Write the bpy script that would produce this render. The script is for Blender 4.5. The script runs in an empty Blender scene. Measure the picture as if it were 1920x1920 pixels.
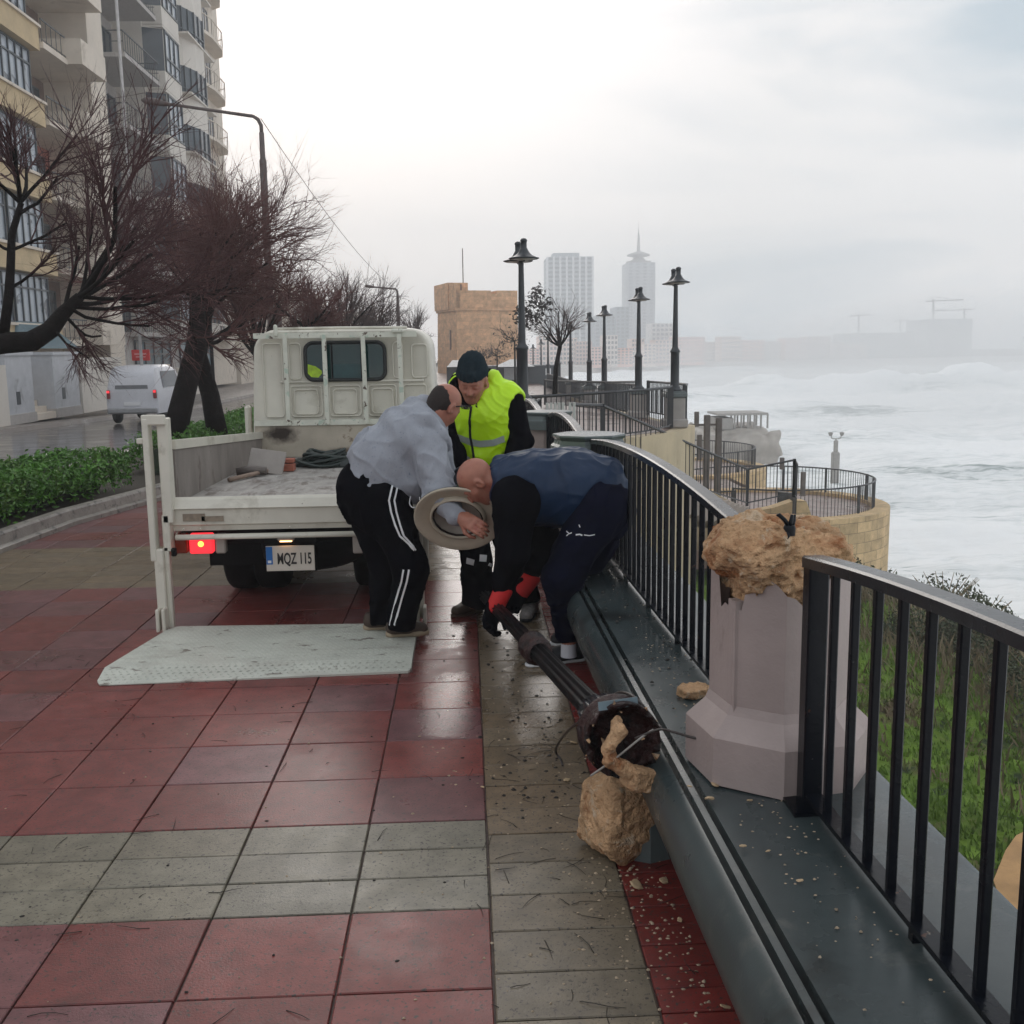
import bpy, math, random
import numpy as np
import openvdb as vdb
from math import sin, cos, pi, radians, sqrt, atan2, tan
from mathutils import Vector, Matrix
from mathutils.bvhtree import BVHTree

SC = bpy.context.scene
COL = SC.collection
EYE = 1.65

# ---------------------------------------------------------------- camera
def cam_axes(yaw=2.45, pitch=9.05, roll=0.8):
    y, p, r = map(radians, (yaw, pitch, roll))
    fwd = np.array([sin(y)*cos(p), cos(y)*cos(p), -sin(p)])
    r0 = np.array([cos(y), -sin(y), 0.0]); u0 = np.cross(r0, fwd)
    return fwd, r0*cos(r)-u0*sin(r), u0*cos(r)+r0*sin(r)
FWD, RIGHT, UP = cam_axes()
cd = bpy.data.cameras.new('camera'); cam = bpy.data.objects.new('camera', cd); COL.objects.link(cam)
cd.sensor_width = 36; cd.lens = 36; cd.clip_start = .05; cd.clip_end = 3000
cam.matrix_world = Matrix(((RIGHT[0], UP[0], -FWD[0], 0), (RIGHT[1], UP[1], -FWD[1], 0), (RIGHT[2], UP[2], -FWD[2], EYE), (0, 0, 0, 1)))
SC.camera = cam

# ---------------------------------------------------------------- sky, sun, exposure
SUN_EL, SUN_AZ = radians(22), radians(-9)          # azimuth measured from +Y towards +X
w = bpy.data.worlds.new('World'); SC.world = w; w.use_nodes = True
nt = w.node_tree; nt.nodes.clear()
def N(nt, t, **k):
    n = nt.nodes.new(t)
    for a, b in k.items(): setattr(n, a, b)
    return n
out = N(nt, 'ShaderNodeOutputWorld'); bg = N(nt, 'ShaderNodeBackground'); bg.inputs[1].default_value = .1
sky = N(nt, 'ShaderNodeTexSky', sky_type='NISHITA'); sky.sun_disc = False
sky.sun_elevation = SUN_EL; sky.sun_rotation = SUN_AZ; sky.air_density = 1.5; sky.dust_density = 3
tc = N(nt, 'ShaderNodeTexCoord')
mp = N(nt, 'ShaderNodeMapping'); mp.inputs['Scale'].default_value = (1.0, 1.0, 3.6); mp.inputs['Location'].default_value = (.62, .2, .35)
nt.links.new(tc.outputs['Generated'], mp.inputs[0])
nz = N(nt, 'ShaderNodeTexNoise'); nz.inputs['Scale'].default_value = 2.1; nz.inputs['Detail'].default_value = 7; nz.inputs['Roughness'].default_value = .5; nz.inputs['Distortion'].default_value = .6
nt.links.new(mp.outputs[0], nz.inputs[0])
cr = N(nt, 'ShaderNodeValToRGB'); e = cr.color_ramp.elements
e[0].position = .40; e[0].color = (5.2, 6.3, 7.2, 1); e[1].position = .58; e[1].color = (10.4, 10.2, 10.2, 1)
nt.links.new(nz.outputs[0], cr.inputs[0])
# brighter where the sun sits behind the clouds
sd = (cos(SUN_EL)*sin(SUN_AZ-radians(3)), cos(SUN_EL)*cos(SUN_AZ-radians(3)), sin(SUN_EL))
dp = N(nt, 'ShaderNodeVectorMath', operation='DOT_PRODUCT'); dp.inputs[1].default_value = sd
nrm = N(nt, 'ShaderNodeVectorMath', operation='NORMALIZE')
nt.links.new(tc.outputs['Generated'], nrm.inputs[0]); nt.links.new(nrm.outputs[0], dp.inputs[0])
mr = N(nt, 'ShaderNodeMapRange'); mr.inputs['From Min'].default_value = .86; mr.inputs['From Max'].default_value = .99; mr.interpolation_type = 'SMOOTHSTEP'
nt.links.new(dp.outputs['Value'], mr.inputs['Value'])
glow = N(nt, 'ShaderNodeMix', data_type='RGBA', blend_type='MIX'); glow.inputs['B'].default_value = (14.0, 13.4, 13.4, 1)
nt.links.new(mr.outputs[0], glow.inputs['Factor']); nt.links.new(cr.outputs[0], glow.inputs['A'])
mx = N(nt, 'ShaderNodeMix', data_type='RGBA'); mx.inputs['Factor'].default_value = .94
nt.links.new(sky.outputs[0], mx.inputs['A']); nt.links.new(glow.outputs['Result'], mx.inputs['B'])
nt.links.new(mx.outputs['Result'], bg.inputs[0]); nt.links.new(bg.outputs[0], out.inputs[0])
sl = bpy.data.lights.new('sun', 'SUN'); sl.energy = .7; sl.angle = radians(25); sl.color = (1, .95, .9)
so = bpy.data.objects.new('sun', sl); COL.objects.link(so)
so.rotation_euler = Vector((-cos(SUN_EL)*sin(SUN_AZ), -cos(SUN_EL)*cos(SUN_AZ), -sin(SUN_EL))).to_track_quat('-Z', 'Y').to_euler()
SC.view_settings.view_transform = 'Standard'; SC.view_settings.look = 'None'; SC.view_settings.exposure = 0; SC.view_settings.gamma = 1
cy = SC.cycles
cy.use_denoising = True
cy.max_bounces = 8; cy.volume_bounces = 1; cy.transparent_max_bounces = 12; cy.caustics_reflective = False; cy.caustics_refractive = False

# ---------------------------------------------------------------- geometry of the photograph
def ray(px, py): return FWD + RIGHT*(px-960)/1920 + UP*(960-py)/1920
def atz(px, py, z): d = ray(px, py); return np.array([0, 0, EYE]) + d*((z-EYE)/d[2])
def aty(px, py, Y): d = ray(px, py); return np.array([0, 0, EYE]) + d*(Y/d[1])
def atx(px, py, X): d = ray(px, py); return np.array([0, 0, EYE]) + d*(X/d[0])

# ---------------------------------------------------------------- noise (numpy gradient noise)
_rng = np.random.RandomState(7)
_perm = _rng.permutation(256).astype(np.int32); _perm = np.concatenate([_perm, _perm, _perm])
_g = _rng.normal(size=(256, 3)); _g /= np.linalg.norm(_g, axis=1)[:, None]; _g = _g.astype(np.float32)
def perlin(P, seed=0):
    P = np.asarray(P, np.float32) + seed*17.13
    i = np.floor(P).astype(np.int32); f = P - i; u = f*f*f*(f*(f*6-15)+10); i &= 255
    r = 0
    for dx in (0, 1):
        wx = u[:, 0] if dx else 1-u[:, 0]
        for dy in (0, 1):
            wy = u[:, 1] if dy else 1-u[:, 1]
            for dz in (0, 1):
                wz = u[:, 2] if dz else 1-u[:, 2]
                h = _perm[_perm[_perm[(i[:, 0]+dx) & 255]+((i[:, 1]+dy) & 255)]+((i[:, 2]+dz) & 255)]
                g = _g[h]
                r = r + wx*wy*wz*(g[:, 0]*(f[:, 0]-dx)+g[:, 1]*(f[:, 1]-dy)+g[:, 2]*(f[:, 2]-dz))
    return r*1.5
def fbm(P, o=4, seed=0, gain=.5):
    r = 0; a = 1
    for k in range(o): r = r + a*perlin(P*(2**k), seed+k*3); a *= gain
    return r

# ---------------------------------------------------------------- signed distance shapes
def A(*v): return np.array(v, np.float32)
def smin(a, b, k):
    if k <= 0: return np.minimum(a, b)
    h = np.clip(.5+.5*(b-a)/k, 0, 1); return b+(a-b)*h-k*h*(1-h)
def smax(a, b, k): return -smin(-a, -b, k)
def s_cap(P, a, b, ra, rb, side=None, sq=1):
    a = np.asarray(a, np.float32); b = np.asarray(b, np.float32); ab = b-a; pa = P-a
    h = np.clip(pa@ab/max(1e-9, ab@ab), 0, 1); d = pa-h[:, None]*ab
    if side is not None:
        s = np.asarray(side, np.float32); s = s/np.linalg.norm(s); d = d+(d@s)[:, None]*s*(1/sq-1)
    return np.sqrt((d*d).sum(1))-(ra+(rb-ra)*h)
def s_chain(P, pts, rs, k=.01, **kw):
    r = None
    for i in range(len(pts)-1):
        d = s_cap(P, pts[i], pts[i+1], rs[i], rs[i+1], **kw); r = d if r is None else smin(r, d, k)
    return r
def s_ell(P, c, r):
    q = (P-np.asarray(c, np.float32))/np.asarray(r, np.float32); l = np.sqrt((q*q).sum(1))+1e-6
    q2 = q/np.asarray(r, np.float32); m = np.sqrt((q2*q2).sum(1))+1e-6
    return l*(l-1)/m
def s_box(P, c, h, rad=0):
    q = np.abs(P-np.asarray(c, np.float32))-(np.asarray(h, np.float32)-rad)
    return np.sqrt((np.maximum(q, 0)**2).sum(1))+np.minimum(q.max(1), 0)-rad
def loc(P, M): return (P-M[:3, 3])@M[:3, :3]         # world -> local of a rigid frame (columns are axes)
def frame(o, x=None, y=None, z=None):
    """rigid frame: y = forward, z = up hint"""
    y = np.array(y, float); y /= np.linalg.norm(y); z = np.array(z, float); z = z-(z@y)*y; z /= np.linalg.norm(z)
    x = np.cross(y, z); M = np.eye(4, dtype=np.float32); M[:3, 0] = x; M[:3, 1] = y; M[:3, 2] = z; M[:3, 3] = o; return M

def sdf_object(name, f, lo, hi, vox, mat, parent=None, origin=(0, 0, 0), smooth=True, disp=None):
    lo = np.array(lo, np.float32); hi = np.array(hi, np.float32); B = 12
    nb = np.ceil((hi-lo)/(vox*B)).astype(int)
    ii = np.stack(np.meshgrid(*[np.arange(n) for n in nb], indexing='ij'), -1).reshape(-1, 3)
    c = lo+(ii+.5)*B*vox; v = f(c.astype(np.float32)); R = B*vox*.87*1.45+vox*2
    g = vdb.FloatGrid(vox*3); loc_i = np.stack(np.meshgrid(*[np.arange(B)]*3, indexing='ij'), -1).reshape(-1, 3)
    near = ii[np.abs(v) < R]; deep = ii[v <= -R]
    const = np.full((B, B, B), -vox*3, np.float32)
    for d in deep: g.copyFromArray(const, ijk=tuple(int(q) for q in d*B))
    for s in range(0, len(near), 96):
        nn = near[s:s+96]; idx = (nn[:, None]*B+loc_i[None]).reshape(-1, 3)
        val = f((lo+idx*vox).astype(np.float32)).astype(np.float32)
        val = np.clip(val, -vox*3, vox*3).reshape(len(nn), B, B, B)
        for k, d in enumerate(nn): g.copyFromArray(np.ascontiguousarray(val[k]), ijk=tuple(int(q) for q in d*B))
    pts, tris, quads = g.convertToPolygons(isovalue=0, adaptivity=0)
    pts = pts*vox+lo
    if disp is not None:
        # normals from the field
        e_ = vox*.8; n = np.stack([f((pts+d).astype(np.float32))-f((pts-d).astype(np.float32)) for d in (A(e_, 0, 0), A(0, e_, 0), A(0, 0, e_))], 1)
        n /= np.linalg.norm(n, axis=1)[:, None]+1e-9
        pts = pts+n*disp(pts.astype(np.float32))[:, None]
    pts = pts-np.array(origin)
    me = bpy.data.meshes.new(name); faces = [tuple(q[::-1]) for q in quads.tolist()]+[tuple(q[::-1]) for q in tris.tolist()]
    me.from_pydata(pts.tolist(), [], faces); me.update()
    # keep normals outward
    if len(me.polygons):
        import bmesh
        bm = bmesh.new(); bm.from_mesh(me); vol = bm.calc_volume(signed=True)
        if vol < 0: bmesh.ops.reverse_faces(bm, faces=bm.faces)
        bm.to_mesh(me); bm.free()
    if smooth: me.polygons.foreach_set('use_smooth', [True]*len(me.polygons))
    o = bpy.data.objects.new(name, me); COL.objects.link(o)
    if mat: me.materials.append(mat)
    if parent: o.parent = parent
    else: o.location = origin
    return o

# ---------------------------------------------------------------- mesh collector
class MB:
    def __init__(s): s.v = []; s.f = []; s.sm = []; s.col = []
    def add(s, vs, fs, smooth=False, col=None):
        b = len(s.v); s.v += [tuple(map(float, q)) for q in vs]; s.f += [tuple(i+b for i in q) for q in fs]; s.sm += [smooth]*len(fs)
        s.col += [col]*len(fs); return s
    def box(s, c, d, rz=0, M=None, col=None, bev=0):
        hx, hy, hz = d[0]/2, d[1]/2, d[2]/2
        if bev > 0:
            b = min(bev, hx*.9, hy*.9, hz*.9); vs = []; 
            for sx in (-1, 1):
                for sy in (-1, 1):
                    for sz in (-1, 1):
                        vs += [(sx*(hx-b), sy*(hy-b), sz*hz), (sx*(hx-b), sy*hy, sz*(hz-b)), (sx*hx, sy*(hy-b), sz*(hz-b))]
            I = lambda sx, sy, sz, k: ((sx*2+sy)*2+sz)*3+k
            fs = []
            for z in (0, 1):
                q = [I(0, 0, z, 0), I(1, 0, z, 0), I(1, 1, z, 0), I(0, 1, z, 0)]; fs.append(q if z else q[::-1])
            for y in (0, 1):
                q = [I(0, y, 0, 1), I(1, y, 0, 1), I(1, y, 1, 1), I(0, y, 1, 1)]; fs.append(q[::-1] if y else q)
            for x in (0, 1):
                q = [I(x, 0, 0, 2), I(x, 1, 0, 2), I(x, 1, 1, 2), I(x, 0, 1, 2)]; fs.append(q if x else q[::-1])
            for a in (0, 1):
                for b2 in (0, 1):
                    fs.append([I(0, a, b2, 0), I(1, a, b2, 0), I(1, a, b2, 1), I(0, a, b2, 1)])
                    fs.append([I(a, 0, b2, 0), I(a, 1, b2, 0), I(a, 1, b2, 2), I(a, 0, b2, 2)])
                    fs.append([I(a, b2, 0, 1), I(a, b2, 1, 1), I(a, b2, 1, 2), I(a, b2, 0, 2)])
            for x in (0, 1):
                for y in (0, 1):
                    for z in (0, 1): fs.append([I(x, y, z, 0), I(x, y, z, 1), I(x, y, z, 2)])
        else:
            vs = [(x*hx, y*hy, z*hz) for x in (-1, 1) for y in (-1, 1) for z in (-1, 1)]
            fs = [(0, 1, 3, 2), (4, 6, 7, 5), (0, 4, 5, 1), (2, 3, 7, 6), (0, 2, 6, 4), (1, 5, 7, 3)]
        if M is not None: vs = [tuple(M@Vector(q)) for q in vs]
        else:
            cz, sz_ = cos(rz), sin(rz); vs = [(c[0]+x*cz-y*sz_, c[1]+x*sz_+y*cz, c[2]+z) for x, y, z in vs]
        return s.add(vs, fs, False, col)
    def bar(s, a, b, w_, h_, up=(0, 0, 1), col=None):
        a = Vector(a); b = Vector(b); d = b-a; L = d.length; y = d.normalized(); x = y.cross(Vector(up))
        x = x.normalized() if x.length > 1e-4 else Vector((1, 0, 0)); z = x.cross(y)
        M = Matrix(((x[0], y[0], z[0], 0), (x[1], y[1], z[1], 0), (x[2], y[2], z[2], 0), (0, 0, 0, 1))); M.translation = (a+b)/2
        return s.box((0, 0, 0), (w_, L, h_), M=M, col=col)
    def tube(s, pts, rs, n=8, cap=True, closed=False, smooth=True, col=None):
        pts = [Vector(p) for p in pts]; m = len(pts)
        if not hasattr(rs, '__len__'): rs = [rs]*m
        vs = []; fs = []; x = None
        for i, p in enumerate(pts):
            d = (pts[(i+1) % m]-pts[i-1]) if closed else (pts[min(i+1, m-1)]-pts[max(i-1, 0)])
            if d.length < 1e-9: d = Vector((0, 0, 1))
            d.normalize()
            if x is None: x = d.orthogonal().normalized()
            else:
                x = x-d*x.dot(d); x = x.normalized() if x.length > 1e-6 else d.orthogonal().normalized()
            y = d.cross(x)
            for k in range(n):
                t = 2*pi*k/n; vs.append(p+(x*cos(t)+y*sin(t))*rs[i])
        for i in range(m if closed else m-1):
            j = (i+1) % m
            for k in range(n): fs.append((i*n+k, i*n+(k+1) % n, j*n+(k+1) % n, j*n+k))
        if cap and not closed: fs += [tuple(range(n))[::-1], tuple((m-1)*n+k for k in range(n))]
        return s.add(vs, fs, smooth, col)
    def lathe(s, prof, M=None, n=24, smooth=True, flute=0, fluten=0):
        """prof: (r, z) list, revolved about z"""
        vs = []; fs = []
        for r, z in prof:
            for k in range(n):
                t = 2*pi*k/n; rr = r*(1-flute*(.5+.5*cos(fluten*t))) if flute else r
                q = Vector((rr*cos(t), rr*sin(t), z)); vs.append(M@q if M is not None else q)
        for i in range(len(prof)-1):
            for k in range(n): fs.append((i*n+k, i*n+(k+1) % n, (i+1)*n+(k+1) % n, (i+1)*n+k))
        return s.add(vs, fs, smooth)
    def prism(s, poly, z0, z1, M=None, smooth=False):
        n = len(poly); vs = [(x, y, z0) for x, y in poly]+[(x, y, z1) for x, y in poly]
        if M is not None: vs = [tuple(M@Vector(q)) for q in vs]
        fs = [tuple(range(n))[::-1], tuple(n+k for k in range(n))]+[(k, (k+1) % n, n+(k+1) % n, n+k) for k in range(n)]
        return s.add(vs, fs, smooth)
    def loft(s, rings, closed=True, caps=True, smooth=True):
        n = len(rings[0]); vs = [p for r in rings for p in r]; fs = []
        for i in range(len(rings)-1):
            for k in range(n if closed else n-1): fs.append((i*n+k, i*n+(k+1) % n, (i+1)*n+(k+1) % n, (i+1)*n+k))
        if caps and closed: fs += [tuple(range(n))[::-1], tuple((len(rings)-1)*n+k for k in range(n))]
        return s.add(vs, fs, smooth)
    def build(s, name, mat, parent=None, origin=None, kind=None):
        org = origin if origin is not None else (ORG.get(parent.name, (0, 0, 0)) if parent is not None else (0, 0, 0))
        me = bpy.data.meshes.new(name); me.from_pydata([(x-org[0], y-org[1], z-org[2]) for x, y, z in s.v], [], s.f)
        me.polygons.foreach_set('use_smooth', s.sm)
        if any(c is not None for c in s.col):
            at = me.color_attributes.new('tint', 'FLOAT_COLOR', 'CORNER'); buf = []
            for p, c in zip(me.polygons, s.col): buf += [*(c or (1, 1, 1)), 1]*p.loop_total
            at.data.foreach_set('color', buf)
        me.update()
        o = bpy.data.objects.new(name, me); COL.objects.link(o)
        if mat: me.materials.append(mat)
        if parent is not None: o.parent = parent; ORG[o.name] = org
        else: o.location = org
        if kind: o['kind'] = kind
        return o
ORG = {}
def thing(name, label, cat, at_=(0, 0, 0), group=None):
    o = bpy.data.objects.new(name, None); COL.objects.link(o); o.location = at_; ORG[o.name] = tuple(at_)
    o.empty_display_size = .2
    o['label'] = label; o['category'] = cat
    if group: o['group'] = group
    return o
def tag(o, label, cat, group=None, kind=None):
    o['label'] = label; o['category'] = cat
    if group: o['group'] = group
    if kind: o['kind'] = kind
    return o
def struct(o): o['kind'] = 'structure'; return o
def copy_tree(o, parent=None):
    c = o.copy(); COL.objects.link(c); c.parent = parent
    if o.name in ORG: ORG[c.name] = ORG[o.name]
    for ch in list(o.children): copy_tree(ch, c)
    return c
def smooth_sharp(o, ang=35):
    o.data.polygons.foreach_set('use_smooth', [True]*len(o.data.polygons))
    import bmesh
    bm = bmesh.new(); bm.from_mesh(o.data)
    for e_ in bm.edges:
        if len(e_.link_faces) == 2 and e_.calc_face_angle(0) > radians(ang): e_.smooth = False
    bm.to_mesh(o.data); bm.free(); return o

# ---------------------------------------------------------------- materials
def M_(name, col, rough=.6, metal=0, var=.15, scale=6, detail=5, bump=0, bscale=40, spots=None, rvar=0, rscale=4, tint=False, coords='Object', emit=None, estr=0, coat=0, spec=.5, stretch=None, bdist=.01, trans=0, alpha=1, spots2=None, cellv=0):
    m = bpy.data.materials.new(name); m.use_nodes = True; nt = m.node_tree; b = nt.nodes['Principled BSDF']; L = nt.links
    b.inputs['Roughness'].default_value = rough; b.inputs['Metallic'].default_value = metal; b.inputs['Specular IOR Level'].default_value = spec
    b.inputs['Coat Weight'].default_value = coat; b.inputs['Transmission Weight'].default_value = trans; b.inputs['Alpha'].default_value = alpha
    tc = N(nt, 'ShaderNodeTexCoord'); src = tc.outputs[coords]
    if stretch:
        mp = N(nt, 'ShaderNodeMapping'); mp.inputs['Scale'].default_value = stretch; L.new(src, mp.inputs[0]); src = mp.outputs[0]
    def noise(sc, det=detail, ro=.6, dist=0):
        n = N(nt, 'ShaderNodeTexNoise'); n.inputs['Scale'].default_value = sc; n.inputs['Detail'].default_value = det; n.inputs['Roughness'].default_value = ro; n.inputs['Distortion'].default_value = dist
        L.new(src, n.inputs[0]); return n.outputs[0]
    def mix(fac, a, bb, mode='MIX'):
        x = N(nt, 'ShaderNodeMix', data_type='RGBA', blend_type=mode)
        for k, v in (('Factor', fac), ('A', a), ('B', bb)):
            if hasattr(v, 'is_linked'): L.new(v, x.inputs[k])
            elif k == 'Factor': x.inputs[k].default_value = v
            else: x.inputs[k].default_value = (*v[:3], 1)
        return x.outputs['Result']
    def rng(v, a, b_, c=0, d=1):
        r = N(nt, 'ShaderNodeMapRange'); r.inputs['From Min'].default_value = a; r.inputs['From Max'].default_value = b_; r.inputs['To Min'].default_value = c; r.inputs['To Max'].default_value = d; L.new(v, r.inputs['Value']); return r.outputs[0]
    base = tuple(col)
    if tint:
        at = N(nt, 'ShaderNodeVertexColor', layer_name='tint'); base = mix(1, at.outputs[0], col, 'MULTIPLY')
    if var:
        f = rng(noise(scale), .3, .7); 
        dark = mix(1, base, (1-var,)*3, 'MULTIPLY'); lite = mix(1, base, (1+var,)*3, 'MULTIPLY'); base = mix(f, dark, lite)
    for sp_ in (spots, spots2):
        if sp_:
            scol, ssc, th, soft = sp_; f = rng(noise(ssc, 6, .65, .4), th, th+soft); base = mix(f, base, scol)
    if hasattr(base, 'is_linked'): L.new(base, b.inputs['Base Color'])
    else: b.inputs['Base Color'].default_value = (*base[:3], 1)
    if rvar: L.new(rng(noise(rscale), .35, .65, max(.02, rough-rvar), min(1, rough+rvar)), b.inputs['Roughness'])
    if bump:
        bp = N(nt, 'ShaderNodeBump'); bp.inputs['Strength'].default_value = bump; bp.inputs['Distance'].default_value = bdist; L.new(noise(bscale, 4), bp.inputs['Height']); L.new(bp.outputs[0], b.inputs['Normal'])
    if emit: b.inputs['Emission Color'].default_value = (*emit, 1); b.inputs['Emission Strength'].default_value = estr
    return m
# ================================================================ SETTING
R = random.Random(11)
def gz(Y): return 0 if Y < 16 else -(min(Y, 47)-16)*.0226
mat_tile = M_('wet_paving', (1, 1, 1), rough=.46, var=.26, scale=11, detail=10, bump=.3, bscale=140, bdist=.003, tint=True, spots=((.045, .036, .032), 80, .57, .05), spots2=((.05, .04, .036), 2.6, .62, .16), spec=.5)
def wet(m, lo=.1, amount=1.0, puddles=()):
    """wet film: roughness drops in patches, and the film fills the grain"""
    nt = m.node_tree; L = nt.links; b = nt.nodes['Principled BSDF']
    g = N(nt, 'ShaderNodeNewGeometry'); n = N(nt, 'ShaderNodeTexNoise'); n.inputs['Scale'].default_value = 1.3; n.inputs['Detail'].default_value = 6; n.inputs['Roughness'].default_value = .62; L.new(g.outputs['Position'], n.inputs[0])
    r = N(nt, 'ShaderNodeMapRange'); r.inputs['From Min'].default_value = .44; r.inputs['From Max'].default_value = .68; L.new(n.outputs[0], r.inputs['Value']); f = r.outputs[0]
    for (cx, cy_, rx, ry, *am_) in puddles:
        mp = N(nt, 'ShaderNodeMapping'); mp.inputs['Location'].default_value = (-cx/rx, -cy_/ry, 0); mp.inputs['Scale'].default_value = (1/rx, 1/ry, 0); L.new(g.outputs['Position'], mp.inputs[0])
        n2 = N(nt, 'ShaderNodeTexNoise'); n2.inputs['Scale'].default_value = 9; n2.inputs['Detail'].default_value = 4; L.new(g.outputs['Position'], n2.inputs[0])
        ln = N(nt, 'ShaderNodeVectorMath', operation='LENGTH'); L.new(mp.outputs[0], ln.inputs[0])
        ad = N(nt, 'ShaderNodeMath', operation='ADD'); L.new(ln.outputs['Value'], ad.inputs[0]); L.new(n2.outputs[0], ad.inputs[1])
        q = N(nt, 'ShaderNodeMapRange'); q.inputs['From Min'].default_value = 1.55; q.inputs['From Max'].default_value = 1.15; L.new(ad.outputs[0], q.inputs['Value'])
        mxx = N(nt, 'ShaderNodeMath', operation='MAXIMUM'); L.new(f, mxx.inputs[0]); m2 = N(nt, 'ShaderNodeMath', operation='MULTIPLY'); m2.inputs[1].default_value = am_[0] if am_ else 1.4; L.new(q.outputs[0], m2.inputs[0]); L.new(m2.outputs[0], mxx.inputs[1]); f = mxx.outputs[0]
    rr = N(nt, 'ShaderNodeMapRange'); rr.inputs['From Max'].default_value = 1.5; rr.inputs['To Min'].default_value = b.inputs['Roughness'].default_value; rr.inputs['To Max'].default_value = lo; L.new(f, rr.inputs['Value']); L.new(rr.outputs[0], b.inputs['Roughness'])
    return m
wet(mat_tile, .08, puddles=[(-.10, 4.65, .2, .55), (-.2, 6.6, .3, 1.3), (.3, 4.7, .16, .9), (.2, 9, .5, 3.5), (-.40, 3.75, .75, .55, .55), (-1.0, 3.1, .9, .5, .35), (.33, 6.4, .2, 1.2)])
mortar = M_('mortar', (.10, .068, .058), rough=.55, var=.3, scale=20, bump=.4, bscale=90)
def tile(mb, x0, x1, y0, y1, col, g=.003):
    z = (gz(y0), gz(y1)); k = R.uniform(.84, 1.13); h_ = R.uniform(-.03, .03); c = (col[0]*k*(1+h_), col[1]*k, col[2]*k*(1-h_))
    b = .003; dz = R.uniform(-.0012, .0012)
    j_ = lambda: R.uniform(-.0016, .0016)
    o = [(x0+g+j_(), y0+g+j_()), (x1-g+j_(), y0+g+j_()), (x1-g+j_(), y1-g+j_()), (x0+g+j_(), y1-g+j_())]; i_ = [(x0+g+b, y0+g+b), (x1-g-b, y0+g+b), (x1-g-b, y1-g-b), (x0+g+b, y1-g-b)]
    vs = [(x, y, (z[0] if y < (y0+y1)/2 else z[1])-.014) for x, y in o]+[(x, y, (z[0] if y < (y0+y1)/2 else z[1])-.003+dz) for x, y in o]+[(x, y, (z[0] if y < (y0+y1)/2 else z[1])+dz) for x, y in i_]
    fs = [(8, 9, 10, 11)]
    for k in range(4):
        fs.append((4+k, 4+(k+1) % 4, 8+(k+1) % 4, 8+k)); fs.append((k, (k+1) % 4, 4+(k+1) % 4, 4+k))
    mb.add(vs, fs, False, c)
RED = (.172, .040, .035); RED2 = (.150, .058, .060); GREY = (.175, .155, .115); BRN = (.165, .118, .072); RST = (.17, .022, .018)
pv = MB()
rows = []; y = 2.84
while y > .3: rows.append((y-.39, y, 'r')); y -= .39
rows += [(2.84, 3.035, 'g'), (3.035, 3.22, 'g'), (3.22, 3.423, 'g')]
y = 3.423
while y < 28:
    if 7.15 < y < 8.7: rows.append((y, y+.2, 'b')); y += .2
    elif int(y*7) % 79 < 4 and y > 12: rows.append((y, y+.2, 'g')); y += .2
    else: rows.append((y, y+.385, 'r')); y += .385
for (a, b, k) in rows:
    x = .04
    while x > -4.2:
        w_ = .4125
        col = {'r': RED if R.random() < .7 else RED2, 'g': GREY, 'b': BRN}[k]
        tile(pv, x-w_, x, a, b, col); x -= w_
y = .33
while y < 28:
    c = BRN if y > 3.2 else tuple(.5*(p+q) for p, q in zip(BRN, GREY))
    tile(pv, .04, .455, y, y+.1985, c, .003); y += .1985
y = .34
while y < 28: tile(pv, .455, .68, y, y+.099, RST, .003); y += .099
struct(pv.build('paving', mat_tile))
mb = MB()
mb.add([(-4.25, .2, -.012), (.62, .2, -.012), (.62, 16, -.012), (-4.25, 16, -.012), (.62, 28, gz(28)-.012), (-4.25, 28, gz(28)-.012)], [(0, 1, 2, 3), (3, 2, 4, 5)])
struct(mb.build('paving_bed', mortar))
# further promenade, road, pavements
mat_prom = wet(M_('far_paving', (.135, .075, .06), rough=.4, var=.25, scale=1.2, bump=.2, bscale=30))
mb = MB()
ys = [28, 47, 110]
mb.add([(x, y, gz(y)-.004) for y in ys for x in (-4.25, 4.95)], [(0, 1, 3, 2), (2, 3, 5, 4)])
mb.add([(.7, 17.6, gz(17.6)-.016), (1.1, 18.1, gz(18)-.016), (2.9, 20.1, gz(20)-.016), (4.3, 22, gz(22)-.016), (4.95, 24, gz(24)-.016), (4.95, 28.02, gz(28)-.016), (.7, 28.02, gz(28)-.016)], [(0, 1, 2, 3, 4, 5, 6)])
struct(mb.build('promenade', mat_prom))
mat_road = wet(M_('wet_asphalt', (.055, .046, .044), rough=.20, var=.25, scale=.8, bump=.04, bscale=40, stretch=(1, .4, 1)), .03)
mb = MB(); mb.add([(x, y, -.12+min(0, gz(y))) for y in (-4, 16, 47, 300) for x in (-12.25, -5.52)], [(0, 1, 3, 2), (2, 3, 5, 4), (4, 5, 7, 6)])
struct(mb.build('road', mat_road))
mat_pave = wet(M_('grey_pavement', (.2, .17, .15), rough=.5, var=.2, scale=1.5, bump=.2, bscale=30))
mb = MB()
for a, b in ((-4, 16), (16, 47), (47, 300)):
    mb.add([(x, y, gz(y)) for y in (a, b) for x in (-40, -12.3)], [(0, 1, 3, 2)]); mb.add([(-12.3, a, gz(a)), (-12.25, a, gz(a)-.13), (-12.25, b, gz(b)-.13), (-12.3, b, gz(b))], [(0, 1, 2, 3)])
struct(mb.build('far_pavement', mat_pave))
# land underneath everything on the town side (hidden except at gaps), reaching far
mb = MB(); mb.add([(-300, -20, -1.2), (.6, -20, -1.2), (.6, 18.6, -1.2), (-300, 18.6, -1.2), (4.8, 23, -1.25), (4.8, 400, -1.6), (-300, 400, -1.6)], [(0, 1, 2, 3), (3, 2, 4, 5, 6)])
struct(mb.build('ground', M_('earth', (.1, .09, .07))))
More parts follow.
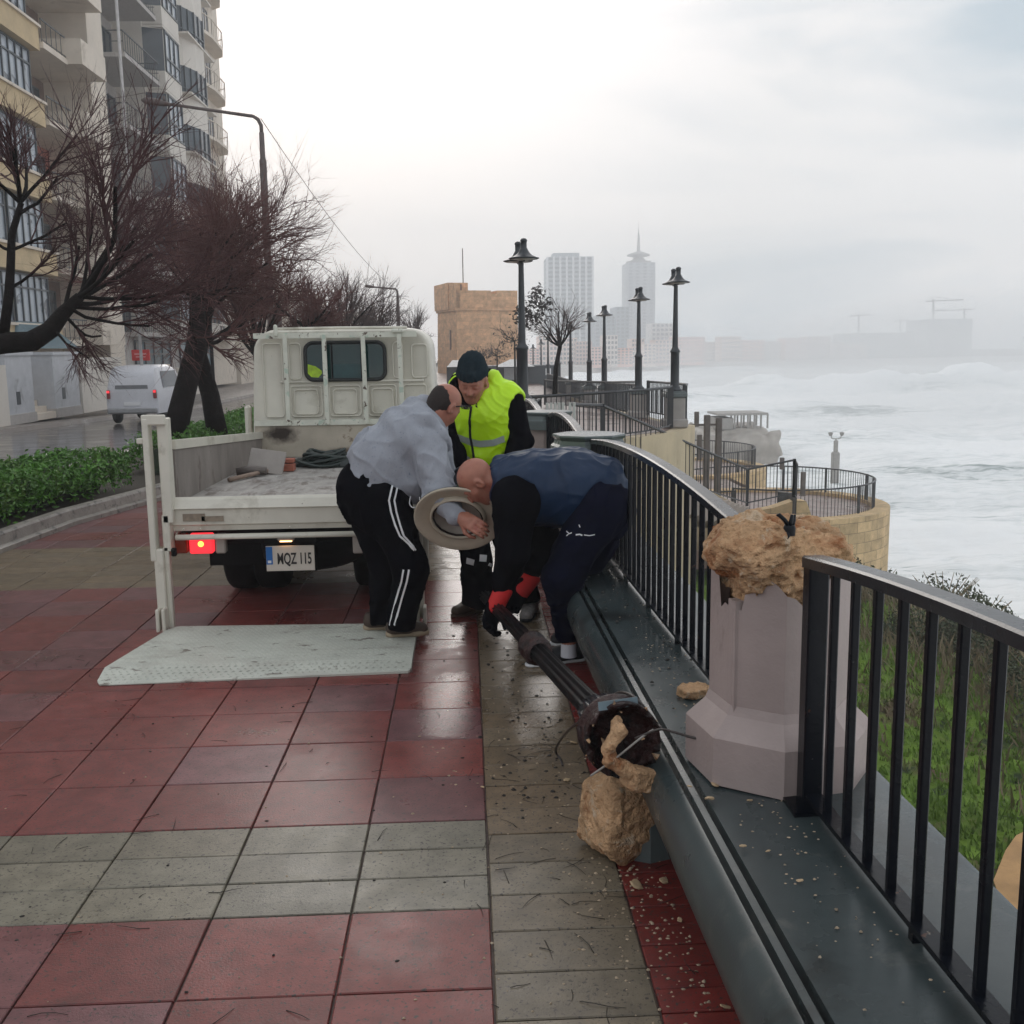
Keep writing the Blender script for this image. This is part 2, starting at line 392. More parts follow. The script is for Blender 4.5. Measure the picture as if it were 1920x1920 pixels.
# median planter : kerbs and soil
kp = [(-4.1, 3), (-4.06, 7), (-4.0, 8.76), (-3.9, 10.1), (-3.6, 11.45), (-3.3, 13), (-3.25, 20), (-3.25, 47), (-3.25, 110)]
def kerb(path, name, mat, h=.16, w_=.13):
    mb = MB(); rings = []
    for i, (x, y) in enumerate(path):
        a = path[max(0, i-1)]; b = path[min(len(path)-1, i+1)]; d = Vector((b[0]-a[0], b[1]-a[1])).normalized(); n = (d[1], -d[0]); z = gz(y)
        pr = [(.05, -.14), (.05, .04), (.02, .05), (0, .055), (-.01, h-.02), (-.025, h), (-w_+.02, h), (-w_, h-.02), (-w_, -.14)]
        rings.append([(x+n[0]*u, y+n[1]*u, z+v) for u, v in pr])
    mb.loft(rings, smooth=False); return mb.build(name, mat)
mat_kerb = wet(M_('kerb_stone', (.3, .27, .24), rough=.5, var=.25, scale=7, bump=.3, bscale=50, spots=((.12, .11, .1), 9, .55, .1)))
def dens(path, st=.9):
    o = []
    for a, b in zip(path, path[1:]):
        n = max(1, int(math.hypot(b[0]-a[0], b[1]-a[1])/st)); o += [(a[0]+(b[0]-a[0])*k/n, a[1]+(b[1]-a[1])*k/n) for k in range(n)]
    return o+[path[-1]]
struct(kerb(kp, 'kerb', mat_kerb)); struct(kerb([(-5.5, 110), (-5.5, 47), (-5.5, 16), (-5.5, 3)], 'kerb', mat_kerb))
mb = MB(); mb.add([p for x, y in kp for p in ((x-.08, y, gz(y)+.1), (-5.4, y, gz(y)+.1))], [(2*i, 2*i+2, 2*i+3, 2*i+1) for i in range(len(kp)-1)])
struct(mb.build('planter_soil', M_('soil', (.05, .04, .03), rough=.9, bump=.5, bscale=30)))

# ---- lower slope, sea
mat_land = M_('slope_grass', (.12, .20, .022), rough=.85, var=.35, scale=1.3, detail=8, bump=.6, bscale=14, spots=((.12, .085, .05), .55, .52, .08), spots2=((.035, .055, .02), 1.7, .56, .08), bdist=.05, spec=.2)
def landz(X, Y):
    e = 10.8+1.1*math.sin(Y*.4)+.6*math.sin(Y*1.1+1)-max(0, 14-Y)*.12
    t = min(1, max(0, (X-e)/3.2)); base = -4.0-.04*(X-1)-.012*max(0, Y-12); return base-4.8*t*t*(3-2*t)
gx = np.concatenate([np.linspace(1.25, 15.5, 70)]); gy = np.linspace(-6, 33, 110)
V = []; 
P = np.array([(x, y, 0) for y in gy for x in gx]); nzv = fbm(P*.35, 4, 2)*.35+fbm(P*1.6, 3, 5)*.1
for k, (x, y, _) in enumerate(P): V.append((x, y, landz(x, y)+nzv[k]*min(1, (x-1)/3)))
F = [(j*70+i, j*70+i+1, (j+1)*70+i+1, (j+1)*70+i) for j in range(109) for i in range(69)]
mb = MB(); mb.add(V, F, True); land = struct(mb.build('hillside', mat_land)); LANDV = V
def land_h(x, y):
    return landz(x, y)
mat_sea = bpy.data.materials.new('sea_foam'); mat_sea.use_nodes = True
nt = mat_sea.node_tree; b = nt.nodes['Principled BSDF']; L = nt.links
g = N(nt, 'ShaderNodeNewGeometry'); mp = N(nt, 'ShaderNodeMapping'); mp.inputs['Scale'].default_value = (.35, 1, 1); mp.inputs['Rotation'].default_value = (0, 0, radians(12)); L.new(g.outputs['Position'], mp.inputs[0])
def nn(sc, det, ro, dist=0):
    n = N(nt, 'ShaderNodeTexNoise'); n.inputs['Scale'].default_value = sc; n.inputs['Detail'].default_value = det; n.inputs['Roughness'].default_value = ro; n.inputs['Distortion'].default_value = dist; L.new(mp.outputs[0], n.inputs[0]); return n.outputs[0]
cr = N(nt, 'ShaderNodeValToRGB'); e = cr.color_ramp.elements; e[0].position = .39; e[0].color = (.24, .29, .29, 1); e[1].position = .54; e[1].color = (.93, .94, .94, 1); e2 = cr.color_ramp.elements.new(.45); e2.color = (.74, .77, .77, 1)
a1 = N(nt, 'ShaderNodeMath', operation='MULTIPLY_ADD'); L.new(nn(1.1, 8, .72, .8), a1.inputs[0]); a1.inputs[1].default_value = .5
m3 = N(nt, 'ShaderNodeMath', operation='MULTIPLY'); L.new(nn(.07, 5, .6, .5), m3.inputs[0]); m3.inputs[1].default_value = .55; L.new(m3.outputs[0], a1.inputs[2]); L.new(a1.outputs[0], cr.inputs[0]); L.new(cr.outputs[0], b.inputs['Base Color'])
b.inputs['Roughness'].default_value = .6
bp = N(nt, 'ShaderNodeBump'); bp.inputs['Distance'].default_value = .3; bp.inputs['Strength'].default_value = .7; L.new(a1.outputs[0], bp.inputs['Height']); L.new(bp.outputs[0], b.inputs['Normal'])
n1 = 260; n2 = 300
uu = np.linspace(0, 1, n2); yy = 8+(uu**2.0)*600; vv = np.linspace(0, 1, n1)
PX = []; 
for y in yy:
    x0 = 4.85; x1 = 30+y*.75; PX += [(x0+(x1-x0)*v, y, 0) for v in vv]
PX = np.array(PX); X_, Y_ = PX[:, 0], PX[:, 1]
ph = (Y_+.22*X_)/13+.9*perlin(np.stack([X_*.02, Y_*.012, X_*0], 1), 3)
sw = np.abs(np.sin(ph*1.0)); sw = (1-sw)**2
far = np.clip((Y_-40)/80, 0, 1); am = .25+far*1.5*np.clip(.6+perlin(np.stack([X_*.012, Y_*.02, X_*0+4], 1), 1)*1.6, 0, 2)
Z_ = -8.35+sw*am*.9+fbm(PX*np.array([.06, .13, 1]), 4, 4)*(.35+.8*far)+fbm(PX*np.array([.45, .9, 1]), 3, 6)*.22
# the big breaker in mid bay
br = np.exp(-((Y_-205-.12*X_+14*perlin(np.stack([X_*.02, X_*0, X_*0+9], 1), 2))/9)**2); Z_ += br*(3.6+4.0*fbm(np.stack([X_*.05, Y_*.05, X_*0], 1), 4, 8))*np.clip((X_-35)/30, 0, 1)
V = np.stack([X_, Y_, Z_], 1)
F = [(j*n1+i, j*n1+i+1, (j+1)*n1+i+1, (j+1)*n1+i) for j in range(n2-1) for i in range(n1-1)]
mb = MB(); mb.add(V.tolist(), F, True); struct(mb.build('sea', mat_sea))
# ================================================================ SEA WALL SEAT, RAILINGS, PILLARS, LAMPS
R = random.Random(5)
mat_seat = wet(M_('painted_seat', (.042, .055, .057), rough=.34, var=.22, scale=3.5, detail=7, bump=.12, bscale=160, bdist=.003, spots=((.085, .09, .086), 6, .58, .12), spots2=((.022, .026, .026), 2.2, .56, .12)), .1, puddles=[(1.05, 1.5, .14, 2.4), (.78, 4.9, .2, 1.3)])
prof = [(.68, -.02), (.665, .12), (.64, .20), (.60, .215), (.572, .245), (.557, .29), (.553, .335), (.560, .372), (.577, .402), (.600, .422), (.613, .4280), (.6135, .392), (.6295, .392), (.630, .4300), (.647, .4325), (.6475, .394), (.6635, .394), (.664, .4355), (.70, .438), (.95, .446), (1.165, .45), (1.185, .445), (1.195, .43), (1.2, .30), (1.17, .28), (1.17, -4.9), (.68, -4.9)]
mb = MB(); rings = []
for y in (-1.5, 0, 1, 2, 3, 4, 5, 6, 7, 8, 10, 12, 14, 16, 17.9):
    s_ = 0 if y < 10 else (y-10)*.004*1
    rings.append([(x-.0125*y-s_, y, z) for x, z in prof])
mb.loft(rings, smooth=False)
seat = mb.build('sea_wall_seat', mat_seat, origin=(.9, 0, 0)); seat.location = (.9, 0, 0); smooth_sharp(seat, 28)
tag(seat, 'long grey-green painted wall seat with a rounded nosing and two grooves, under the black railings', 'wall seat')
def railx(y): return .936-.0222*y
mat_iron = wet(M_('black_painted_iron', (.003, .004, .007), spec=.22, rough=.3, var=.3, scale=9, bump=.25, bscale=60, bdist=.004, spots=((.22, .2, .16), 26, .70, .03), spots2=((.07, .03, .018), 13, .68, .04)), .12)
mat_iron_far = M_('dark_iron', (.018, .019, .024), rough=.45, var=.25, scale=9, spots=((.12, .06, .04), 15, .64, .05))
mat_pillar = M_('mauve_render', (.37, .297, .28), rough=.55, var=.10, scale=5, bump=.35, bscale=70, bdist=.004, spots=((.19, .15, .13), 3.6, .60, .14), spots2=((.55, .5, .46), 40, .73, .03))
mat_cap = wet(M_('grey_green_paint', (.10, .122, .124), rough=.4, var=.14, scale=6, bump=.2, bscale=60, bdist=.003, spots=((.3, .3, .28), 22, .72, .04)), .15)
mat_rock = M_('raw_limestone', (.60, .375, .215), rough=.95, var=.34, scale=11, detail=10, bump=1.0, bscale=48, bdist=.035, spots=((.33, .13, .055), 5, .52, .12), spots2=((.66, .50, .35), 16, .55, .08), spec=.15)
mat_rust = M_('rusty_iron', (.030, .009, .008), spec=.35, rough=.4, var=.6, scale=14, bump=1.0, bscale=38, bdist=.02, spots=((.006, .005, .006), 9, .5, .1), spots2=((.10, .05, .035), 22, .66, .05))

mat_toprail = wet(M_('wet_rail_top', (.012, .015, .02), rough=.28, var=.3, scale=9, bump=.2, bscale=80, bdist=.002, spots=((.2, .18, .15), 22, .71, .03)), .1)
def arch_panel(y0, y1, ze, rise, label, stubs=True):
    root = thing('railing_panel', label, 'railing', (railx((y0+y1)/2), (y0+y1)/2, .45), 'arched railing panels along the sea wall')
    n = 28; top = []
    for i in range(n+1):
        t = i/n; y = y0+(y1-y0)*t; top.append((railx(y), y, ze+rise*(1-(2*t-1)**2)))
    mb = MB(); rings = []
    for i, p in enumerate(top):
        a = Vector(top[max(0, i-1)]); b = Vector(top[min(n, i+1)]); d = (b-a).normalized(); up = Vector((1, 0, 0)).cross(d); up = up if up[2] > 0 else -up
        q = Vector(p); w_ = .030
        rings.append([q+Vector((sx*w_, 0, 0))+up*h for sx, h in ((-1, -.03), (-1, -.005), (-.8, 0), (.8, 0), (1, -.005), (1, -.03))])
    mb.loft(rings, smooth=False); mb.build('top_rail', mat_toprail, root)
    mb = MB(); mb.bar((railx(y0), y0, .487), (railx(y1), y1, .487), .042, .014); mb.build('bottom_rail', mat_iron, root)
    for y in (y0+.025, y1-.025):
        mb = MB(); t = (y-y0)/(y1-y0); mb.box((railx(y), y, (.445+ze)/2), (.052, .052, ze-.01-.445), bev=.004); mb.box((railx(y), y, .449), (.11, .11, .012)); mb.build('end_post', mat_iron, root)
    m = int((y1-y0-.1)/.122); st = (y1-y0-.06)/(m+1)
    for k in range(1, m+1):
        y = y0+.03+st*k; t = (y-y0)/(y1-y0); z = ze+rise*(1-(2*t-1)**2)-.025
        mb = MB(); mb.box((railx(y), y, (z+.49)/2), (.0195, .0195, z-.49), rz=R.uniform(-.04, .04), bev=.003); mb.build('picket', mat_iron, root)
        if stubs and k % 5 == 3:
            mb = MB(); mb.box((railx(y), y, .463), (.022, .022, .046)); mb.build('foot', mat_iron, root)
    return root
arch_panel(-.35, 2.535, 1.118, .085, 'nearest arched black railing panel with chipped paint, in front of the grassy slope')
arch_panel(3.03, 6.38, 1.085, .075, 'long arched black railing panel between the broken pillar and the nearest capped pillar')
arch_panel(6.86, 9.15, 1.06, .085, 'arched black railing panel beyond the first capped pillar, second behind the men')
arch_panel(9.55, 12.6, 1.0, .11, 'small arched black railing panel just in front of the tall double lamp post', False)
arch_panel(13.0, 17.6, .9, .1, 'far arched black railing panel ending below the tall double lamp post', False)

def octa(ap, rot=0, n=8):
    r = ap/cos(pi/8); return [(r*cos(pi/8+k*pi/4+rot), r*sin(pi/8+k*pi/4+rot)) for k in range(n)]
def pillar_mesh(mb, x, y, z0, segs, rot=.17):
    rings = [[(x+u, y+v, z0+z) for u, v in octa(a, rot)] for a, z in segs]; mb.loft(rings, smooth=False)
def pillar(y, label, x=None, topz=1.1):
    x = railx(y) if x is None else x
    root = thing('railing_pillar', label, 'pillar', (x, y, .45), 'octagonal pillars on the sea wall')
    mb = MB(); pillar_mesh(mb, x, y, .445, [(.24, 0), (.24, .135), (.175, .20), (.175, topz-.445-.155)]); smooth_sharp(mb.build('shaft', mat_pillar, root), 20)
    mb = MB(); pillar_mesh(mb, x, y, topz-.16, [(.18, 0), (.232, .004), (.232, .085), (.215, .10), (.205, .125), (.215, .135), (.222, .15), (.218, .16), (.05, .168)]); smooth_sharp(mb.build('cap', mat_cap, root), 20)
    return root
# broken pillar
PX0, PY0 = .885, 2.81
root = thing('broken_pillar', 'broken mauve octagonal pillar, its top snapped off to raw orange limestone', 'pillar', (PX0, PY0, .45), 'octagonal pillars on the sea wall')
mb = MB(); pillar_mesh(mb, PX0, PY0, .445, [(.243, 0), (.243, .135), (.238, .142), (.192, .19), (.183, .215)]); smooth_sharp(mb.build('plinth', mat_pillar, root), 20)
mb = MB()
oc = octa(.182, .17); rr = random.Random(3); rings = []
sub = []
for k in range(8):
    a, b = oc[k], oc[(k+1) % 8]
    for j in range(6): sub.append((a[0]+(b[0]-a[0])*j/6, a[1]+(b[1]-a[1])*j/6))
tops = []
for (u, v) in sub:
    a = atan2(v, u); tops.append(.565+.035*sin(a*2+1)+.02*sin(a*5)+rr.uniform(-.016, .016)-(.09 if -3.0 < a < -2.45 else 0)+(.03 if -1.5 < a < -.4 else 0))
mb.loft([[(PX0+u, PY0+v, .655) for u, v in sub], [(PX0+u, PY0+v, .445+t) for (u, v), t in zip(sub, tops)]], caps=False, smooth=False)
smooth_sharp(mb.build('shaft', mat_pillar, root), 20)
mb = MB()
mb.prism([(-.012, -.02), (.012, -.02), (.012, .02), (-.012, .02)], .0, .36, M=Matrix.Translation((PX0-.155, PY0-.095, .60))@Matrix.Rotation(.25, 4, 'Z')); 
mb.build('loose_render_strip', mat_pillar, root)
cR = A(PX0-.03, PY0, 1.09)
def f_rock(P):
    q = P-cR
    d = smin(s_box(q, (.03, .0, -.08), (.14, .14, .13), .05), s_ell(q, (-.045, -.02, -.005), (.150, .170, .095)), .05)
    d = smin(d, s_ell(q, (.12, .02, -.04), (.105, .14, .075)), .04)
    d = smax(d, q[:, 2]*.93+q[:, 0]*.22-.078-.02*np.sin(q[:, 1]*20), .02)
    rad_ = np.sqrt((q[:, 0]-.015)**2+q[:, 1]**2); d = smax(d, -np.maximum(q[:, 2]+.085+.02*np.sin(q[:, 0]*40), .150-rad_), .012); d = smax(d, -(q[:, 2]+.34), .01)
    fac = np.abs(perlin(q*9, 3))+.5*np.abs(perlin(q*21, 5))
    rr_ = np.abs(perlin(q*np.array([30, 30, 44], np.float32), 9)); return d-.018*fbm(q*5, 3, 1)+.036*fac+.020*rr_+.008*np.abs(perlin(q*85, 2))-.022
sdf_object('stone_core', f_rock, cR-A(.36, .33, .42), cR+A(.4, .33, .26), .006, mat_rock, root, origin=(PX0, PY0, .45), smooth=True)
mb = MB()
_rk = [o for o in root.children if o.name.startswith('stone_core')][0]; _ro = Vector((PX0, PY0, .45)); _bv = BVHTree.FromPolygons([v.co+_ro for v in _rk.data.vertices], [tuple(p.vertices) for p in _rk.data.polygons])
bz = _bv.ray_cast(Vector((0, 0, EYE)), Vector(ray(1480, 998)).normalized())[0] or Vector(aty(1480, 1005, 2.75)); bz = bz+Vector((0, 0, .012))
mb.lathe([(.001, .006), (.014, .008), (.017, .0), (.016, -.02)], Matrix.Translation(bz), 10); mb.tube([bz, bz+Vector((-.014, 0, .022)), bz+Vector((-.030, 0, .036)), bz+Vector((-.036, 0, .034))], [.007, .006, .006, .003], 6); mb.tube([bz, bz+Vector((.004, 0, .018)), bz+Vector((.006, 0, .036))], [.008, .006, .004], 6); mb.tube([bz+Vector((.006, 0, 0)), bz+Vector((.014, .01, .020)), bz+Vector((.017, .01, .034))], [.007, .006, .003], 6); mb.tube([bz, bz+Vector((-.008, -.012, -.018)), bz+Vector((-.014, -.02, -.028))], [.009, .007, .004], 6)
mb.build('bolt_stub', mat_iron, root)
pillar(6.62, 'nearest capped octagonal pillar, grey-green cap, right behind the man in navy')
pillar(9.35, 'second capped octagonal pillar, between the man in the yellow vest and the arched railing', topz=1.085)

# square pillars + double lamps on the widened promenade
mat_lamp = M_('lamp_dark_paint', (.02, .024, .03), rough=.38, var=.2, scale=6, spots=((.07, .04, .03), 9, .66, .06))
mat_pil2 = M_('pale_render', (.36, .33, .31), rough=.7, var=.12, scale=3)
def bell(mb, c, s=1.0, tilt=None):
    M = Matrix.Translation(c)
    mb.lathe([(.235*s, -.012), (.262*s, 0), (.262*s, .010), (.215*s, .024), (.15*s, .052), (.105*s, .092), (.078*s, .135), (.060*s, .170), (.052*s, .18), (.052*s, .28), (.060*s, .285), (.060*s, .31), (.035*s, .335), (.001, .34)], M, 20)
def make_lamp(x, y, z, label):
    t = thing('double_lamp_post', label, 'lamp post', (x, y, z), 'double lamp posts along the promenade')
    mb = MB(); M = Matrix.Translation((x, y, z))
    mb.lathe([(.001, 0), (.17, 0), (.17, .03), (.13, .06), (.105, .10), (.10, .14), (.098, .86), (.115, .875), (.115, .90), (.10, .92), (.07, .97), (.066, 1.0), (.046, 2.30), (.05, 2.33), (.02, 2.40)], M, 16)
    u = Vector((.13 if y < 20 else 0, -1, 0)); mb.bar(Vector((x, y, z+2.37))-u*.30, Vector((x, y, z+2.37))+u*.30, .035, .035); mb.build('column', mat_lamp, t)
    for s in (1, -1):
        mb = MB(); c = Vector((x, y, z+2.40))+u*.27*s; bell(mb, c); h = mb.build('lamp_shade', mat_lamp, t)
        m2 = MB(); m2.lathe([(.001, -.03), (.12, -.025), (.17, -.002), (.225, -.006), (.001, .0)], Matrix.Translation(c), 16); m2.build('lens', mat_lens, h)
    return t
mat_lens = M_('lamp_lens', (.5, .5, .47), rough=.3, var=.1)
lamps = [(980, 748, 18.2, 'tallest double lamp post, right behind the man in the yellow vest'),
         (1265, 733, 23.3, 'rightmost double lamp post, on the pale pillar at the corner of the bay'),
         (1197, 728, 28.2, 'second double lamp post from the right, in front of the far tower with a spire'),
         (1133, 722, 35.7, 'third double lamp post from the right, between two double lamp posts'),
         (1105, 722, 39.1, 'fourth double lamp post from the right, close beside the third one'),
         (1070, 715, 47.2, 'fifth double lamp post from the right, just right of the bare leafy tree'),
         (1048, 713, 54, 'distant double lamp post seen through the branches of the tree with dark leaves'),
         (1028, 711, 63, 'very distant double lamp post, sixth of the far row, left of the tree trunk'),
         (1015, 710, 72, 'very distant double lamp post, between the kiosk wall and the tree trunk'),
         (1000, 709, 84, 'smallest, farthest double lamp post at the end of the row')]
for i, (px, py, Y, lab) in enumerate(lamps):
    p = aty(px, py, Y); x, y, z = p; 
    if i == 0: z = .77
    if i >= 2: z -= .02
    make_lamp(x, y, z, lab)
    root = thing('lamp_pillar', 'pale square pillar under the '+lab.split(',')[0], 'pillar', (x, y, gz(y)), 'square pillars carrying the double lamps')
    g_ = gz(y); mb = MB(); mb.box((x, y, (g_+z-.14)/2), (.42, .42, z-.14-g_), bev=.02); mb.box((x, y, g_+.09), (.54, .54, .2), bev=.03); mb.build('shaft', mat_pil2 if i else mat_pillar, root)
    mb = MB(); mb.box((x, y, z-.085), (.5, .5, .11), bev=.02); mb.box((x, y, z-.015), (.44, .44, .035), bev=.01); mb.build('cap', mat_cap, root)

# generic picket fence along a path of (x, y, ztop), base = ztop - h
def fence(path, h, label, sp=.125, posts=None, w_=.018, mat=None, postw=.07, name='picket_fence', group=None, pr=.03, bot=.08):
    mat = mat or mat_iron_far; pts = [Vector(p) for p in path]
    root = thing(name, label, 'fence', (pts[0][0], pts[0][1], pts[0][2]-h), group)
    mb = MB(); mb.tube(pts, pr, 5, smooth=False); mb.build('top_rail', mat, root)
    mb = MB(); mb.tube([p-Vector((0, 0, h-bot)) for p in pts], pr*.7, 4, smooth=False); mb.build('bottom_rail', mat, root)
    mb = MB(); carry = 0
    for a, b in zip(pts, pts[1:]):
        L = (Vector((b[0], b[1], 0))-Vector((a[0], a[1], 0))).length; s = carry
        while s < L:
            p = a+(b-a)*(s/L); mb.box((p[0], p[1], p[2]-(h-bot)/2), (w_, w_, h-bot)); s += sp
        carry = s-L
    mb.build('picket_row', mat, root)
    for i in (posts if posts is not None else (0, len(pts)-1)):
        p = pts[i]; mb = MB(); mb.box((p[0], p[1], p[2]-h/2+.01), (postw, postw, h+.04)); mb.build('fence_post', mat, root)
    return root
def arc(cx, cy_, r, a0, a1, z, n=20): return [(cx+r*cos(radians(a0+(a1-a0)*k/n)), cy_+r*sin(radians(a0+(a1-a0)*k/n)), z) for k in range(n+1)]
bay = [(1.15, 18.35, .80), (1.9, 18.95, .80), (2.9, 19.9, .80), (3.7, 20.9, .79), (4.35, 22.1, .78), (4.62, 23.0, .77)]
fence(bay, .92, 'curved dark picket fence around the near side of the upper bay', posts=(0, 5))
fence([(4.98, 23.4, .77), (5.25, 24.3, .76), (5.2, 25.4, .75), (4.95, 27.9, .72)], .9, 'short dark picket fence between the two rightmost lamp pillars', posts=(0, 3))
fence([(4.75, 28.6, .7), (4.4, 31, .62), (3.6, 34, .56), (2.9, 38, .5)], .9, 'dark picket fence running left behind the lamp pillars', posts=(0, 3))
fence([(4.8, 29, .6), (4.8, 35.3, .45)], .9, 'dark picket fence between the second and third lamp pillars', posts=(0, 1), sp=.15)
fence([(4.8, 36.1, .43), (4.75, 38.8, .36), (4.8, 47, .2), (4.9, 62, .15)], .9, 'far dark picket fence along the promenade edge beyond the third lamp', posts=(0, 3), sp=.2)
fence([(1.2, 19.2, .62), (1.6, 22, .6), (1.2, 26, .55), (1.0, 34, .42)], .9, 'inner dark picket fence left of the leafy tree', posts=(0, 3), sp=.14)
# white picket gate
root = thing('white_picket_gate', 'low white picket gate behind the arched railings', 'gate', (1.6, 18.0, 0))
for k in range(7):
    p = aty(1026+k*7.4+(6 if k > 4 else 0), 762, 17.2); mb = MB(); mb.box((p[0], p[1], .42), (.05, .02, .66), bev=.006); mb.build('picket', M_WHITE if 'M_WHITE' in globals() else mat_lens, root)
mb = MB(); a = aty(1020, 775, 17.2); b = aty(1078, 775, 17.2); mb.bar((a[0], a[1]+.02, .4), (b[0], b[1]+.02, .4), .02, .05); mb.bar((a[0], a[1]+.02, .2), (b[0], b[1]+.02, .2), .02, .05); mb.build('rail', mat_lens, root)

# bay retaining wall, walks and stairs below
mat_cream = M_('cream_render_wall', (.55, .45, .30), rough=.8, var=.15, scale=.9, bump=.2, bscale=8, spots=((.33, .25, .17), 1.1, .58, .12))
def brick_mat(name, col, mort, sx, sy, rough=.85, coords='Object', axis=None, bump=.6):
    m = bpy.data.materials.new(name); m.use_nodes = True; nt = m.node_tree; b = nt.nodes['Principled BSDF']; L = nt.links
    uv = N(nt, 'ShaderNodeUVMap'); br = N(nt, 'ShaderNodeTexBrick'); L.new(uv.outputs[0], br.inputs[0]); br.inputs['Scale'].default_value = 1
    br.inputs['Brick Width'].default_value = sx; br.inputs['Row Height'].default_value = sy; br.inputs['Mortar Size'].default_value = .012; br.inputs['Mortar Smooth'].default_value = .3; br.inputs['Bias'].default_value = 0
    br.inputs['Color1'].default_value = (*[c*.86 for c in col], 1); br.inputs['Color2'].default_value = (*[min(1, c*1.12) for c in col], 1); br.inputs['Mortar'].default_value = (*mort, 1)
    tc = N(nt, 'ShaderNodeTexCoord'); n = N(nt, 'ShaderNodeTexNoise'); n.inputs['Scale'].default_value = 2.2; n.inputs['Detail'].default_value = 8; n.inputs['Roughness'].default_value = .65; L.new(tc.outputs['Object'], n.inputs[0])
    r = N(nt, 'ShaderNodeMapRange'); r.inputs['From Min'].default_value = .3; r.inputs['From Max'].default_value = .7; r.inputs['To Min'].default_value = .68; r.inputs['To Max'].default_value = 1.2; L.new(n.outputs[0], r.inputs['Value'])
    x = N(nt, 'ShaderNodeMix', data_type='RGBA', blend_type='MULTIPLY'); x.inputs['Factor'].default_value = 1; L.new(br.outputs[0], x.inputs['A']); L.new(r.outputs[0], x.inputs['B']); L.new(x.outputs['Result'], b.inputs['Base Color'])
    b.inputs['Roughness'].default_value = rough; bp = N(nt, 'ShaderNodeBump'); bp.inputs['Strength'].default_value = bump; bp.inputs['Distance'].default_value = .03; L.new(br.outputs['Fac'], bp.inputs['Height']); bp.invert = True; L.new(bp.outputs[0], b.inputs['Normal'])
    return m
def wall_strip(path, z0, z1, thick, name, mat, label=None, cat='wall', group=None, parent=None, origin=None):
    """vertical wall along a path with UVs in metres; z1 may be a list"""
    pts = path; n = len(pts); zs = z1 if hasattr(z1, '__len__') else [z1]*n
    nor = []
    for i in range(n):
        a = pts[max(0, i-1)]; b = pts[min(n-1, i+1)]; d = Vector((b[0]-a[0], b[1]-a[1])).normalized(); nor.append((d[1], -d[0]))
    vs = []; fs = []; uv = []; s = 0; S = []
    for i, p in enumerate(pts):
        if i: s += math.hypot(p[0]-pts[i-1][0], p[1]-pts[i-1][1])
        S.append(s); o = nor[i]; q = (p[0]-o[0]*thick, p[1]-o[1]*thick)
        vs += [(p[0], p[1], z0), (p[0], p[1], zs[i]), (q[0], q[1], zs[i]), (q[0], q[1], z0)]
    for i in range(n-1):
        a = 4*i; b = a+4
        fs += [(a, b, b+1, a+1), (a+1, b+1, b+2, a+2), (a+2, b+2, b+3, a+3)]
        for (u0, u1, v00, v01, v10, v11) in ((S[i], S[i+1], z0, zs[i], z0, zs[i+1]),):
            uv += [(u0, v00), (u1, v10), (u1, v11), (u0, v01)]
            uv += [(u0, .11), (u1, .11), (u1, .11+thick*.4), (u0, .11+thick*.4)]
            uv += [(u0, v01), (u1, v11), (u1, v10), (u0, v00)]
    fs += [(0, 1, 2, 3), (4*n-4, 4*n-1, 4*n-2, 4*n-3)]; uv += [(0, z0), (0, zs[0]), (thick, zs[0]), (thick, z0)]+[(0, z0), (thick, z0), (thick, zs[-1]), (0, zs[-1])]
    org = origin or (ORG.get(parent.name) if parent else (pts[0][0], pts[0][1], z0)); me = bpy.data.meshes.new(name); me.from_pydata([(x-org[0], y-org[1], z-org[2]) for x, y, z in vs], [], fs)
    ul = me.uv_layers.new(name='uv'); ul.data.foreach_set('uv', [c for p in uv for c in p]); me.materials.append(mat); me.update()
    o = bpy.data.objects.new(name, me); COL.objects.link(o)
    if parent: o.parent = parent
    else: o.location = org
    if label: tag(o, label, cat, group)
    return o
mat_block = brick_mat('sandstone_blocks', (.60, .43, .235), (.33, .24, .14), .78, .36)
wall_strip([(.9, 17.9), (1.15, 18.25), (1.95, 18.8), (2.98, 19.75), (3.8, 20.8), (4.5, 22.0), (5.05, 23.2), (5.45, 24.3), (5.4, 25.5), (5.2, 28), (5.15, 60)], -5.5, [gz(y)-.03 for y in (18, 18, 18.6, 19.6, 20.7, 22, 23, 24, 25.5, 28, 60)], .4, 'bay_retaining_wall', mat_cream, 'cream rendered retaining wall below the curved upper bay')
mb = MB(); a = Vector((2.6, 18.9, -.55)); b = Vector((7.9, 28.2, -2.95)); d = (b-a); side = Vector((d[1], -d[0], 0)).normalized()*-1.3
for k in range(20):
    p = a+d*(k/20); q = a+d*((k+1)/20); z = p[2]; mb.add([p+Vector((0, 0, 0)), p+side, q+side+Vector((0, 0, p[2]-q[2])), q+Vector((0, 0, p[2]-q[2]))]+[Vector((v[0], v[1], z-.6)) for v in (p, p+side, q+side, q)], [(0, 1, 2, 3), (7, 6, 5, 4), (0, 4, 5, 1), (1, 5, 6, 2), (2, 6, 7, 3), (3, 7, 4, 0)])
tag(mb.build('stone_stairs', M_('stair_stone', (.3, .24, .2), rough=.6, var=.2), origin=tuple(a)), 'stone stairs going down from the promenade to the lower terraces', 'stairs')
fence([(1.74, 17.2, .72), (2.46, 18.55, .62), (7.78, 28, -1.75), (9.09, 28, -1.51)], 1.02, 'dark handrail fence following the stairs down to the terraces', posts=(1, 2, 3), sp=.3)
fence([(9.09, 28, -1.51), (9.5, 29, -1.75), (10.15, 31, -2.9), (10.4, 33.6, -3.2)], 1.05, 'steep dark picket fence dropping to the nearest terrace', posts=(0, 3), sp=.11)
mat_tfloor = wet(M_('terrace_paving', (.22, .15, .13), rough=.45, var=.2, scale=1.5), .12)
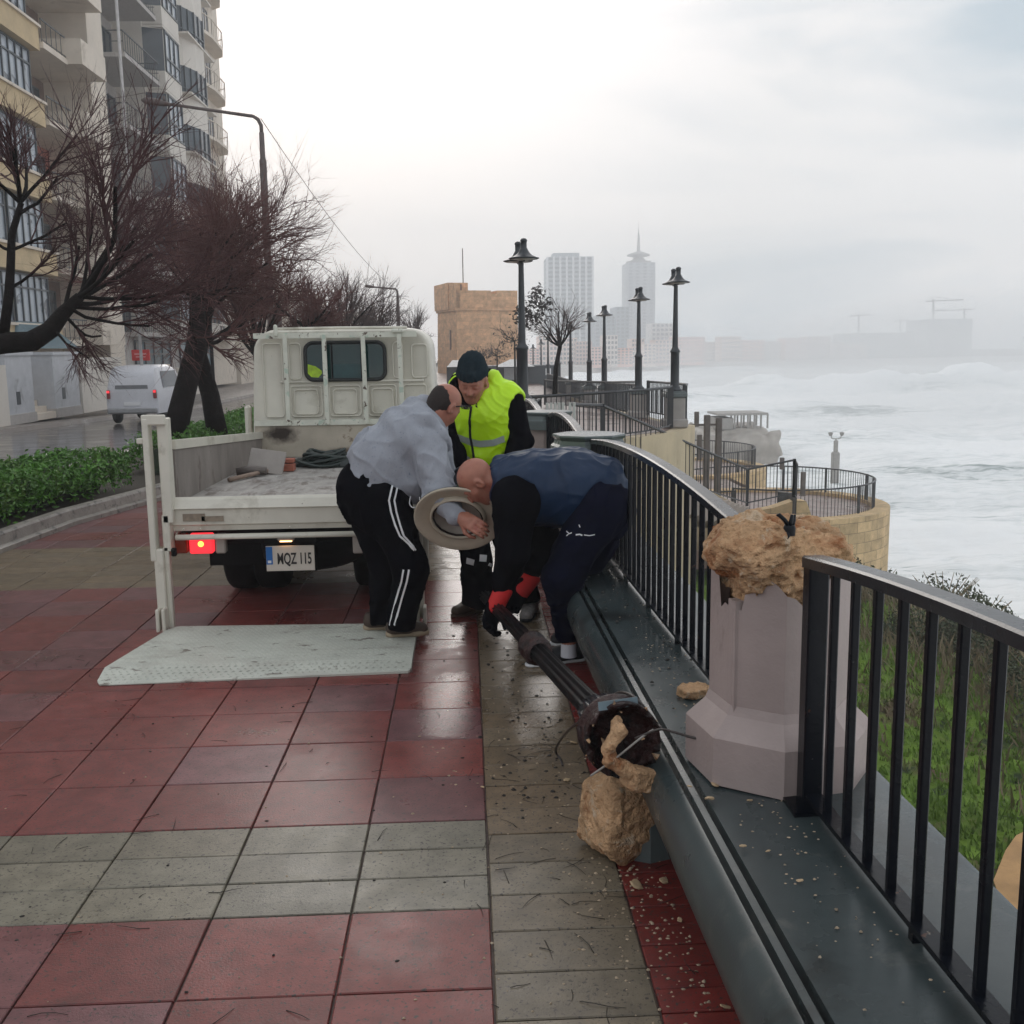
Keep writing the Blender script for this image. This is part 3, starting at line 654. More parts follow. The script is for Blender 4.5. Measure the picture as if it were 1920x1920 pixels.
for (cx, cy_, r, lab, bz_) in ((11.3, 37.3, 3.7, 'nearest', -4.25), (10.3, 50.0, 3.9, 'farther', -4.3)):
    root = thing('round_terrace', lab+' round sandstone terrace jutting out over the sea', 'terrace', (cx, cy_, -9), 'round sandstone terraces')
    P2 = arc(cx, cy_, r+.45, 165, -150, 0, 40)[::-1]
    wall_strip([(p[0], p[1]) for p in P2][::-1][::-1], -9.6, bz_+.12, .62, 'curved_wall', mat_block, parent=root)
    mb = MB(); mb.add([(cx, cy_, bz_)]+[(cx+(r+.1)*cos(2*pi*k/40), cy_+(r+.1)*sin(2*pi*k/40), bz_) for k in range(40)], [(0, 1+k, 1+(k+1) % 40) for k in range(40)]); mb.build('terrace_floor', mat_tfloor, root)
    fence(arc(cx, cy_, r-.08, 150, -128, bz_+1.07, 30), 1.05, lab+' round picket fence standing on the '+lab+' terrace', sp=.14, posts=(0, 9, 12, 16, 22, 30), group='round fences on the terraces')
fence([(9.0, 33.9, -3.2), (7.2, 33.5, -3.2), (5.6, 36, -3.15)], 1.0, 'short dark fence beside the nearest terrace entrance', sp=.14)
mb = MB(); mb.add([(4.9, 26.5, -4.3), (8.6, 27.5, -4.3), (11.5, 33, -4.3), (12, 60, -4.35), (4.9, 62, -4.35)], [(0, 1, 2, 3, 4)]); mb.add([(8.6, 27.5, -4.3), (8.6, 27.5, -9), (11.5, 33, -9), (11.5, 33, -4.3)], [(0, 1, 2, 3)]); mb.add([(12, 33, -4.3), (12, 33, -9), (12, 62, -9), (12, 60, -4.35)], [(0, 1, 2, 3)])
struct(mb.build('lower_walk', mat_tfloor))
pw = [aty(px, py, 31.5) for px, py in ((1330, 975), (1400, 962), (1450, 952), (1492, 938), (1512, 940), (1522, 968), (1533, 1000))]
wall_strip([(p[0], p[1]+.0*i) for i, p in enumerate(pw)], -8.8, [p[2] for p in pw], .45, 'stair_wall', mat_block, 'stepped sandstone wall beside the stairs to the nearest terrace')
pw = [aty(px, py, 29.5) for px, py in ((1270, 905), (1340, 925), (1420, 965), (1470, 985))]
wall_strip([(p[0], p[1]) for p in pw], -6.5, [p[2] for p in pw], .5, 'sloping_wall', mat_cream, 'sloping cream wall under the stair landing')
# gate frame of tall posts and small posts
mat_post = M_('weathered_post', (.13, .11, .10), rough=.7, var=.25, scale=5)
root = thing('tall_post_frame', 'two tall weathered posts with a crossbar beside the terraces', 'post frame', tuple(aty(1325, 900, 30)))
for px, y0 in ((1326, 778), (1348, 783)):
    p = aty(px, y0, 30); q = aty(px, 925, 30); mb = MB(); mb.box((p[0], p[1], (p[2]+q[2])/2-.3), (.17, .17, p[2]-q[2]+.6), bev=.02); mb.build('post', mat_post, root)
mb = MB(); mb.bar(aty(1278, 797, 30), aty(1352, 796, 30), .05, .06); mb.build('crossbar', mat_post, root)
for i, (px, y0, y1, Y, lab) in enumerate(((1306, 772, 800, 34, 'short weathered post left of the tall post frame'), (1311, 815, 862, 32, 'weathered post below the tall post frame, left of it'), (1505, 885, 930, 33, 'weathered post at the nearest terrace entrance'), (1466, 858, 880, 36, 'thin weathered post behind the fence gate'))):
    p = aty(px, y0, Y); q = aty(px, y1, Y); mb = MB(); mb.box((0, 0, (p[2]-q[2])/2), (.14, .14, p[2]-q[2]), bev=.01); o = mb.build('wooden_post', mat_post); o.location = (q[0], q[1], q[2]); tag(o, lab, 'post', 'weathered posts by the terraces')
# beach club on the rocks
mat_far = M_('far_concrete', (.35, .33, .31), rough=.9)
root = thing('beach_pavilion', 'open flat-roofed pavilion frame on the rocks, half lost in spray', 'pavilion', tuple(aty(1390, 808, 92)))
A0 = aty(1345, 805, 92); B0 = aty(1440, 805, 92); zt = aty(1440, 776, 92)[2]
mb = MB(); mb.box(((A0[0]+B0[0])/2, 94, zt), (B0[0]-A0[0], 4, .18)); mb.build('roof', mat_far, root)
for k in range(6):
    x = A0[0]+(B0[0]-A0[0])*(.35+.65*k/5)
    for yy_ in (92.2, 95.8): mb = MB(); mb.box((x, yy_, (zt+A0[2])/2), (.14, .14, zt-A0[2])); mb.build('column', mat_far, root)
mb = MB(); mb.box((A0[0]+(B0[0]-A0[0])*.16, 94, (zt+A0[2])/2-.2), ((B0[0]-A0[0])*.33, 3.6, zt-A0[2]-.3)); mb.build('back_room', mat_far, root)
_cr = A((A0[0]+B0[0])/2-.5, 95, A0[2]-1.9)
def f_pl(P):
    q = P-_cr; d = s_box(q, (0, 0, 0), ((B0[0]-A0[0])/2+1.2, 4.5, 1.75), .5); return d+1.3*np.abs(perlin(q*.3, 4))+.35*perlin(q*1.1, 6)-.25
o = sdf_object('rock_platform', f_pl, _cr-A(7, 8, 3.2), _cr+A(7, 8, 3), .14, M_('wet_rock', (.40, .36, .32), rough=.7, var=.3, scale=.5, bump=.6, bscale=2), origin=tuple(float(v) for v in _cr)); tag(o, 'low wet rock platform under the pavilion in the surf', 'rock')
root = thing('twin_lantern_post', 'squat post with two lanterns standing in the surf', 'lantern post', tuple(aty(1567, 842, 70)))
p = aty(1567, 842, 70); mb = MB(); mb.box((p[0], 70, p[2]+.1), (.26, .26, 1.0), bev=.03); mb.box((p[0], 70, p[2]-1.8), (.5, .5, 3.2), bev=.08); mb.tube([(p[0], 70, p[2]+.5), (p[0], 70, p[2]+.75)], .05, 6); mb.tube([(p[0]-.38, 70, p[2]+.95), (p[0]-.3, 70, p[2]+.75), (p[0], 70, p[2]+.7), (p[0]+.3, 70, p[2]+.75), (p[0]+.38, 70, p[2]+.95)], .035, 6); mb.build('post', mat_far, root)
for s in (-1, 1):
    mb = MB(); mb.lathe([(.001, 0), (.11, .01), (.17, .21), (.19, .22), (.03, .26)], Matrix.Translation((p[0]+s*.4, 70, p[2]+.92)), 8); mb.build('lantern', mat_far, root)

# ---------------- fallen lamp post
mat_blackwet = wet(M_('wet_black_paint', (.003, .003, .0045), spec=.09, rough=.45, var=.3, scale=12, bump=.2, bscale=60, bdist=.004, spots=((.014, .007, .007), 8, .56, .08)), .25)
mat_bulb = M_('glossy_blue_black', (.006, .008, .014), rough=.22, var=.3, bump=.3, bscale=70, bdist=.004)
FB = Vector(aty(1168, 1388, 2.93)); FE = Vector(aty(910, 1118, 5.55)); FD = (FE-FB); FL = FD.length; FD.normalize()
fx = FD.cross(Vector((0, 0, 1))).normalized(); fy = FD.cross(fx)
FM = Matrix(((fx[0], fy[0], FD[0], FB[0]), (fx[1], fy[1], FD[1], FB[1]), (fx[2], fy[2], FD[2], FB[2]), (0, 0, 0, 1)))
root = thing('fallen_lamp_post', 'fallen black fluted lamp post lying on the paving, its broken base toward the camera', 'lamp post', tuple(FB))
mb = MB(); mb.lathe([(.044, .355), (.048, .38), (.044, .42), (.040, 1.24)], FM, 72, flute=.26, fluten=10); mb.build('lower_column', mat_blackwet, root)
mb = MB(); mb.lathe([(.037, 1.36), (.035, FL)], FM, 72, flute=.26, fluten=10); mb.build('upper_column', mat_blackwet, root)
mb = MB(); mb.lathe([(.042, 1.20), (.056, 1.215), (.062, 1.24), (.053, 1.265), (.051, 1.31), (.064, 1.33), (.064, 1.36), (.048, 1.385), (.036, 1.39)], FM, 24); mb.build('collar', mat_rust, root)
mb = MB(); mb.lathe([(.094, .112), (.078, .128), (.082, .17), (.086, .215), (.078, .265), (.060, .31), (.050, .345), (.044, .365)], FM, 84, flute=.24, fluten=12); mb.build('leafy_bulb', mat_bulb, root)
rr = random.Random(9); ringr = [(.116, .0), (.118, .015), (.113, .025), (.111, .075), (.118, .085), (.118, .10), (.098, .118)]
mb = MB(); vs = []; n = 40
for j, (r_, z_) in enumerate(ringr):
    for k in range(n):
        zz = z_+(rr.uniform(-.030, .022) if j == 0 else 0); vs.append(FM@Vector((r_*cos(2*pi*k/n), r_*sin(2*pi*k/n), zz)))
inn = [(.106, .008), (.100, .03), (.078, .06), (.04, .075), (.002, .08)]
for j, (r_, z_) in enumerate(inn):
    for k in range(n): rn = r_+(rr.uniform(-.016, .003) if j < 3 else 0); vs.append(FM@Vector((rn*cos(2*pi*k/n), rn*sin(2*pi*k/n), z_+rr.uniform(-.012, .018))))
def ringf(a, b): return [(a*n+k, a*n+(k+1) % n, b*n+(k+1) % n, b*n+k) for k in range(n)]
fs = []; m = len(ringr)
for j in range(m-1): fs += ringf(j, j+1)
fs += [f[::-1] for f in ringf(0, m)]
for j in range(len(inn)-1): fs += [f[::-1] for f in ringf(m+j, m+j+1)]
mb.add(vs, fs, True); mb.build('broken_base', mat_rust, root)
mb = MB()
for _ in range(26):
    a = rr.uniform(0, 6.28); q_ = rr.choice((.06, .09, .11, .116)); c_ = FM@Vector((q_*cos(a), q_*sin(a), rr.uniform(-.01, .03))); s_ = rr.uniform(.005, .015)
    V_ = [c_+Vector((rr.gauss(0, 1), rr.gauss(0, 1), rr.gauss(0, 1))).normalized()*s_*rr.uniform(.6, 1.3) for _ in range(6)]; mb.add(V_, [(0, 1, 2), (0, 2, 3), (0, 3, 4), (0, 4, 1), (5, 2, 1), (5, 3, 2), (5, 4, 3), (5, 1, 4)])
mb.build('mortar_bits', mat_rock, root)
mb = MB(); q = FM@Vector((-.02, -.155, .07)); qq = Vector(FM@Vector((0, 0, .05)))+Vector((-.005, -.03, .112)); M = Matrix.Translation(qq)@Matrix.Rotation(.30, 4, 'Z')@Matrix.Rotation(-.25, 4, 'X'); mb.box((0, 0, 0), (.13, .005, .026), M=M); mb.build('painted_band', M_('pale_blue_paint', (.18, .25, .29), rough=.35, var=.2), root)
def cable(pxs, r, name, mat, root):
    mb = MB(); P_ = [Vector(aty(*p)) for p in pxs]; sm = []
    for i in range(len(P_)-1):
        p0 = P_[max(0, i-1)]; p1 = P_[i]; p2 = P_[i+1]; p3 = P_[min(len(P_)-1, i+2)]
        for k in range(6):
            t = k/6; sm.append(.5*((2*p1)+(-p0+p2)*t+(2*p0-5*p1+4*p2-p3)*t*t+(-p0+3*p1-3*p2+p3)*t**3))
    sm.append(P_[-1]); mb.tube(sm, r, 6); return mb.build(name, mat, root)
mat_cable = M_('cable_rubber', (.035, .025, .022), rough=.4); mat_wire = M_('pale_wire', (.28, .26, .24), rough=.4)
cable([(1100, 1345, 3.3), (1065, 1370, 3.5), (1042, 1405, 3.85), (1052, 1425, 3.86), (1055, 1436, 3.84)], .005, 'cable', mat_cable, root)
cable([(1140, 1310, 3.2), (1165, 1298, 3.1), (1195, 1312, 3.0), (1225, 1350, 2.95), (1240, 1365, 2.9)], .005, 'cable', mat_cable, root)
cable([(1190, 1385, 2.86), (1235, 1368, 2.84), (1262, 1372, 2.82), (1295, 1382, 2.80), (1318, 1386, 2.78)], .004, 'cable', mat_cable, root)
cable([(1107, 1455, 2.88), (1150, 1425, 2.86), (1200, 1385, 2.85), (1225, 1368, 2.86)], .0035, 'wire', mat_wire, root)

# ---------------- stone chunks
def chunk(name, c, half, seed, label, rot=0, tilt=0, vox=.006, mat=None, group='broken stone lying around the lamp base', extra=None):
    c = np.array(c, np.float32); Rm = np.array(Matrix.Rotation(rot, 3, 'Z')@Matrix.Rotation(tilt, 3, 'Y'), np.float32)
    def f(P):
        q = (P-c)@Rm
        d = s_box(q, (0, 0, 0), half, min(half)*.35)
        for k in range(5):
            rs = np.random.RandomState(seed*10+k); nn_ = rs.normal(size=3); nn_ /= np.linalg.norm(nn_); d = smax(d, q@nn_.astype(np.float32)-float(np.dot(np.abs(nn_), half))*.72, .008)
        s = max(half); return d+.16*s*np.abs(perlin(q/s*1.7, seed))-.05*s+.09*s*np.abs(perlin(q/s*4.5, seed+1))+.05*s*np.abs(perlin(q/s*11, seed+2))-.03*s
    e = float(max(half))*1.9; o = sdf_object(name, f, c-e, c+e, vox, mat or mat_rock, origin=tuple(float(v) for v in (c[0], c[1], c[2]-half[2])))
    if label: tag(o, label, 'stone', group)
    return o
c1 = aty(1158, 1523, 3.15); c1[2] = .14
ck = chunk('stone_chunk', c1, (.088, .11, .14), 4, 'largest orange stone chunk, its right side painted grey, below the broken lamp base', .35, .12)
mb = MB(); M = Matrix.Translation((c1[0]+.10, c1[1]+.03, .105))@Matrix.Rotation(.25, 4, 'Z'); mb.prism(octa(.105, .1), -.105, .075, M=M); mb.prism(octa(.085, .1), .075, .095, M=M)
cp = mb.build('painted_facing', mat_cap, origin=(c1[0], c1[1], c1[2]-.125)); cp.location = (0, 0, 0); cp.parent = ck
c2 = aty(1206, 1462, 2.88)
chunk('stone_chunk', c2, (.062, .04, .034), 7, 'orange stone piece wedged under the rim of the broken lamp base', .5, .35)
c3 = aty(1152, 1395, 2.87)
def f_s(P):
    pts = [aty(1155, 1352, 2.92), aty(1162, 1372, 2.88), aty(1140, 1402, 2.86), aty(1144, 1425, 2.86), aty(1178, 1447, 2.86)]
    return s_chain(P, pts, [.016, .021, .018, .021, .025], .01)+.02*np.abs(perlin(P*28, 4))-.004
c4 = np.array(c3, np.float32); o = sdf_object('stone_sliver', f_s, c4-A(.2, .3, .25), c4+A(.2, .2, .2), .005, mat_rock, origin=tuple(float(v) for v in c3)); tag(o, 'long bent stone sliver hanging out of the broken lamp base', 'stone', 'broken stone lying around the lamp base')
o = chunk('stone_chunk', aty(1300, 1339, 3.42)*np.array([1, 1, 0])+np.array([0, 0, .455]), (.055, .05, .018), 12, 'reddish flat stone fragment on the wall seat just left of the broken pillar', .3, 0, .004)
# ================================================================ TRUCK
R = random.Random(21)
mat_truck = M_('worn_cream_paint', (.64, .61, .53), rough=.38, var=.10, scale=2.5, bump=.08, bscale=30, bdist=.004, spots=((.10, .055, .03), 24, .69, .02), spots2=((.38, .35, .28), 2.2, .56, .14))
mat_rack = M_('flaking_rack_paint', (.60, .60, .52), rough=.5, var=.12, scale=8, bump=.3, bscale=40, bdist=.004, spots=((.09, .06, .045), 17, .60, .03), spots2=((.42, .5, .42), 11, .56, .05))
mat_bed = M_('scuffed_bed_floor', (.32, .30, .28), rough=.6, var=.3, scale=5, bump=.3, bscale=25, bdist=.005, spots=((.14, .115, .1), 3.5, .52, .12), spots2=((.6, .6, .58), 12, .66, .04), stretch=(3, 1, 1))
mat_side = M_('bare_board', (.235, .205, .185), rough=.75, var=.22, scale=4, bump=.3, bscale=25, spots=((.12, .09, .075), 6, .60, .1), spots2=((.36, .33, .3), 14, .64, .05), stretch=(1, 1, .5))
mat_chassis = M_('chassis_black', (.006, .006, .007), spec=.15, rough=.7, var=.3)
mat_tyre = M_('tyre_rubber', (.008, .008, .009), spec=.2, rough=.75, var=.3, bump=.3, bscale=60)
mat_glass = M_('dark_cab_glass', (.004, .028, .026), rough=.05, var=0, spec=.6)
mat_red_l = M_('lit_tail_lamp', (.6, .02, .03), rough=.3, var=0, emit=(1, .035, .05), estr=1.1)
mat_red_c = M_('tail_bulb', (1, .5, .1), var=0, emit=(1, .38, .06), estr=3.2)
mat_amber = M_('amber_lens', (.23, .03, .012), rough=.25, var=0)
mat_clear = M_('reverse_lens', (.34, .30, .27), rough=.25, var=0)
TX0, TX1 = -1.80, -.34; TC = (TX0+TX1)/2; T = thing('flatbed_truck', 'old cream flatbed truck with its tail lift lowered to the paving, one tail lamp lit', 'truck', (TC, 6.1, 0))
def tb(name, mat, *boxes, parent=None, bev=.006):
    mb = MB()
    for b in boxes: mb.box(b[0], b[1], rz=b[2] if len(b) > 2 else 0, bev=bev)
    return mb.build(name, mat, parent or T)
# bed
mb = MB(); mb.box((TC, 7.5, .745), (1.50, 2.72, .03)); mb.build('bed_floor', mat_bed, T)
mb = MB(); # tail beam profile extruded in x
prof_t = [(6.10, .79), (6.115, .805), (6.16, .80), (6.16, .60), (6.125, .60), (6.118, .63), (6.10, .64), (6.095, .73), (6.075, .74)]
mb.loft([[(x, y, z) for y, z in prof_t] for x in (TX0+.015, TX1-.02)], smooth=False); tbm = mb.build('tail_beam', mat_truck, T)
mb = MB(); mb.tube([(TX0+.05, 6.2, .60), (TX0+.05, 6.10, .565), (TX1-.05, 6.10, .565), (TX1-.05, 6.2, .60)], .018, 8); mb.build('tail_pipe_rail', mat_truck, T)
mb = MB(); mb.box((TX0+.165, 6.093, .685), (.13, .004, .045)); mb.box((TX0+.275, 6.093, .675), (.13, .004, .032)); mb.build('worn_decal', M_('worn_decal', (.25, .2, .15), rough=.6, var=.3, scale=30), tbm)
for x in (TX0+.1, TX0+.2, TC, TX1-.3): mb = MB(); mb.lathe([(.001, 0), (.008, 0), (.006, .006), (.001, .008)], Matrix.Translation((x, 6.10, .615))@Matrix.Rotation(pi/2, 4, 'X'), 8); mb.build('rivet', mat_truck, tbm)
# side boards (top falls gently toward the cab)
def side(x, s):
    mb = MB(); vs = []
    for y, zt in ((6.16, 1.135), (8.78, .975)):
        vs += [(x-.012, y, .76), (x+.012, y, .76), (x+.012, y, zt-.05), (x-.012, y, zt-.05)]
    mb.add(vs, [(0, 1, 2, 3), (7, 6, 5, 4), (0, 4, 5, 1), (1, 5, 6, 2), (2, 6, 7, 3), (3, 7, 4, 0)]); o = mb.build('side_board', mat_side, T)
    mb = MB(); mb.bar((x, 6.16, 1.115), (x, 8.78, .955), .045, .055); mb.build('board_rim', mat_truck, o)
side(TX0+.045, 1)
mb = MB(); mb.bar((TX1-.03, 6.2, .79), (TX1-.03, 8.78, .79), .045, .10); mb.build('lowered_side_board', mat_truck, T)
# headboard and rack
mb = MB(); mb.box((TC+.0, 8.80, .90), (1.46, .03, .27)); mb.build('headboard', M_('rusty_headboard', (.42, .37, .30), rough=.65, var=.18, scale=3, bump=.2, bscale=20, spots=((.07, .045, .035), 2.6, .60, .10), spots2=((.2, .15, .11), 9, .6, .06)), T)
mb = MB(); mb.box((TC-.02, 8.795, 1.055), (1.42, .05, .045)); mb.box((TC-.02, 8.795, 1.785), (1.36, .05, .045)); 
for px in (534, 607, 680, 748):
    a = aty(px, 630, 8.77); b = aty(px+8, 800, 8.77); mb.bar((b[0], 8.765, 1.04), (a[0], 8.765, 1.79), .035, .03, up=(0, 1, 0))
mb.build('cab_guard_rack', mat_rack, T)
for px in (516, 745): p = aty(px, 620, 8.75); mb = MB(); mb.box((p[0], 8.76, p[2]+.0), (.03 if px < 600 else .10, .04, .10 if px < 600 else .035), bev=.01); mb.build('rack_bracket', mat_rack, T)
def stain(m, c, r, col, soft=.5, amp=1.1):
    """a burnt or rusty stain with its own place and ragged outline on the surface"""
    nt = m.node_tree; L = nt.links; b = nt.nodes['Principled BSDF']; g = N(nt, 'ShaderNodeNewGeometry'); mp = N(nt, 'ShaderNodeMapping'); mp.inputs['Location'].default_value = [-a/q for a, q in zip(c, r)]; mp.inputs['Scale'].default_value = [1/q for q in r]; L.new(g.outputs['Position'], mp.inputs[0])
    ln = N(nt, 'ShaderNodeVectorMath', operation='LENGTH'); L.new(mp.outputs[0], ln.inputs[0]); n = N(nt, 'ShaderNodeTexNoise'); n.inputs['Scale'].default_value = 14; n.inputs['Detail'].default_value = 6; L.new(g.outputs['Position'], n.inputs[0])
    ad = N(nt, 'ShaderNodeMath', operation='MULTIPLY_ADD'); L.new(n.outputs[0], ad.inputs[0]); ad.inputs[1].default_value = amp; L.new(ln.outputs['Value'], ad.inputs[2])
    q = N(nt, 'ShaderNodeMapRange'); q.inputs['From Min'].default_value = 1+amp/2; q.inputs['From Max'].default_value = 1+amp/2-soft; L.new(ad.outputs[0], q.inputs['Value'])
    x = N(nt, 'ShaderNodeMix', data_type='RGBA'); L.new(q.outputs[0], x.inputs['Factor']); L.new(b.inputs['Base Color'].links[0].from_socket, x.inputs['A']); x.inputs['B'].default_value = (*col, 1); L.new(x.outputs['Result'], b.inputs['Base Color'])
stain(bpy.data.materials['rusty_headboard'], (TX0+.22, 8.78, .965), (.17, 3, .10), (.03, .018, .012), .6)
stain(bpy.data.materials['rusty_headboard'], (TX0+.9, 8.78, .80), (.5, 3, .05), (.16, .12, .09), .6)
# cab : lofted shell with ribs pressed into the back panel
CX0, CX1 = -1.86, -.235
def cabring(y, ins, z0, z1, r):
    o = []; x0, x1 = CX0+ins, CX1-ins; tt = .055
    for (cx, cz, a0, rr_) in ((x1-.04, z0+.04, -90, .04), (x1-r-tt, z1-r, 0, r), (x0+r+tt, z1-r, 90, r), (x0+.04, z0+.04, 180, .04)):
        for k in range(7): a = radians(a0+15*k); o.append((cx+rr_*cos(a), y, cz+rr_*sin(a)))
    # taper of the sides toward the roof is given by the arc centres
    return o
mb = MB(); rings = [cabring(8.90, .06, .62, 1.80, .15), cabring(8.885, .03, .60, 1.815, .17), cabring(8.90, .008, .59, 1.83, .185), cabring(8.97, 0, .58, 1.84, .19), cabring(9.9, 0, .58, 1.85, .19), cabring(10.3, .03, .60, 1.80, .2), cabring(10.62, .08, .62, 1.1, .12)]
mb.loft(rings); cab = mb.build('cab', mat_truck, T)
# back panel pressings
mb = MB()
def ribframe(x0, x1, z0, z1, r=.03, t=.0065, y=8.886):
    p = []
    for (cx, cz, a0) in ((x1-r, z0+r, -90), (x1-r, z1-r, 0), (x0+r, z1-r, 90), (x0+r, z0+r, 180)):
        for k in range(5): a = radians(a0+22.5*k); p.append((cx+r*cos(a), y, cz+r*sin(a)))
    mb.tube(p, t, 6, closed=True)
for x0, x1, z0, z1 in ((-1.50, -1.235, 1.10, 1.36), (-1.17, -.905, 1.10, 1.36), (-.84, -.60, 1.10, 1.36), (-.54, -.34, 1.10, 1.36), (-1.47, -1.27, 1.12, 1.33), (-1.14, -.94, 1.12, 1.33), (-.81, -.63, 1.12, 1.33), (-1.72, -1.56, 1.10, 1.72), (-1.50, -1.40, 1.42, 1.72), (-.62, -.54, 1.42, 1.72), (-.46, -.33, 1.42, 1.70)): ribframe(x0, x1, z0, z1)
for z in (1.395,): mb.tube([(-1.58, 8.886, z), (-.36, 8.886, z)], .010, 6)
mb.build('pressed_ribs', mat_truck, cab)
# window
a = aty(571, 643, 8.87); b = aty(723, 711, 8.87); wx0, wx1, wz0, wz1 = a[0], b[0], b[2], a[2]
def rrect(x0, x1, z0, z1, r, y, n=6):
    p = []
    for (cx, cz, a0) in ((x1-r, z0+r, -90), (x1-r, z1-r, 0), (x0+r, z1-r, 90), (x0+r, z0+r, 180)):
        for k in range(n+1): a = radians(a0+90*k/n); p.append((cx+r*cos(a), y, cz+r*sin(a)))
    return p
mb = MB(); mb.tube(rrect(wx0, wx1, wz0, wz1, .07, 8.872), .016, 8, closed=True); win = mb.build('window_seal', M_('rubber_seal', (.01, .012, .012), rough=.5), T)
mb = MB(); p = rrect(wx0, wx1, wz0, wz1, .07, 8.874); n_ = len(p); mb.add(p+[(x, 8.880, z) for x, y, z in p], [tuple(range(n_))]); mb.build('window_glass', mat_glass, win)
for px in (607+22, 680+4): p = aty(px, 676, 8.868); mb = MB(); mb.box((p[0]-.03, 8.868, (wz0+wz1)/2), (.012, .006, wz1-wz0)); mb.build('window_divider', mat_chassis, win)
mb = MB(); q = aty(576, 683, 8.869); mb.add([tuple(aty(px, py, 8.869)) for px, py in ((577, 683), (592, 687), (603, 695), (604, 700), (597, 708), (584, 707), (577, 700))], [(0, 1, 2, 3, 4, 5, 6)]); mb.build('yellow_vest_on_glass', M_('hi_vis_on_glass', (.35, .55, .01), rough=.3, var=.3, scale=18), win)  # flat hi-vis yellow shape laid on the face of the pane
mb = MB(); z_ = wz0+(wz1-wz0)*.36; mb.box(((wx0+wx1)/2+.03, 8.871, wz0+.075), ((wx1-wx0)*.42, .003, .12)); mb.build('seat_back_behind_glass', M_('seat_cloth', (.012, .05, .055), rough=.3, var=.3, scale=9), win)
# corner marker on the cab edge, roof lip
mb = MB(); mb.tube([(CX0+.26, 8.93, 1.845), (TC, 8.93, 1.848), (CX1-.26, 8.93, 1.845)], .012, 6); mb.build('roof_lip', mat_truck, cab)
mb = MB(); mb.box((CX0-.03, 8.99, .99), (.05, .10, .42), bev=.02); mb.build('cab_step_guard', mat_truck, cab)
# chassis
tb('chassis_rail', mat_chassis, ((TC-.35, 8.15, .56), (.09, 3.5, .16))); tb('chassis_rail', mat_chassis, ((TC+.35, 8.15, .56), (.09, 3.5, .16)))
tb('cross_member', mat_chassis, ((TC, 6.35, .53), (1.42, .10, .10))); tb('under_bed_frame', mat_chassis, ((TC, 7.5, .68), (1.44, 2.6, .09)))
tb('fuel_tank', mat_chassis, ((TC-.05, 7.9, .40), (1.1, .8, .30)))
def wheel(x, y, r=.345, w_=.20, parent=None, name='wheel', lab=None):
    mb = MB(); M = Matrix.Translation((x, y, r))@Matrix.Rotation(pi/2, 4, 'Y')
    mb.lathe([(r*.58, -w_*.46), (r*.78, -w_*.5), (r*.93, -w_*.48), (r*.985, -w_*.38), (r, -w_*.2), (r, w_*.2), (r*.985, w_*.38), (r*.93, w_*.48), (r*.78, w_*.5), (r*.58, w_*.46)], M, 36); o = mb.build(name, mat_tyre, parent or T)
    mb = MB(); mb.lathe([(.001, -.03), (r*.3, -.03), (r*.35, w_*.2), (r*.5, w_*.25), (r*.6, w_*.47), (r*.6, -w_*.47), (r*.5, -w_*.2), (r*.3, -.05), (.001, -.05)], M, 24); mb.build('rim', M_RIM, o); return o
M_RIM = M_('dusty_rim', (.22, .21, .19), rough=.5, var=.2)
for x in (TX0+.22, TX0+.42, TX1-.16, TX1-.36): wheel(x, 7.2)
wheel(CX0+.17, 9.75, .33); wheel(CX1-.16, 9.75, .33)
mb = MB(); mb.lathe([(.001, -.34), (.06, -.3), (.1, -.1), (.14, -.05), (.14, .05), (.1, .1), (.06, .3), (.001, .34)], Matrix.Translation((TC, 7.2, .34))@Matrix.Rotation(pi/2, 4, 'Y'), 16); mb.build('rear_axle', mat_chassis, T)
for x in (TX0+.29, TX1-.24): 
    mb = MB(); mb.box((x, 6.78, .42), (.44, .012, .34)); mb.box((x, 6.80, .63), (.46, .5, .02)); mb.build('mudflap', mat_chassis, T)
mb = MB(); M = Matrix.Translation((-1.03, 6.75, .40))@Matrix.Rotation(.10, 4, 'X'); mb.lathe([(.2, -.09), (.30, -.1), (.335, -.07), (.345, 0), (.335, .07), (.30, .1), (.2, .09)], M, 36); mb.build('spare_tyre', mat_tyre, T)
# lamps
def lampset(px0, px1, px2, px3, order):
    y = 6.13
    for (a_, b_, nm, mt) in order:
        p = aty(a_, 1002, y); q = aty(b_, 1038, y); mb = MB(); mb.box(((p[0]+q[0])/2, y+.03, (p[2]+q[2])/2), (q[0]-p[0]-.002, .06, p[2]-q[2]), bev=.008); o = mb.build(nm, mt, T)
        if nm == 'tail_lamp' and mt is mat_red_l:
            mb = MB(); mb.lathe([(.001, .005), (.012, .004), (.018, .001), (.018, -.004)], Matrix.Translation(((p[0]+q[0])/2, y-.001, (p[2]+q[2])/2))@Matrix.Rotation(pi/2, 4, 'X'), 16); mb.build('bulb', mat_red_c, o)
lampset(0, 0, 0, 0, [(322, 352, 'indicator_lamp', mat_amber), (353, 400, 'tail_lamp', mat_red_l), (402, 424, 'reversing_lamp', mat_clear)])
lampset(0, 0, 0, 0, [(660, 682, 'reversing_lamp', mat_clear), (684, 731, 'tail_lamp', M_('unlit_tail_lamp', (.25, .012, .012), rough=.25, var=0)), (732, 760, 'indicator_lamp', mat_amber)])
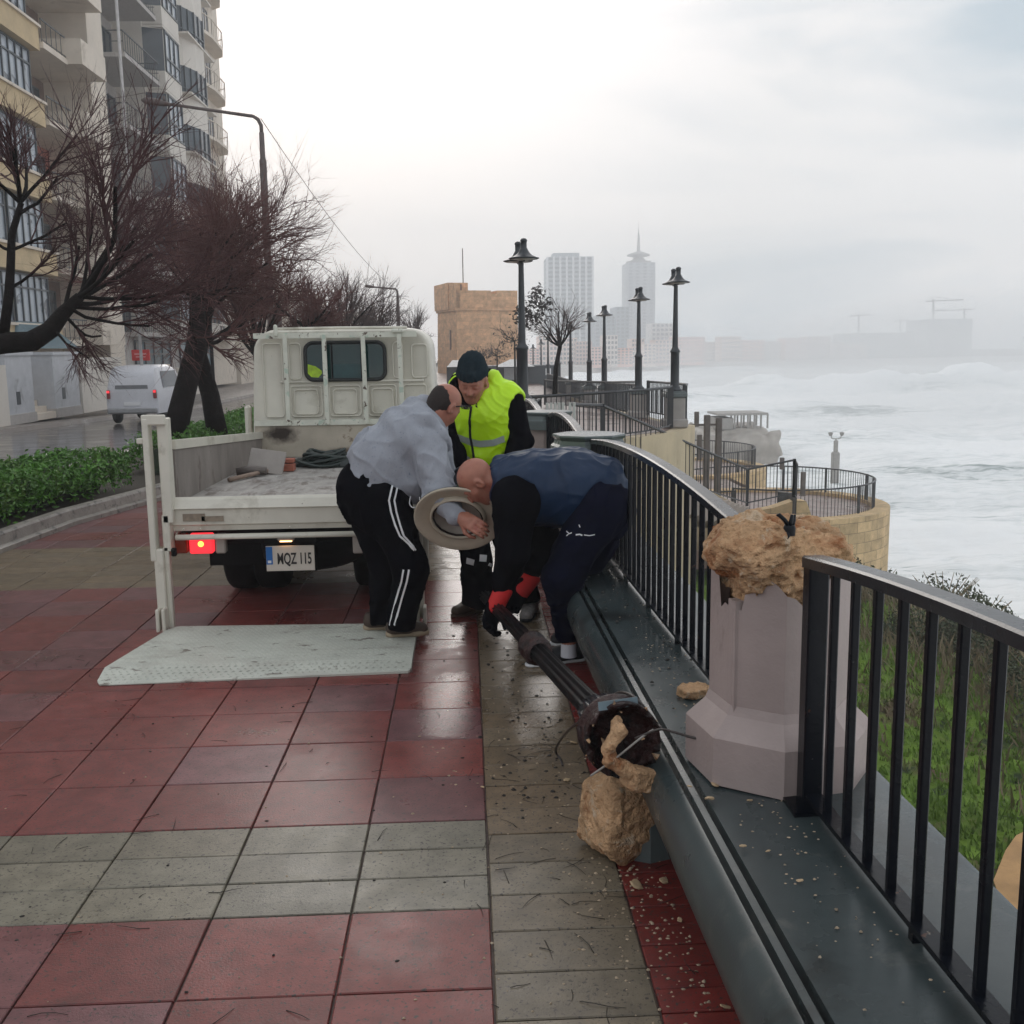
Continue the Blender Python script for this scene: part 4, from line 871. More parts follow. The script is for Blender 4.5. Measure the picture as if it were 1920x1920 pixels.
# number plate
pa = aty(498, 1024, 6.2); pb = aty(591, 1069, 6.2); pw_ = pb[0]-pa[0]; phh = pa[2]-pb[2]; pcx = (pa[0]+pb[0])/2; pcz = (pa[2]+pb[2])/2
mb = MB(); mb.box((pcx, 6.2, pcz), (pw_, .006, phh), bev=.002); plate = mb.build('number_plate', M_('plate_white', (.62, .56, .49), rough=.4, var=.06), T)
mb = MB(); mb.box((pa[0]+pw_*.07, 6.1955, pcz+phh*.12), (pw_*.13, .003, phh*.7)); mb.build('plate_blue_band', M_('plate_blue', (.01, .13, .42), rough=.4, var=0), plate)
for dx, dz, sx, sz in ((.07, -.12, .07, .10),): mb = MB(); mb.box((pa[0]+pw_*dx, 6.193, pcz+phh*dz), (pw_*sx, .002, phh*sz)); mb.build('plate_emblem', M_('plate_emblem', (.7, .72, .75), var=0), plate)
mb = MB(); mb.box((pcx, 6.24, pcz+phh*.72), (pw_*1.08, .05, phh*.36), bev=.004); mb.box((pcx, 6.22, pcz), (pw_*1.06, .02, phh*1.08)); mb.build('plate_holder', mat_chassis, T)
mb = MB(); mb.box((pcx-.02, 6.20, pcz+phh*.80), (pw_*.36, .05, phh*.18), bev=.008); pl = mb.build('plate_lamp_housing', mat_clear, T)
mb = MB(); mb.box((pcx-.02, 6.19, pcz+phh*.695), (pw_*.24, .03, .006)); mb.build('plate_lamp_bulb', M_('plate_bulb', (1, .6, .35), var=0, emit=(1, .55, .25), estr=4), pl)
def text(s, size, loc_, rot, mat, parent, name, font_sx=1, ext=.0012, bold=0):
    cu = bpy.data.curves.new(name, 'FONT'); cu.body = s; cu.size = size; cu.align_x = 'CENTER'; cu.align_y = 'CENTER'; cu.extrude = ext; cu.offset = bold
    o = bpy.data.objects.new(name+'_c', cu); COL.objects.link(o); bpy.context.view_layer.update(); me = bpy.data.meshes.new_from_object(o.evaluated_get(bpy.context.evaluated_depsgraph_get()))
    bpy.data.objects.remove(o); M = Matrix.Translation(loc_)@rot@Matrix.Diagonal((font_sx, 1, 1, 1)); org = ORG.get(parent.name, (0, 0, 0)) if parent else (0, 0, 0)
    me.transform(Matrix.Translation([-c for c in org])@M); me.materials.clear(); me.materials.append(mat); o = bpy.data.objects.new(name, me); COL.objects.link(o)
    if parent: o.parent = parent
    return o
RX = Matrix.Rotation(pi/2, 4, 'X')
text('MQZ 115', phh*.62, (pcx+pw_*.085, 6.1945, pcz-phh*.03), RX, M_('plate_ink', (.02, .015, .015), var=0), plate, 'plate_lettering', font_sx=.54, bold=.0018)
# tail lift: posts and plate
def post_set(side_, x0):
    root = T; s = 1 if side_ == 'l' else -1
    if side_ == 'l':
        a = aty(268, 785, 6.04); 
        tb('lift_outer_rail', mat_truck, ((-1.862, 6.05, .86), (.036, .08, .84))); tb('lift_mast', mat_truck, ((-1.775, 6.09, .97), (.060, .09, .62))); tb('lift_top_bracket', mat_truck, ((-1.815, 6.03, 1.272), (.135, .03, .06)))
        tb('lift_mast_foot', mat_truck, ((-1.79, 6.09, .60), (.045, .09, .22))); tb('lift_leg', mat_truck, ((-1.835, 6.04, .31), (.055, .05, .40))); tb('lift_leg', mat_truck, ((-1.797, 6.07, .27), (.03, .05, .5)))
        tb('lift_hinge', mat_truck, ((-1.85, 6.0, .09), (.02, .09, .14)), ((-1.815, 6.0, .09), (.02, .09, .14))); tb('lift_catch', mat_truck, ((-1.90, 6.04, 1.15), (.04, .03, .035)))
        tb('lift_lock_pin', mat_chassis, ((-1.755, 6.06, .485), (.03, .03, .05)))
    else:
        tb('lift_outer_rail', mat_truck, ((-.262, 6.10, .50), (.03, .09, .40))); tb('lift_leg', mat_truck, ((-.30, 6.05, .33), (.045, .06, .56))); tb('lift_hinge', mat_truck, ((-.315, 5.98, .08), (.02, .1, .12)), ((-.275, 5.98, .08), (.02, .1, .12)))
        tb('lift_mast', mat_truck, ((-.31, 6.12, .72), (.05, .08, .35)))
post_set('l', 0); post_set('r', 0)
mat_tread = M_('worn_tread_plate', (.52, .53, .47), rough=.42, var=.1, scale=4, spots=((.20, .18, .155), 7, .60, .05), spots2=((.36, .34, .30), 2, .52, .2), stretch=(1, 2, 1))
px_ = [(-1.86, 5.04), (-.325, 5.10), (-.318, 5.14), (-.315, 5.99), (-1.74, 6.05), (-1.885, 5.86), (-1.905, 5.22)]
px_ = [(-1.875, 5.045), (-.33, 5.115), (-.315, 5.14), (-.315, 5.98), (-1.76, 6.04), (-1.80, 5.96), (-1.915, 5.24), (-1.905, 5.10)]
mb = MB(); n_ = len(px_); 
def pz(x, y): return .006+max(0, min(1, (y-5.06)/.19))*.03
mb.add([(x, y, .002) for x, y in px_]+[(x, y, pz(x, y)) for x, y in px_], [tuple(range(n_))[::-1]]+[(k, (k+1) % n_, n_+(k+1) % n_, n_+k) for k in range(n_)])
# top split at ramp line
top = [(-1.875, 5.045), (-.33, 5.115), (-.315, 5.14), (-.315, 5.28), (-1.917, 5.25), (-1.905, 5.10)]; top2 = [(-1.917, 5.25), (-.315, 5.28), (-.315, 5.98), (-1.76, 6.04), (-1.80, 5.96), (-1.915, 5.26)]
for t_ in (top, top2): mb.add([(x, y, pz(x, y)) for x, y in t_], [tuple(range(len(t_)))])
lift = mb.build('lift_platform', mat_tread, T)
mb = MB(); 
y = 5.07; j = 0
while y < 5.98:
    sp_ = .038 if y < 5.25 else .030; x = -1.90+(sp_/2 if j % 2 else 0)
    while x < -.33:
        inside = (x > -1.905+max(0, (5.12-y)*.6) and y > 5.05+(x+1.875)*.045+.012 and (x > -1.905+(y-5.24)*.16+.01 if y > 5.24 else True))
        if inside:
            a = radians(38 if j % 2 else -38); l_ = .013 if y < 5.25 else .010; z = pz(x, y); c_, s_ = cos(a)*l_, sin(a)*l_; w_ = .0032; nx, ny = -sin(a)*w_, cos(a)*w_; hh = .0055 if y < 5.25 else .0028
            mb.add([(x-c_, y-s_, z), (x+nx, y+ny, z), (x+c_, y+s_, z), (x-nx, y-ny, z), (x, y, z+hh)], [(0, 1, 4), (1, 2, 4), (2, 3, 4), (3, 0, 4)])
        x += sp_
    y += sp_*.8; j += 1
mb.build('tread_pattern', mat_tread, lift)
# load on the bed
def rest(px, py, z=.76): return atz(px, py, z)
p = rest(485, 880); root = thing('stone_slab', 'pale dusty stone slab leaning in the corner of the truck bed', 'slab', tuple(p))
mb = MB(); M = Matrix.Translation(Vector(aty(500, 866, 7.62)))@Matrix.Rotation(.1, 4, 'Z')@Matrix.Rotation(-.55, 4, 'X')@Matrix.Rotation(.18, 4, 'Y'); mb.box((0, 0, 0), (.26, .025, .19), M=M, bev=.004); mb.build('slab', M_('dusty_slab', (.30, .27, .25), rough=.8, var=.15), root)
root = thing('sledge_hammer', 'wooden-handled tool lying beside the slab on the truck bed', 'tool', tuple(rest(430, 905)))
a = rest(430, 905)+np.array([0, 0, .02]); b = rest(518, 886)+np.array([0, 0, .03]); mb = MB(); mb.tube([a, (a+b)/2, b], [.017, .016, .014], 8); mb.build('handle', M_('old_wood', (.25, .18, .14), rough=.7, var=.2, scale=20), root)
mb = MB(); c = (a*.55+b*.45)+np.array([.0, .08, .01]); mb.tube([c+np.array([-.12, -.01, 0]), c+np.array([-.02, .02, .01]), c+np.array([.09, .03, .0])], [.03, .036, .028], 8); mb.build('head', M_('dull_steel', (.13, .11, .1), rough=.5, metal=.4), root)
p = rest(533, 884); root = thing('red_brick', 'red and orange brick standing in the truck bed beside the coiled hose', 'brick', tuple(p)); q = aty(534, 874, p[1])
mb = MB(); mb.box((q[0], p[1]+.02, .79), (.14, .10, .055), bev=.004); mb.box((q[0]+.004, p[1]+.03, .84), (.13, .09, .03), bev=.004); mb.build('brick', M_('brick_red', (.36, .12, .08), rough=.8, var=.3), root)
root = thing('coiled_hose', 'coiled dark green hose heaped on a tarpaulin in the truck bed', 'hose', tuple(rest(600, 882)))
mb = MB(); c = rest(605, 877); rh = random.Random(2)
for k in range(9):
    r_ = .20-.008*k; ox, oy = rh.uniform(-.03, .03), rh.uniform(-.03, .03); mb.tube([(c[0]+ox+r_*cos(t*.3491), c[1]+.10+oy+r_*.75*sin(t*.3491), .785+.011*k+.02*sin(t*.3491*2+k)) for t in range(18)], .013, 6, closed=True)
mb.build('hose_coil', M_('green_black_hose', (.012, .022, .020), rough=.35), root)
cH = A(c[0]+.10, c[1]+.16, .77)
def f_tarp(P):
    q = P-cH; d = s_ell(q, (0, 0, 0), (.36, .17, .085)); return d+.03*np.abs(perlin(q*np.array([14, 9, 9], np.float32), 3))-.012
o = sdf_object('tarpaulin', f_tarp, cH-A(.45, .26, .12), cH+A(.45, .26, .16), .011, M_('dark_tarpaulin', (.010, .016, .016), rough=.4, var=.3), origin=(float(cH[0]), float(cH[1]), .76)); tag(o, 'crumpled black tarpaulin under the coiled hose at the truck headboard', 'tarpaulin')
# ================================================================ PEOPLE
mat_skin = M_('weathered_skin', (.37, .150, .100), rough=.5, var=.14, scale=14, detail=6, bump=.25, bscale=180, bdist=.002, spots=((.33, .09, .06), 9, .54, .14))
mat_skin.node_tree.nodes['Principled BSDF'].inputs['Subsurface Weight'].default_value = .12
mat_skin.node_tree.nodes['Principled BSDF'].inputs['Subsurface Radius'].default_value = (.02, .008, .004)
mat_hair = M_('cropped_hair', (.016, .009, .007), rough=.8, var=.3, scale=60, bump=.5, bscale=300, bdist=.002)
mat_hoodie = M_('grey_marl_fleece', (.315, .33, .37), rough=.9, var=.12, scale=9, detail=8, bump=.35, bscale=180, bdist=.003, spots=((.19, .21, .26), 60, .6, .1), spec=.2)
mat_blackcloth = M_('black_cloth', (.0035, .0035, .0055), rough=.95, var=.3, scale=8, bump=.2, bscale=200, bdist=.002, spec=.04)
mat_navycloth = M_('navy_jersey', (.0055, .0065, .017), rough=.9, var=.25, scale=6, bump=.2, bscale=220, bdist=.002, spec=.05)
mat_navyvest = M_('navy_quilted_nylon', (.004, .020, .058), rough=.5, var=.15, scale=5, bump=.12, bscale=60, spec=.35)
mat_hivis = M_('hi_vis_yellow', (.50, .82, .004), rough=.5, var=.08, scale=4, bump=.1, bscale=60)
mat_hivis.node_tree.nodes['Principled BSDF'].inputs['Emission Strength'].default_value = 0
mat_reflect = M_('reflective_tape', (.33, .37, .34), rough=.35, var=.12, scale=20)
mat_white = M_('white_tape', (.75, .75, .76), rough=.6, var=.05)
mat_sole = M_('tan_sole', (.30, .235, .16), rough=.7, var=.2)
mat_shoe_br = M_('brown_shoe', (.055, .036, .026), rough=.7, var=.3, bump=.3, bscale=80)
mat_boot = M_('brown_boot', (.085, .058, .036), rough=.5, var=.3, bump=.3, bscale=60)
mat_shoe_bk = M_('black_sneaker', (.010, .010, .013), rough=.6, var=.2, bump=.3, bscale=120)
mat_beanie = M_('dark_knit', (.016, .026, .033), rough=.95, var=.2, scale=60, bump=.7, bscale=130, bdist=.004, spec=.1)
mat_redcuff = M_('red_glove_cuff', (.52, .012, .012), rough=.7, var=.12)
mat_lens_d = M_('spectacle_frame', (.008, .008, .010), rough=.25)

def folds(amp, fr, ax, seed=0, ax2=None, a2=.4):
    """cloth folds running along ax (world direction)"""
    ax = np.array(ax, np.float32); ax /= np.linalg.norm(ax)
    def d(P):
        w_ = P+.03*np.stack([perlin(P*6, seed+1), perlin(P*6, seed+2), perlin(P*6, seed+3)], 1)
        q = w_-(w_@ax)[:, None]*ax*.72
        n = perlin(q*fr, seed); r = 1-np.abs(n)*2.4; r = np.clip(r, -.6, 1); m = .5+.8*perlin(P*3.5, seed+9)
        n2 = perlin(q*fr*2.1, seed+5)
        return 1.75*amp*(r*r*np.sign(r)*np.clip(m, .15, 1.2)+a2*n2*np.clip(m, .2, 1))
    return d
def head_f(P, M, hat=False):
    q = loc(P, M); X = np.abs(q[:, 0]); qs = np.stack([X, q[:, 1], q[:, 2]], 1)
    d = s_ell(q, (0, -.014, .034), (.077, .097, .088))
    d = smin(d, s_ell(q, (0, .028, -.040), (.060, .066, .078)), .035)
    d = smin(d, s_ell(q, (0, .060, -.092), (.030, .026, .022)), .03)
    d = smin(d, s_cap(qs, A(.020, .068, -.03), A(.045, .045, -.01), .026, .026), .02)
    d = smin(d, s_cap(qs, A(0, .083, .030), A(.036, .072, .028), .013, .013), .014)
    d = smax(d, -(np.sqrt(((qs-A(.032, .098, .008))**2).sum(1))-.017), .012)
    d = smin(d, np.sqrt(((qs-A(.031, .076, .008))**2).sum(1))-.0135, .004)
    d = smin(d, s_cap(q, A(0, .088, .018), A(0, .110, -.022), .009, .0125), .010)
    d = smin(d, s_cap(qs, A(0.004, .100, -.026), A(.013, .096, -.026), .009, .008), .006)
    d = smin(d, s_cap(qs, A(0, .088, -.052), A(.020, .080, -.055), .0075, .005), .006)
    d = smin(d, s_cap(qs, A(0, .086, -.064), A(.017, .079, -.063), .0075, .005), .006)
    d = smax(d, -(s_cap(qs, A(0, .097, -.058), A(.022, .084, -.060), .0022, .0015)), .003)
    # nasolabial crease
    d = smax(d, -(s_cap(qs, A(.020, .094, -.030), A(.032, .075, -.062), .003, .002)), .005)
    ear = s_ell(qs, (.079, -.010, .0), (.012, .021, .034)); ear = smax(ear, -s_ell(qs, (.092, -.004, .002), (.010, .012, .022)), .004)
    d = smin(d, ear, .008)
    return d
def hand_f(P, M, s=1.0, curl=1.0, side=1, spread=.0):
    """local: palm at origin, fingers along +y, palm faces -z, thumb at +x*side"""
    q = loc(P, M)/s; q = q*np.array([side, 1, 1], np.float32)
    d = s_box(q, (0, .0, 0), (.040, .045, .014), .013)
    d = smin(d, s_cap(q, A(0, -.04, 0), A(0, -.085, 0), .027, .029), .02)
    for i, (fx_, L_) in enumerate(((.031, .078), (.011, .088), (-.010, .082), (-.030, .064))):
        p = np.array([fx_, .038, 0]); a = .25*curl+.06*i*curl; pts = [p]; dirx = spread*(fx_*8)
        for k, (fr, da) in enumerate(((.46, .55), (.31, .75), (.23, .6))):
            p = p+np.array([dirx*L_*fr, cos(a)*L_*fr, -sin(a)*L_*fr]); pts.append(p); a += da*curl
        rs = [.0098, .0090, .0083, .0070]; d = smin(d, s_chain(q, pts, rs, .002), .004)
    tp = [np.array([.030, -.025, -.004]), np.array([.056, .005, -.018]), np.array([.058, .030, -.034*(.6+.4*curl)]), np.array([.050, .048, -.052*(.6+.4*curl)])]
    d = smin(d, s_chain(q, tp, [.014, .0115, .010, .008], .004), .008)
    return d*s
def bvh_of(o):
    me = o.data; mw = Vector(o.location) if not o.parent else Vector(o.parent.location)
    return BVHTree.FromPolygons([v.co+mw for v in me.vertices], [tuple(p.vertices) for p in me.polygons])
def decal(o, pxs, w_, name, mat, parent, off=.004, closed=False):
    """ribbon sewn onto a garment: rays find the cloth, the ribbon lies just above it"""
    bv = bvh_of(o); pts = []; ns = []
    dd = []
    for a, b in zip(pxs, pxs[1:]):
        n = max(2, int(math.hypot(b[0]-a[0], b[1]-a[1])/4)); dd += [(a[0]+(b[0]-a[0])*k/n, a[1]+(b[1]-a[1])*k/n) for k in range(n)]
    dd.append(pxs[-1])
    for px, py in dd:
        h = bv.ray_cast(Vector((0, 0, EYE)), Vector(ray(px, py)).normalized())
        if h[0] is not None:
            if pts and (h[0]-pts[-1]).length > .15: continue
            pts.append(h[0]); ns.append(h[1])
    if len(pts) < 2: return None
    mb = MB(); vs = []; L_ = []
    for i, p in enumerate(pts):
        d = (pts[min(i+1, len(pts)-1)]-pts[max(0, i-1)]).normalized(); n = sum((ns[j] for j in range(max(0, i-2), min(len(ns), i+3))), Vector()).normalized(); t = n.cross(d).normalized()
        r_ = []
        for s in (-1, -.33, .33, 1):
            c = p+t*w_*s/2; h = bv.find_nearest(c); c2 = h[0]+h[1]*off if h[0] is not None and h[3] < .03 else c+n*off; r_.append(c2)
        L_.append(r_)
    for r_ in L_: vs += r_
    mb.add(vs, [(i*4+k, (i+1)*4+k, (i+1)*4+k+1, i*4+k+1) for i in range(len(L_)-1) for k in range(3)], True)
    return mb.build(name, mat, parent)
def shoe(name, heel, toe, mat, sole, parent, h=.085, w_=.052, sole_h=.028, extra=0):
    """shoe from heel to toe, both at sole level"""
    a = np.array(heel, float); b = np.array(toe, float); d = b-a; L_ = np.linalg.norm(d); M = frame(a, y=d, z=(0, 0, 1))
    def fu(P):
        q = loc(P, M)
        u = s_chain(q, [A(0, .05, .048), A(0, L_*.45, .045), A(0, L_-.045, .032)], [.042, .041, .036], .02, side=(1, 0, 0), sq=w_/.046)
        u = smin(u, s_cap(q, A(0, .055, .05), A(0, .06, h+.02), .040, .036), .03)
        u = smin(u, s_cap(q, A(0, .07, .07), A(0, .14, .055), .030, .026), .03)
        u = smax(u, -(q[:, 2]-.016), .004); u = smax(u, q[:, 2]-h-.012, .004)
        return u
    def fs(P):
        q = loc(P, M); u = s_chain(q, [A(0, .042, .012), A(0, L_*.4, .012), A(0, L_*.72, .012), A(0, L_-.04, .013)], [.040, .036, .046, .038], .02)
        u = smax(u, q[:, 2]-sole_h+.006, .004); u = smax(u, -(q[:, 2]-.0), .003); return u
    lo = np.minimum(a, b)-.12; hi = np.maximum(a, b)+.12; lo[2] = min(a[2], b[2])-.03; hi[2] = max(a[2], b[2])+.2
    o = sdf_object(name, fu, lo, hi, .005, mat, parent, origin=ORG[parent.name]); ORG[o.name] = ORG[parent.name]
    sdf_object('sole', fs, lo, hi, .005, sole, o, origin=ORG[parent.name])
    return o
def cloth(name, f, lo, hi, mat, parent, disp, vox=.0075):
    o = sdf_object(name, f, lo, hi, vox, mat, parent, origin=ORG[parent.name], disp=disp); ORG[o.name] = ORG[parent.name]; return o
V3 = lambda p: np.array(p, np.float32)

# ---------------------------------------------------------------- man in the grey hoodie
g = thing('person', 'balding man in grey hooded sweatshirt and black striped track trousers, bending from the lift plate', 'person', tuple(np.array([-.49, 5.72, .036])))
O = ORG[g.name]
pel = V3(aty(706, 928, 5.68)); wst = V3(aty(722, 862, 5.68)); chs = V3(aty(772, 815, 5.68)); nck = V3(aty(808, 783, 5.68)); hd = V3(aty(832, 762, 5.68))
shN = V3(aty(806, 832, 5.50)); elN = V3(aty(826, 925, 5.40)); wrN = V3(aty(856, 968, 5.30)); haN = V3(aty(880, 978, 5.24))
shF = V3(aty(812, 815, 5.90)); elF = V3(aty(835, 900, 5.85)); wrF = V3(aty(806, 950, 5.62))
hpN = V3(aty(722, 930, 5.57)); knN = V3(aty(768, 1068, 5.52)); anN = V3(aty(752, 1170, 5.66)); hpF = V3(aty(686, 932, 5.80)); knF = V3(aty(724, 1070, 5.78)); anF = V3(aty(714, 1160, 5.84))
fdir = np.array([.52, .60, -.62]); HM = frame(hd, y=fdir, z=(.45, .15, .85)); HMg = HM
hM_N = frame(haN, y=(haN-wrN)+np.array([0, 0, -.01]), z=(-.35, -.75, .5))
hM_F = frame(V3(aty(796, 972, 5.56)), y=(-.1, -.5, -.6), z=(-.8, -.3, .3))
def fbody(P):
    d = s_chain(P, [pel, wst, chs, nck], [.14, .13, .14, .07], .05, side=(0, 1, 0), sq=1.2)
    d = smin(d, s_cap(P, nck-A(.01, 0, .02), hd+(HM[:3, :3]@A(0, -.03, -.05)), .066, .058), .03)
    d = smin(d, head_f(P, HM), .02)
    d = smin(d, s_chain(P, [shN, elN, wrN], [.06, .045, .032], .03), .03); d = smin(d, s_chain(P, [shF, elF, wrF], [.06, .045, .032], .03), .03)
    d = smin(d, s_cap(P, wrN, haN, .03, .028), .01)
    d = smin(d, hand_f(P, hM_N, 1.05, .8, 1), .012); d = smin(d, hand_f(P, hM_F, 1.05, .9, -1), .012)
    d = smin(d, s_chain(P, [hpN, knN, anN], [.10, .065, .042], .04), .04); d = smin(d, s_chain(P, [hpF, knF, anF], [.10, .065, .042], .04), .04)
    return d
bd = sdf_object('body', fbody, (-.95, 5.1, .08), (.15, 6.15, 1.55), .0058, mat_skin, g, origin=O); ORG[bd.name] = O
def fhair(P):
    q = loc(P, HM); c = s_ell(q, (0, -.014, .034), (.0795, .0995, .0905)); c = smin(c, s_cap(q, A(0, -.05, -.02), A(0, -.045, -.06), .055, .05), .03)
    cut = smax(q[:, 2]*.8+q[:, 1]*.6+.004, q[:, 1]-.03, .01)
    e_ = s_ell(np.stack([np.abs(q[:, 0]), q[:, 1], q[:, 2]], 1), (.082, -.008, -.004), (.02, .026, .036))
    low = -(q[:, 2]+.075)
    return smax(smax(smax(c+.0015*perlin(q*90, 3), cut+.010*perlin(q*55, 2), .004), -e_, .004), low, .006)
sdf_object('hair', fhair, hd-.16, hd+.16, .004, mat_hair, bd, origin=O)
_n = V3(aty(780, 960, 5.68))-V3(aty(640, 872, 5.68)); _n = np.array([_n[2], 0, -_n[0]], np.float32); _n /= np.linalg.norm(_n); _p0 = V3(aty(700, 908, 5.68))
def _hem(P):
    s = (P-_p0)@_n; return -s if float((wst-_p0)@_n) > 0 else s
def ftop(P):
    tor = s_chain(P, [pel+A(.03, 0, .075), wst, chs, chs*.45+nck*.55], [.178, .172, .168, .125], .06, side=(0, 1, 0), sq=1.22)
    tor = smin(tor, s_ell(P, V3(aty(775, 895, 5.66)), (.15, .17, .14)), .08)
    d = smin(tor, s_chain(P, [shN+A(-.02, .03, 0), elN, wrN], [.098, .075, .047], .03), .045)
    d = smin(d, s_chain(P, [shF, elF, wrF], [.09, .068, .045], .03), .04)
    # cut at the waist hem (slanting) and at the neck
    n = V3(aty(780, 960, 5.68))-V3(aty(640, 872, 5.68)); n = np.array([n[2], 0, -n[0]], np.float32); n /= np.linalg.norm(n); p0 = V3(aty(700, 908, 5.68))
    s = (P-p0)@n; hem = smax(s*np.sign(float((pel-p0)@n)) if False else s, -100, .01)
    if float((wst-p0)@n) > 0: hem = -s
    hem = hem-.022; d = d-.009*np.clip((hem+.055)/.02, 0, 1); dd = smax(d, np.where((P[:, 0] > -.20) & (P[:, 2] < 1.1), -1.0, hem), .012)
    hood = s_chain(P, [V3(aty(762, 782, 5.60)), V3(aty(776, 768, 5.68)), V3(aty(796, 764, 5.78)), V3(aty(822, 778, 5.84))], [.040, .062, .062, .045], .02)
    hood = smin(hood, s_chain(P, [V3(aty(766, 782, 5.58)), V3(aty(800, 792, 5.53)), V3(aty(824, 815, 5.53)), V3(aty(838, 836, 5.60))], [.042, .050, .042, .028], .015), .015)
    hol = s_cap(P, nck+(HMg[:3, :3]@A(0, -.0, -.04)), hd+(HMg[:3, :3]@A(0, -.01, -.01)), .062, .078)
    return smin(smax(dd, -hol, .012), smax(hood, -s_cap(P, nck, hd, .056, .070), .01), .010)
dirT = chs-wst
def _fade(P):
    h = np.where((P[:, 0] > -.20) & (P[:, 2] < 1.1), 1.0, np.clip((-_hem(P)-.0)/.07, 0, 1)); return h
top = cloth('sweatshirt', ftop, (-.95, 5.1, .55), (.15, 6.15, 1.55), mat_hoodie, g, lambda P: _fade(P)*(np.maximum(0, 1-np.abs(P[:, 2]-1.0)*.9)*folds(.014, 9, dirT+A(.1, 0, -.32), 4)(P)+.45*folds(.012, 13, A(.2, 0, 1), 8)(P)), .0065)
def fpants(P):
    d = s_chain(P, [pel+A(0, 0, .06), pel, hpN*.5+hpF*.5-A(0, 0, .04)], [.165, .178, .165], .05, side=(0, 1, 0), sq=1.16)
    d = smin(d, s_ell(P, V3(aty(681, 914, 5.68)), (.13, .18, .145)), .06)
    d = smin(d, s_chain(P, [hpN, knN, anN-A(0, 0, .05)], [.138, .084, .072], .05), .05); d = smin(d, s_chain(P, [hpF, knF, anF-A(0, 0, .05)], [.136, .080, .068], .05), .02)
    d = smax(d, -(P[:, 2]-.092), .01); return smax(d, -_hem(P)-.085, .01)
pan = cloth('track_trousers', fpants, (-.95, 5.25, .08), (-.1, 6.1, 1.16), mat_blackcloth, g, lambda P: folds(.014, 8, A(.3, 0, 1), 14)(P)+folds(.008, 12, A(1, 0, .4), 17)(P)*np.clip(1.2-P[:, 2], 0, 1), .0075)
for off_ in (0, 10):
    decal(pan, [(736+off_*.9, 908+off_*.4), (729+off_, 938), (733+off_, 960), (741+off_*.9, 985), (750+off_*.7, 1005), (766+off_*.5, 1020), (776+off_*.3, 1032)], .010, 'trouser_stripe', mat_white, pan)
    decal(pan, [(757+off_*1.0, 1068), (753+off_, 1090), (744+off_, 1120), (736+off_, 1150), (731+off_*.9, 1172)], .010, 'trouser_stripe', mat_white, pan)
cable_pts = [(770, 930, 5.5), (768, 945, 5.48), (776, 952, 5.46), (786, 944, 5.46), (787, 932, 5.48)]
o = cable(cable_pts, .003, 'drawstring', mat_white, top)
mb = MB(); ears = [HM[:3, 3]+HM[:3, :3]@np.array([s*.080, -.0, .022]) for s in (-1, 1)]; fr = [HM[:3, 3]+HM[:3, :3]@np.array([s*.060, .105, .075]) for s in (-1, 1)]
for e_, f_ in zip(ears, fr): mb.tube([e_, (np.array(e_)*.5+np.array(f_)*.5)+HM[:3, :3]@np.array([0, 0, .012]), f_], .0035, 6)
for s in (-1, 1):
    c = HM[:3, 3]+HM[:3, :3]@np.array([s*.033, .105, .078]); X_1 = Vector(HM[:3, 0]); Z_1 = Vector(HM[:3, :3]@np.array([0, .55, .83])); mb.tube([Vector(c)+X_1*.027*cos(t*pi/6)+Z_1*.018*sin(t*pi/6) for t in range(12)], .0026, 5, closed=True)
mb.build('glasses', mat_lens_d, bd)
shoe('shoe', aty(722, 1190, 5.70)*np.array([1, 1, 0])+np.array([0, 0, .036]), atz(806, 1190, .036)+np.array([0, .02, 0]), mat_shoe_br, mat_sole, g, sole_h=.036)
shoe('shoe', atz(680, 1180, .036), atz(752, 1181, .036)+np.array([0, .05, 0]), mat_shoe_br, mat_sole, g, sole_h=.036)

# ---------------------------------------------------------------- lamp shade held by him
mat_shade_in = M_('beige_reflector', (.47, .41, .32), rough=.5, var=.12, scale=4, spots=((.12, .05, .03), 11, .70, .03))
mat_shade_cup = M_('dusty_reflector_cup', (.40, .35, .30), rough=.35, var=.15)
oc_ = V3(aty(858, 974, 5.36)); axo = Vector((-.10, -.80, -.58)).normalized()   # opening direction
DM = Matrix.Translation(Vector(oc_))@axo.to_track_quat('Z', 'Y').to_matrix().to_4x4()
sh = thing('lamp_shade', 'wide beige-lined lamp shade broken off the post, held between the men', 'lamp shade', tuple(float(v) for v in oc_))
mb = MB(); mb.lathe([(.232, -.004), (.233, .004), (.226, .008), (.195, -.010), (.15, -.022)], DM, 48); mb.build('reflector_brim', mat_shade_in, sh)
mb = MB(); mb.lathe([(.15, -.021), (.147, .004), (.138, .006), (.134, -.012)], DM, 48); mb.build('reflector_ring', mat_shade_in, sh)
mb = MB(); mb.lathe([(.134, -.012), (.128, -.03), (.10, -.055), (.06, -.07), (.001, -.075)], DM, 40); mb.build('reflector_cup', mat_shade_cup, sh)
mb = MB(); mb.lathe([(.233, -.006), (.205, -.03), (.165, -.07), (.13, -.125), (.095, -.17), (.06, -.21), (.05, -.22), (.05, -.33), (.058, -.335), (.055, -.36), (.001, -.365)], DM, 32); mb.build('outer_bell', mat_lamp, sh)
mb = MB(); mb.tube([DM@Vector((.131*cos(t*.35), .131*sin(t*.35), -.010)) for t in range(18)], .006, 6, closed=True); mb.build('dark_ring_line', mat_rust, sh)  # thin dark line around the edge of the reflector cup
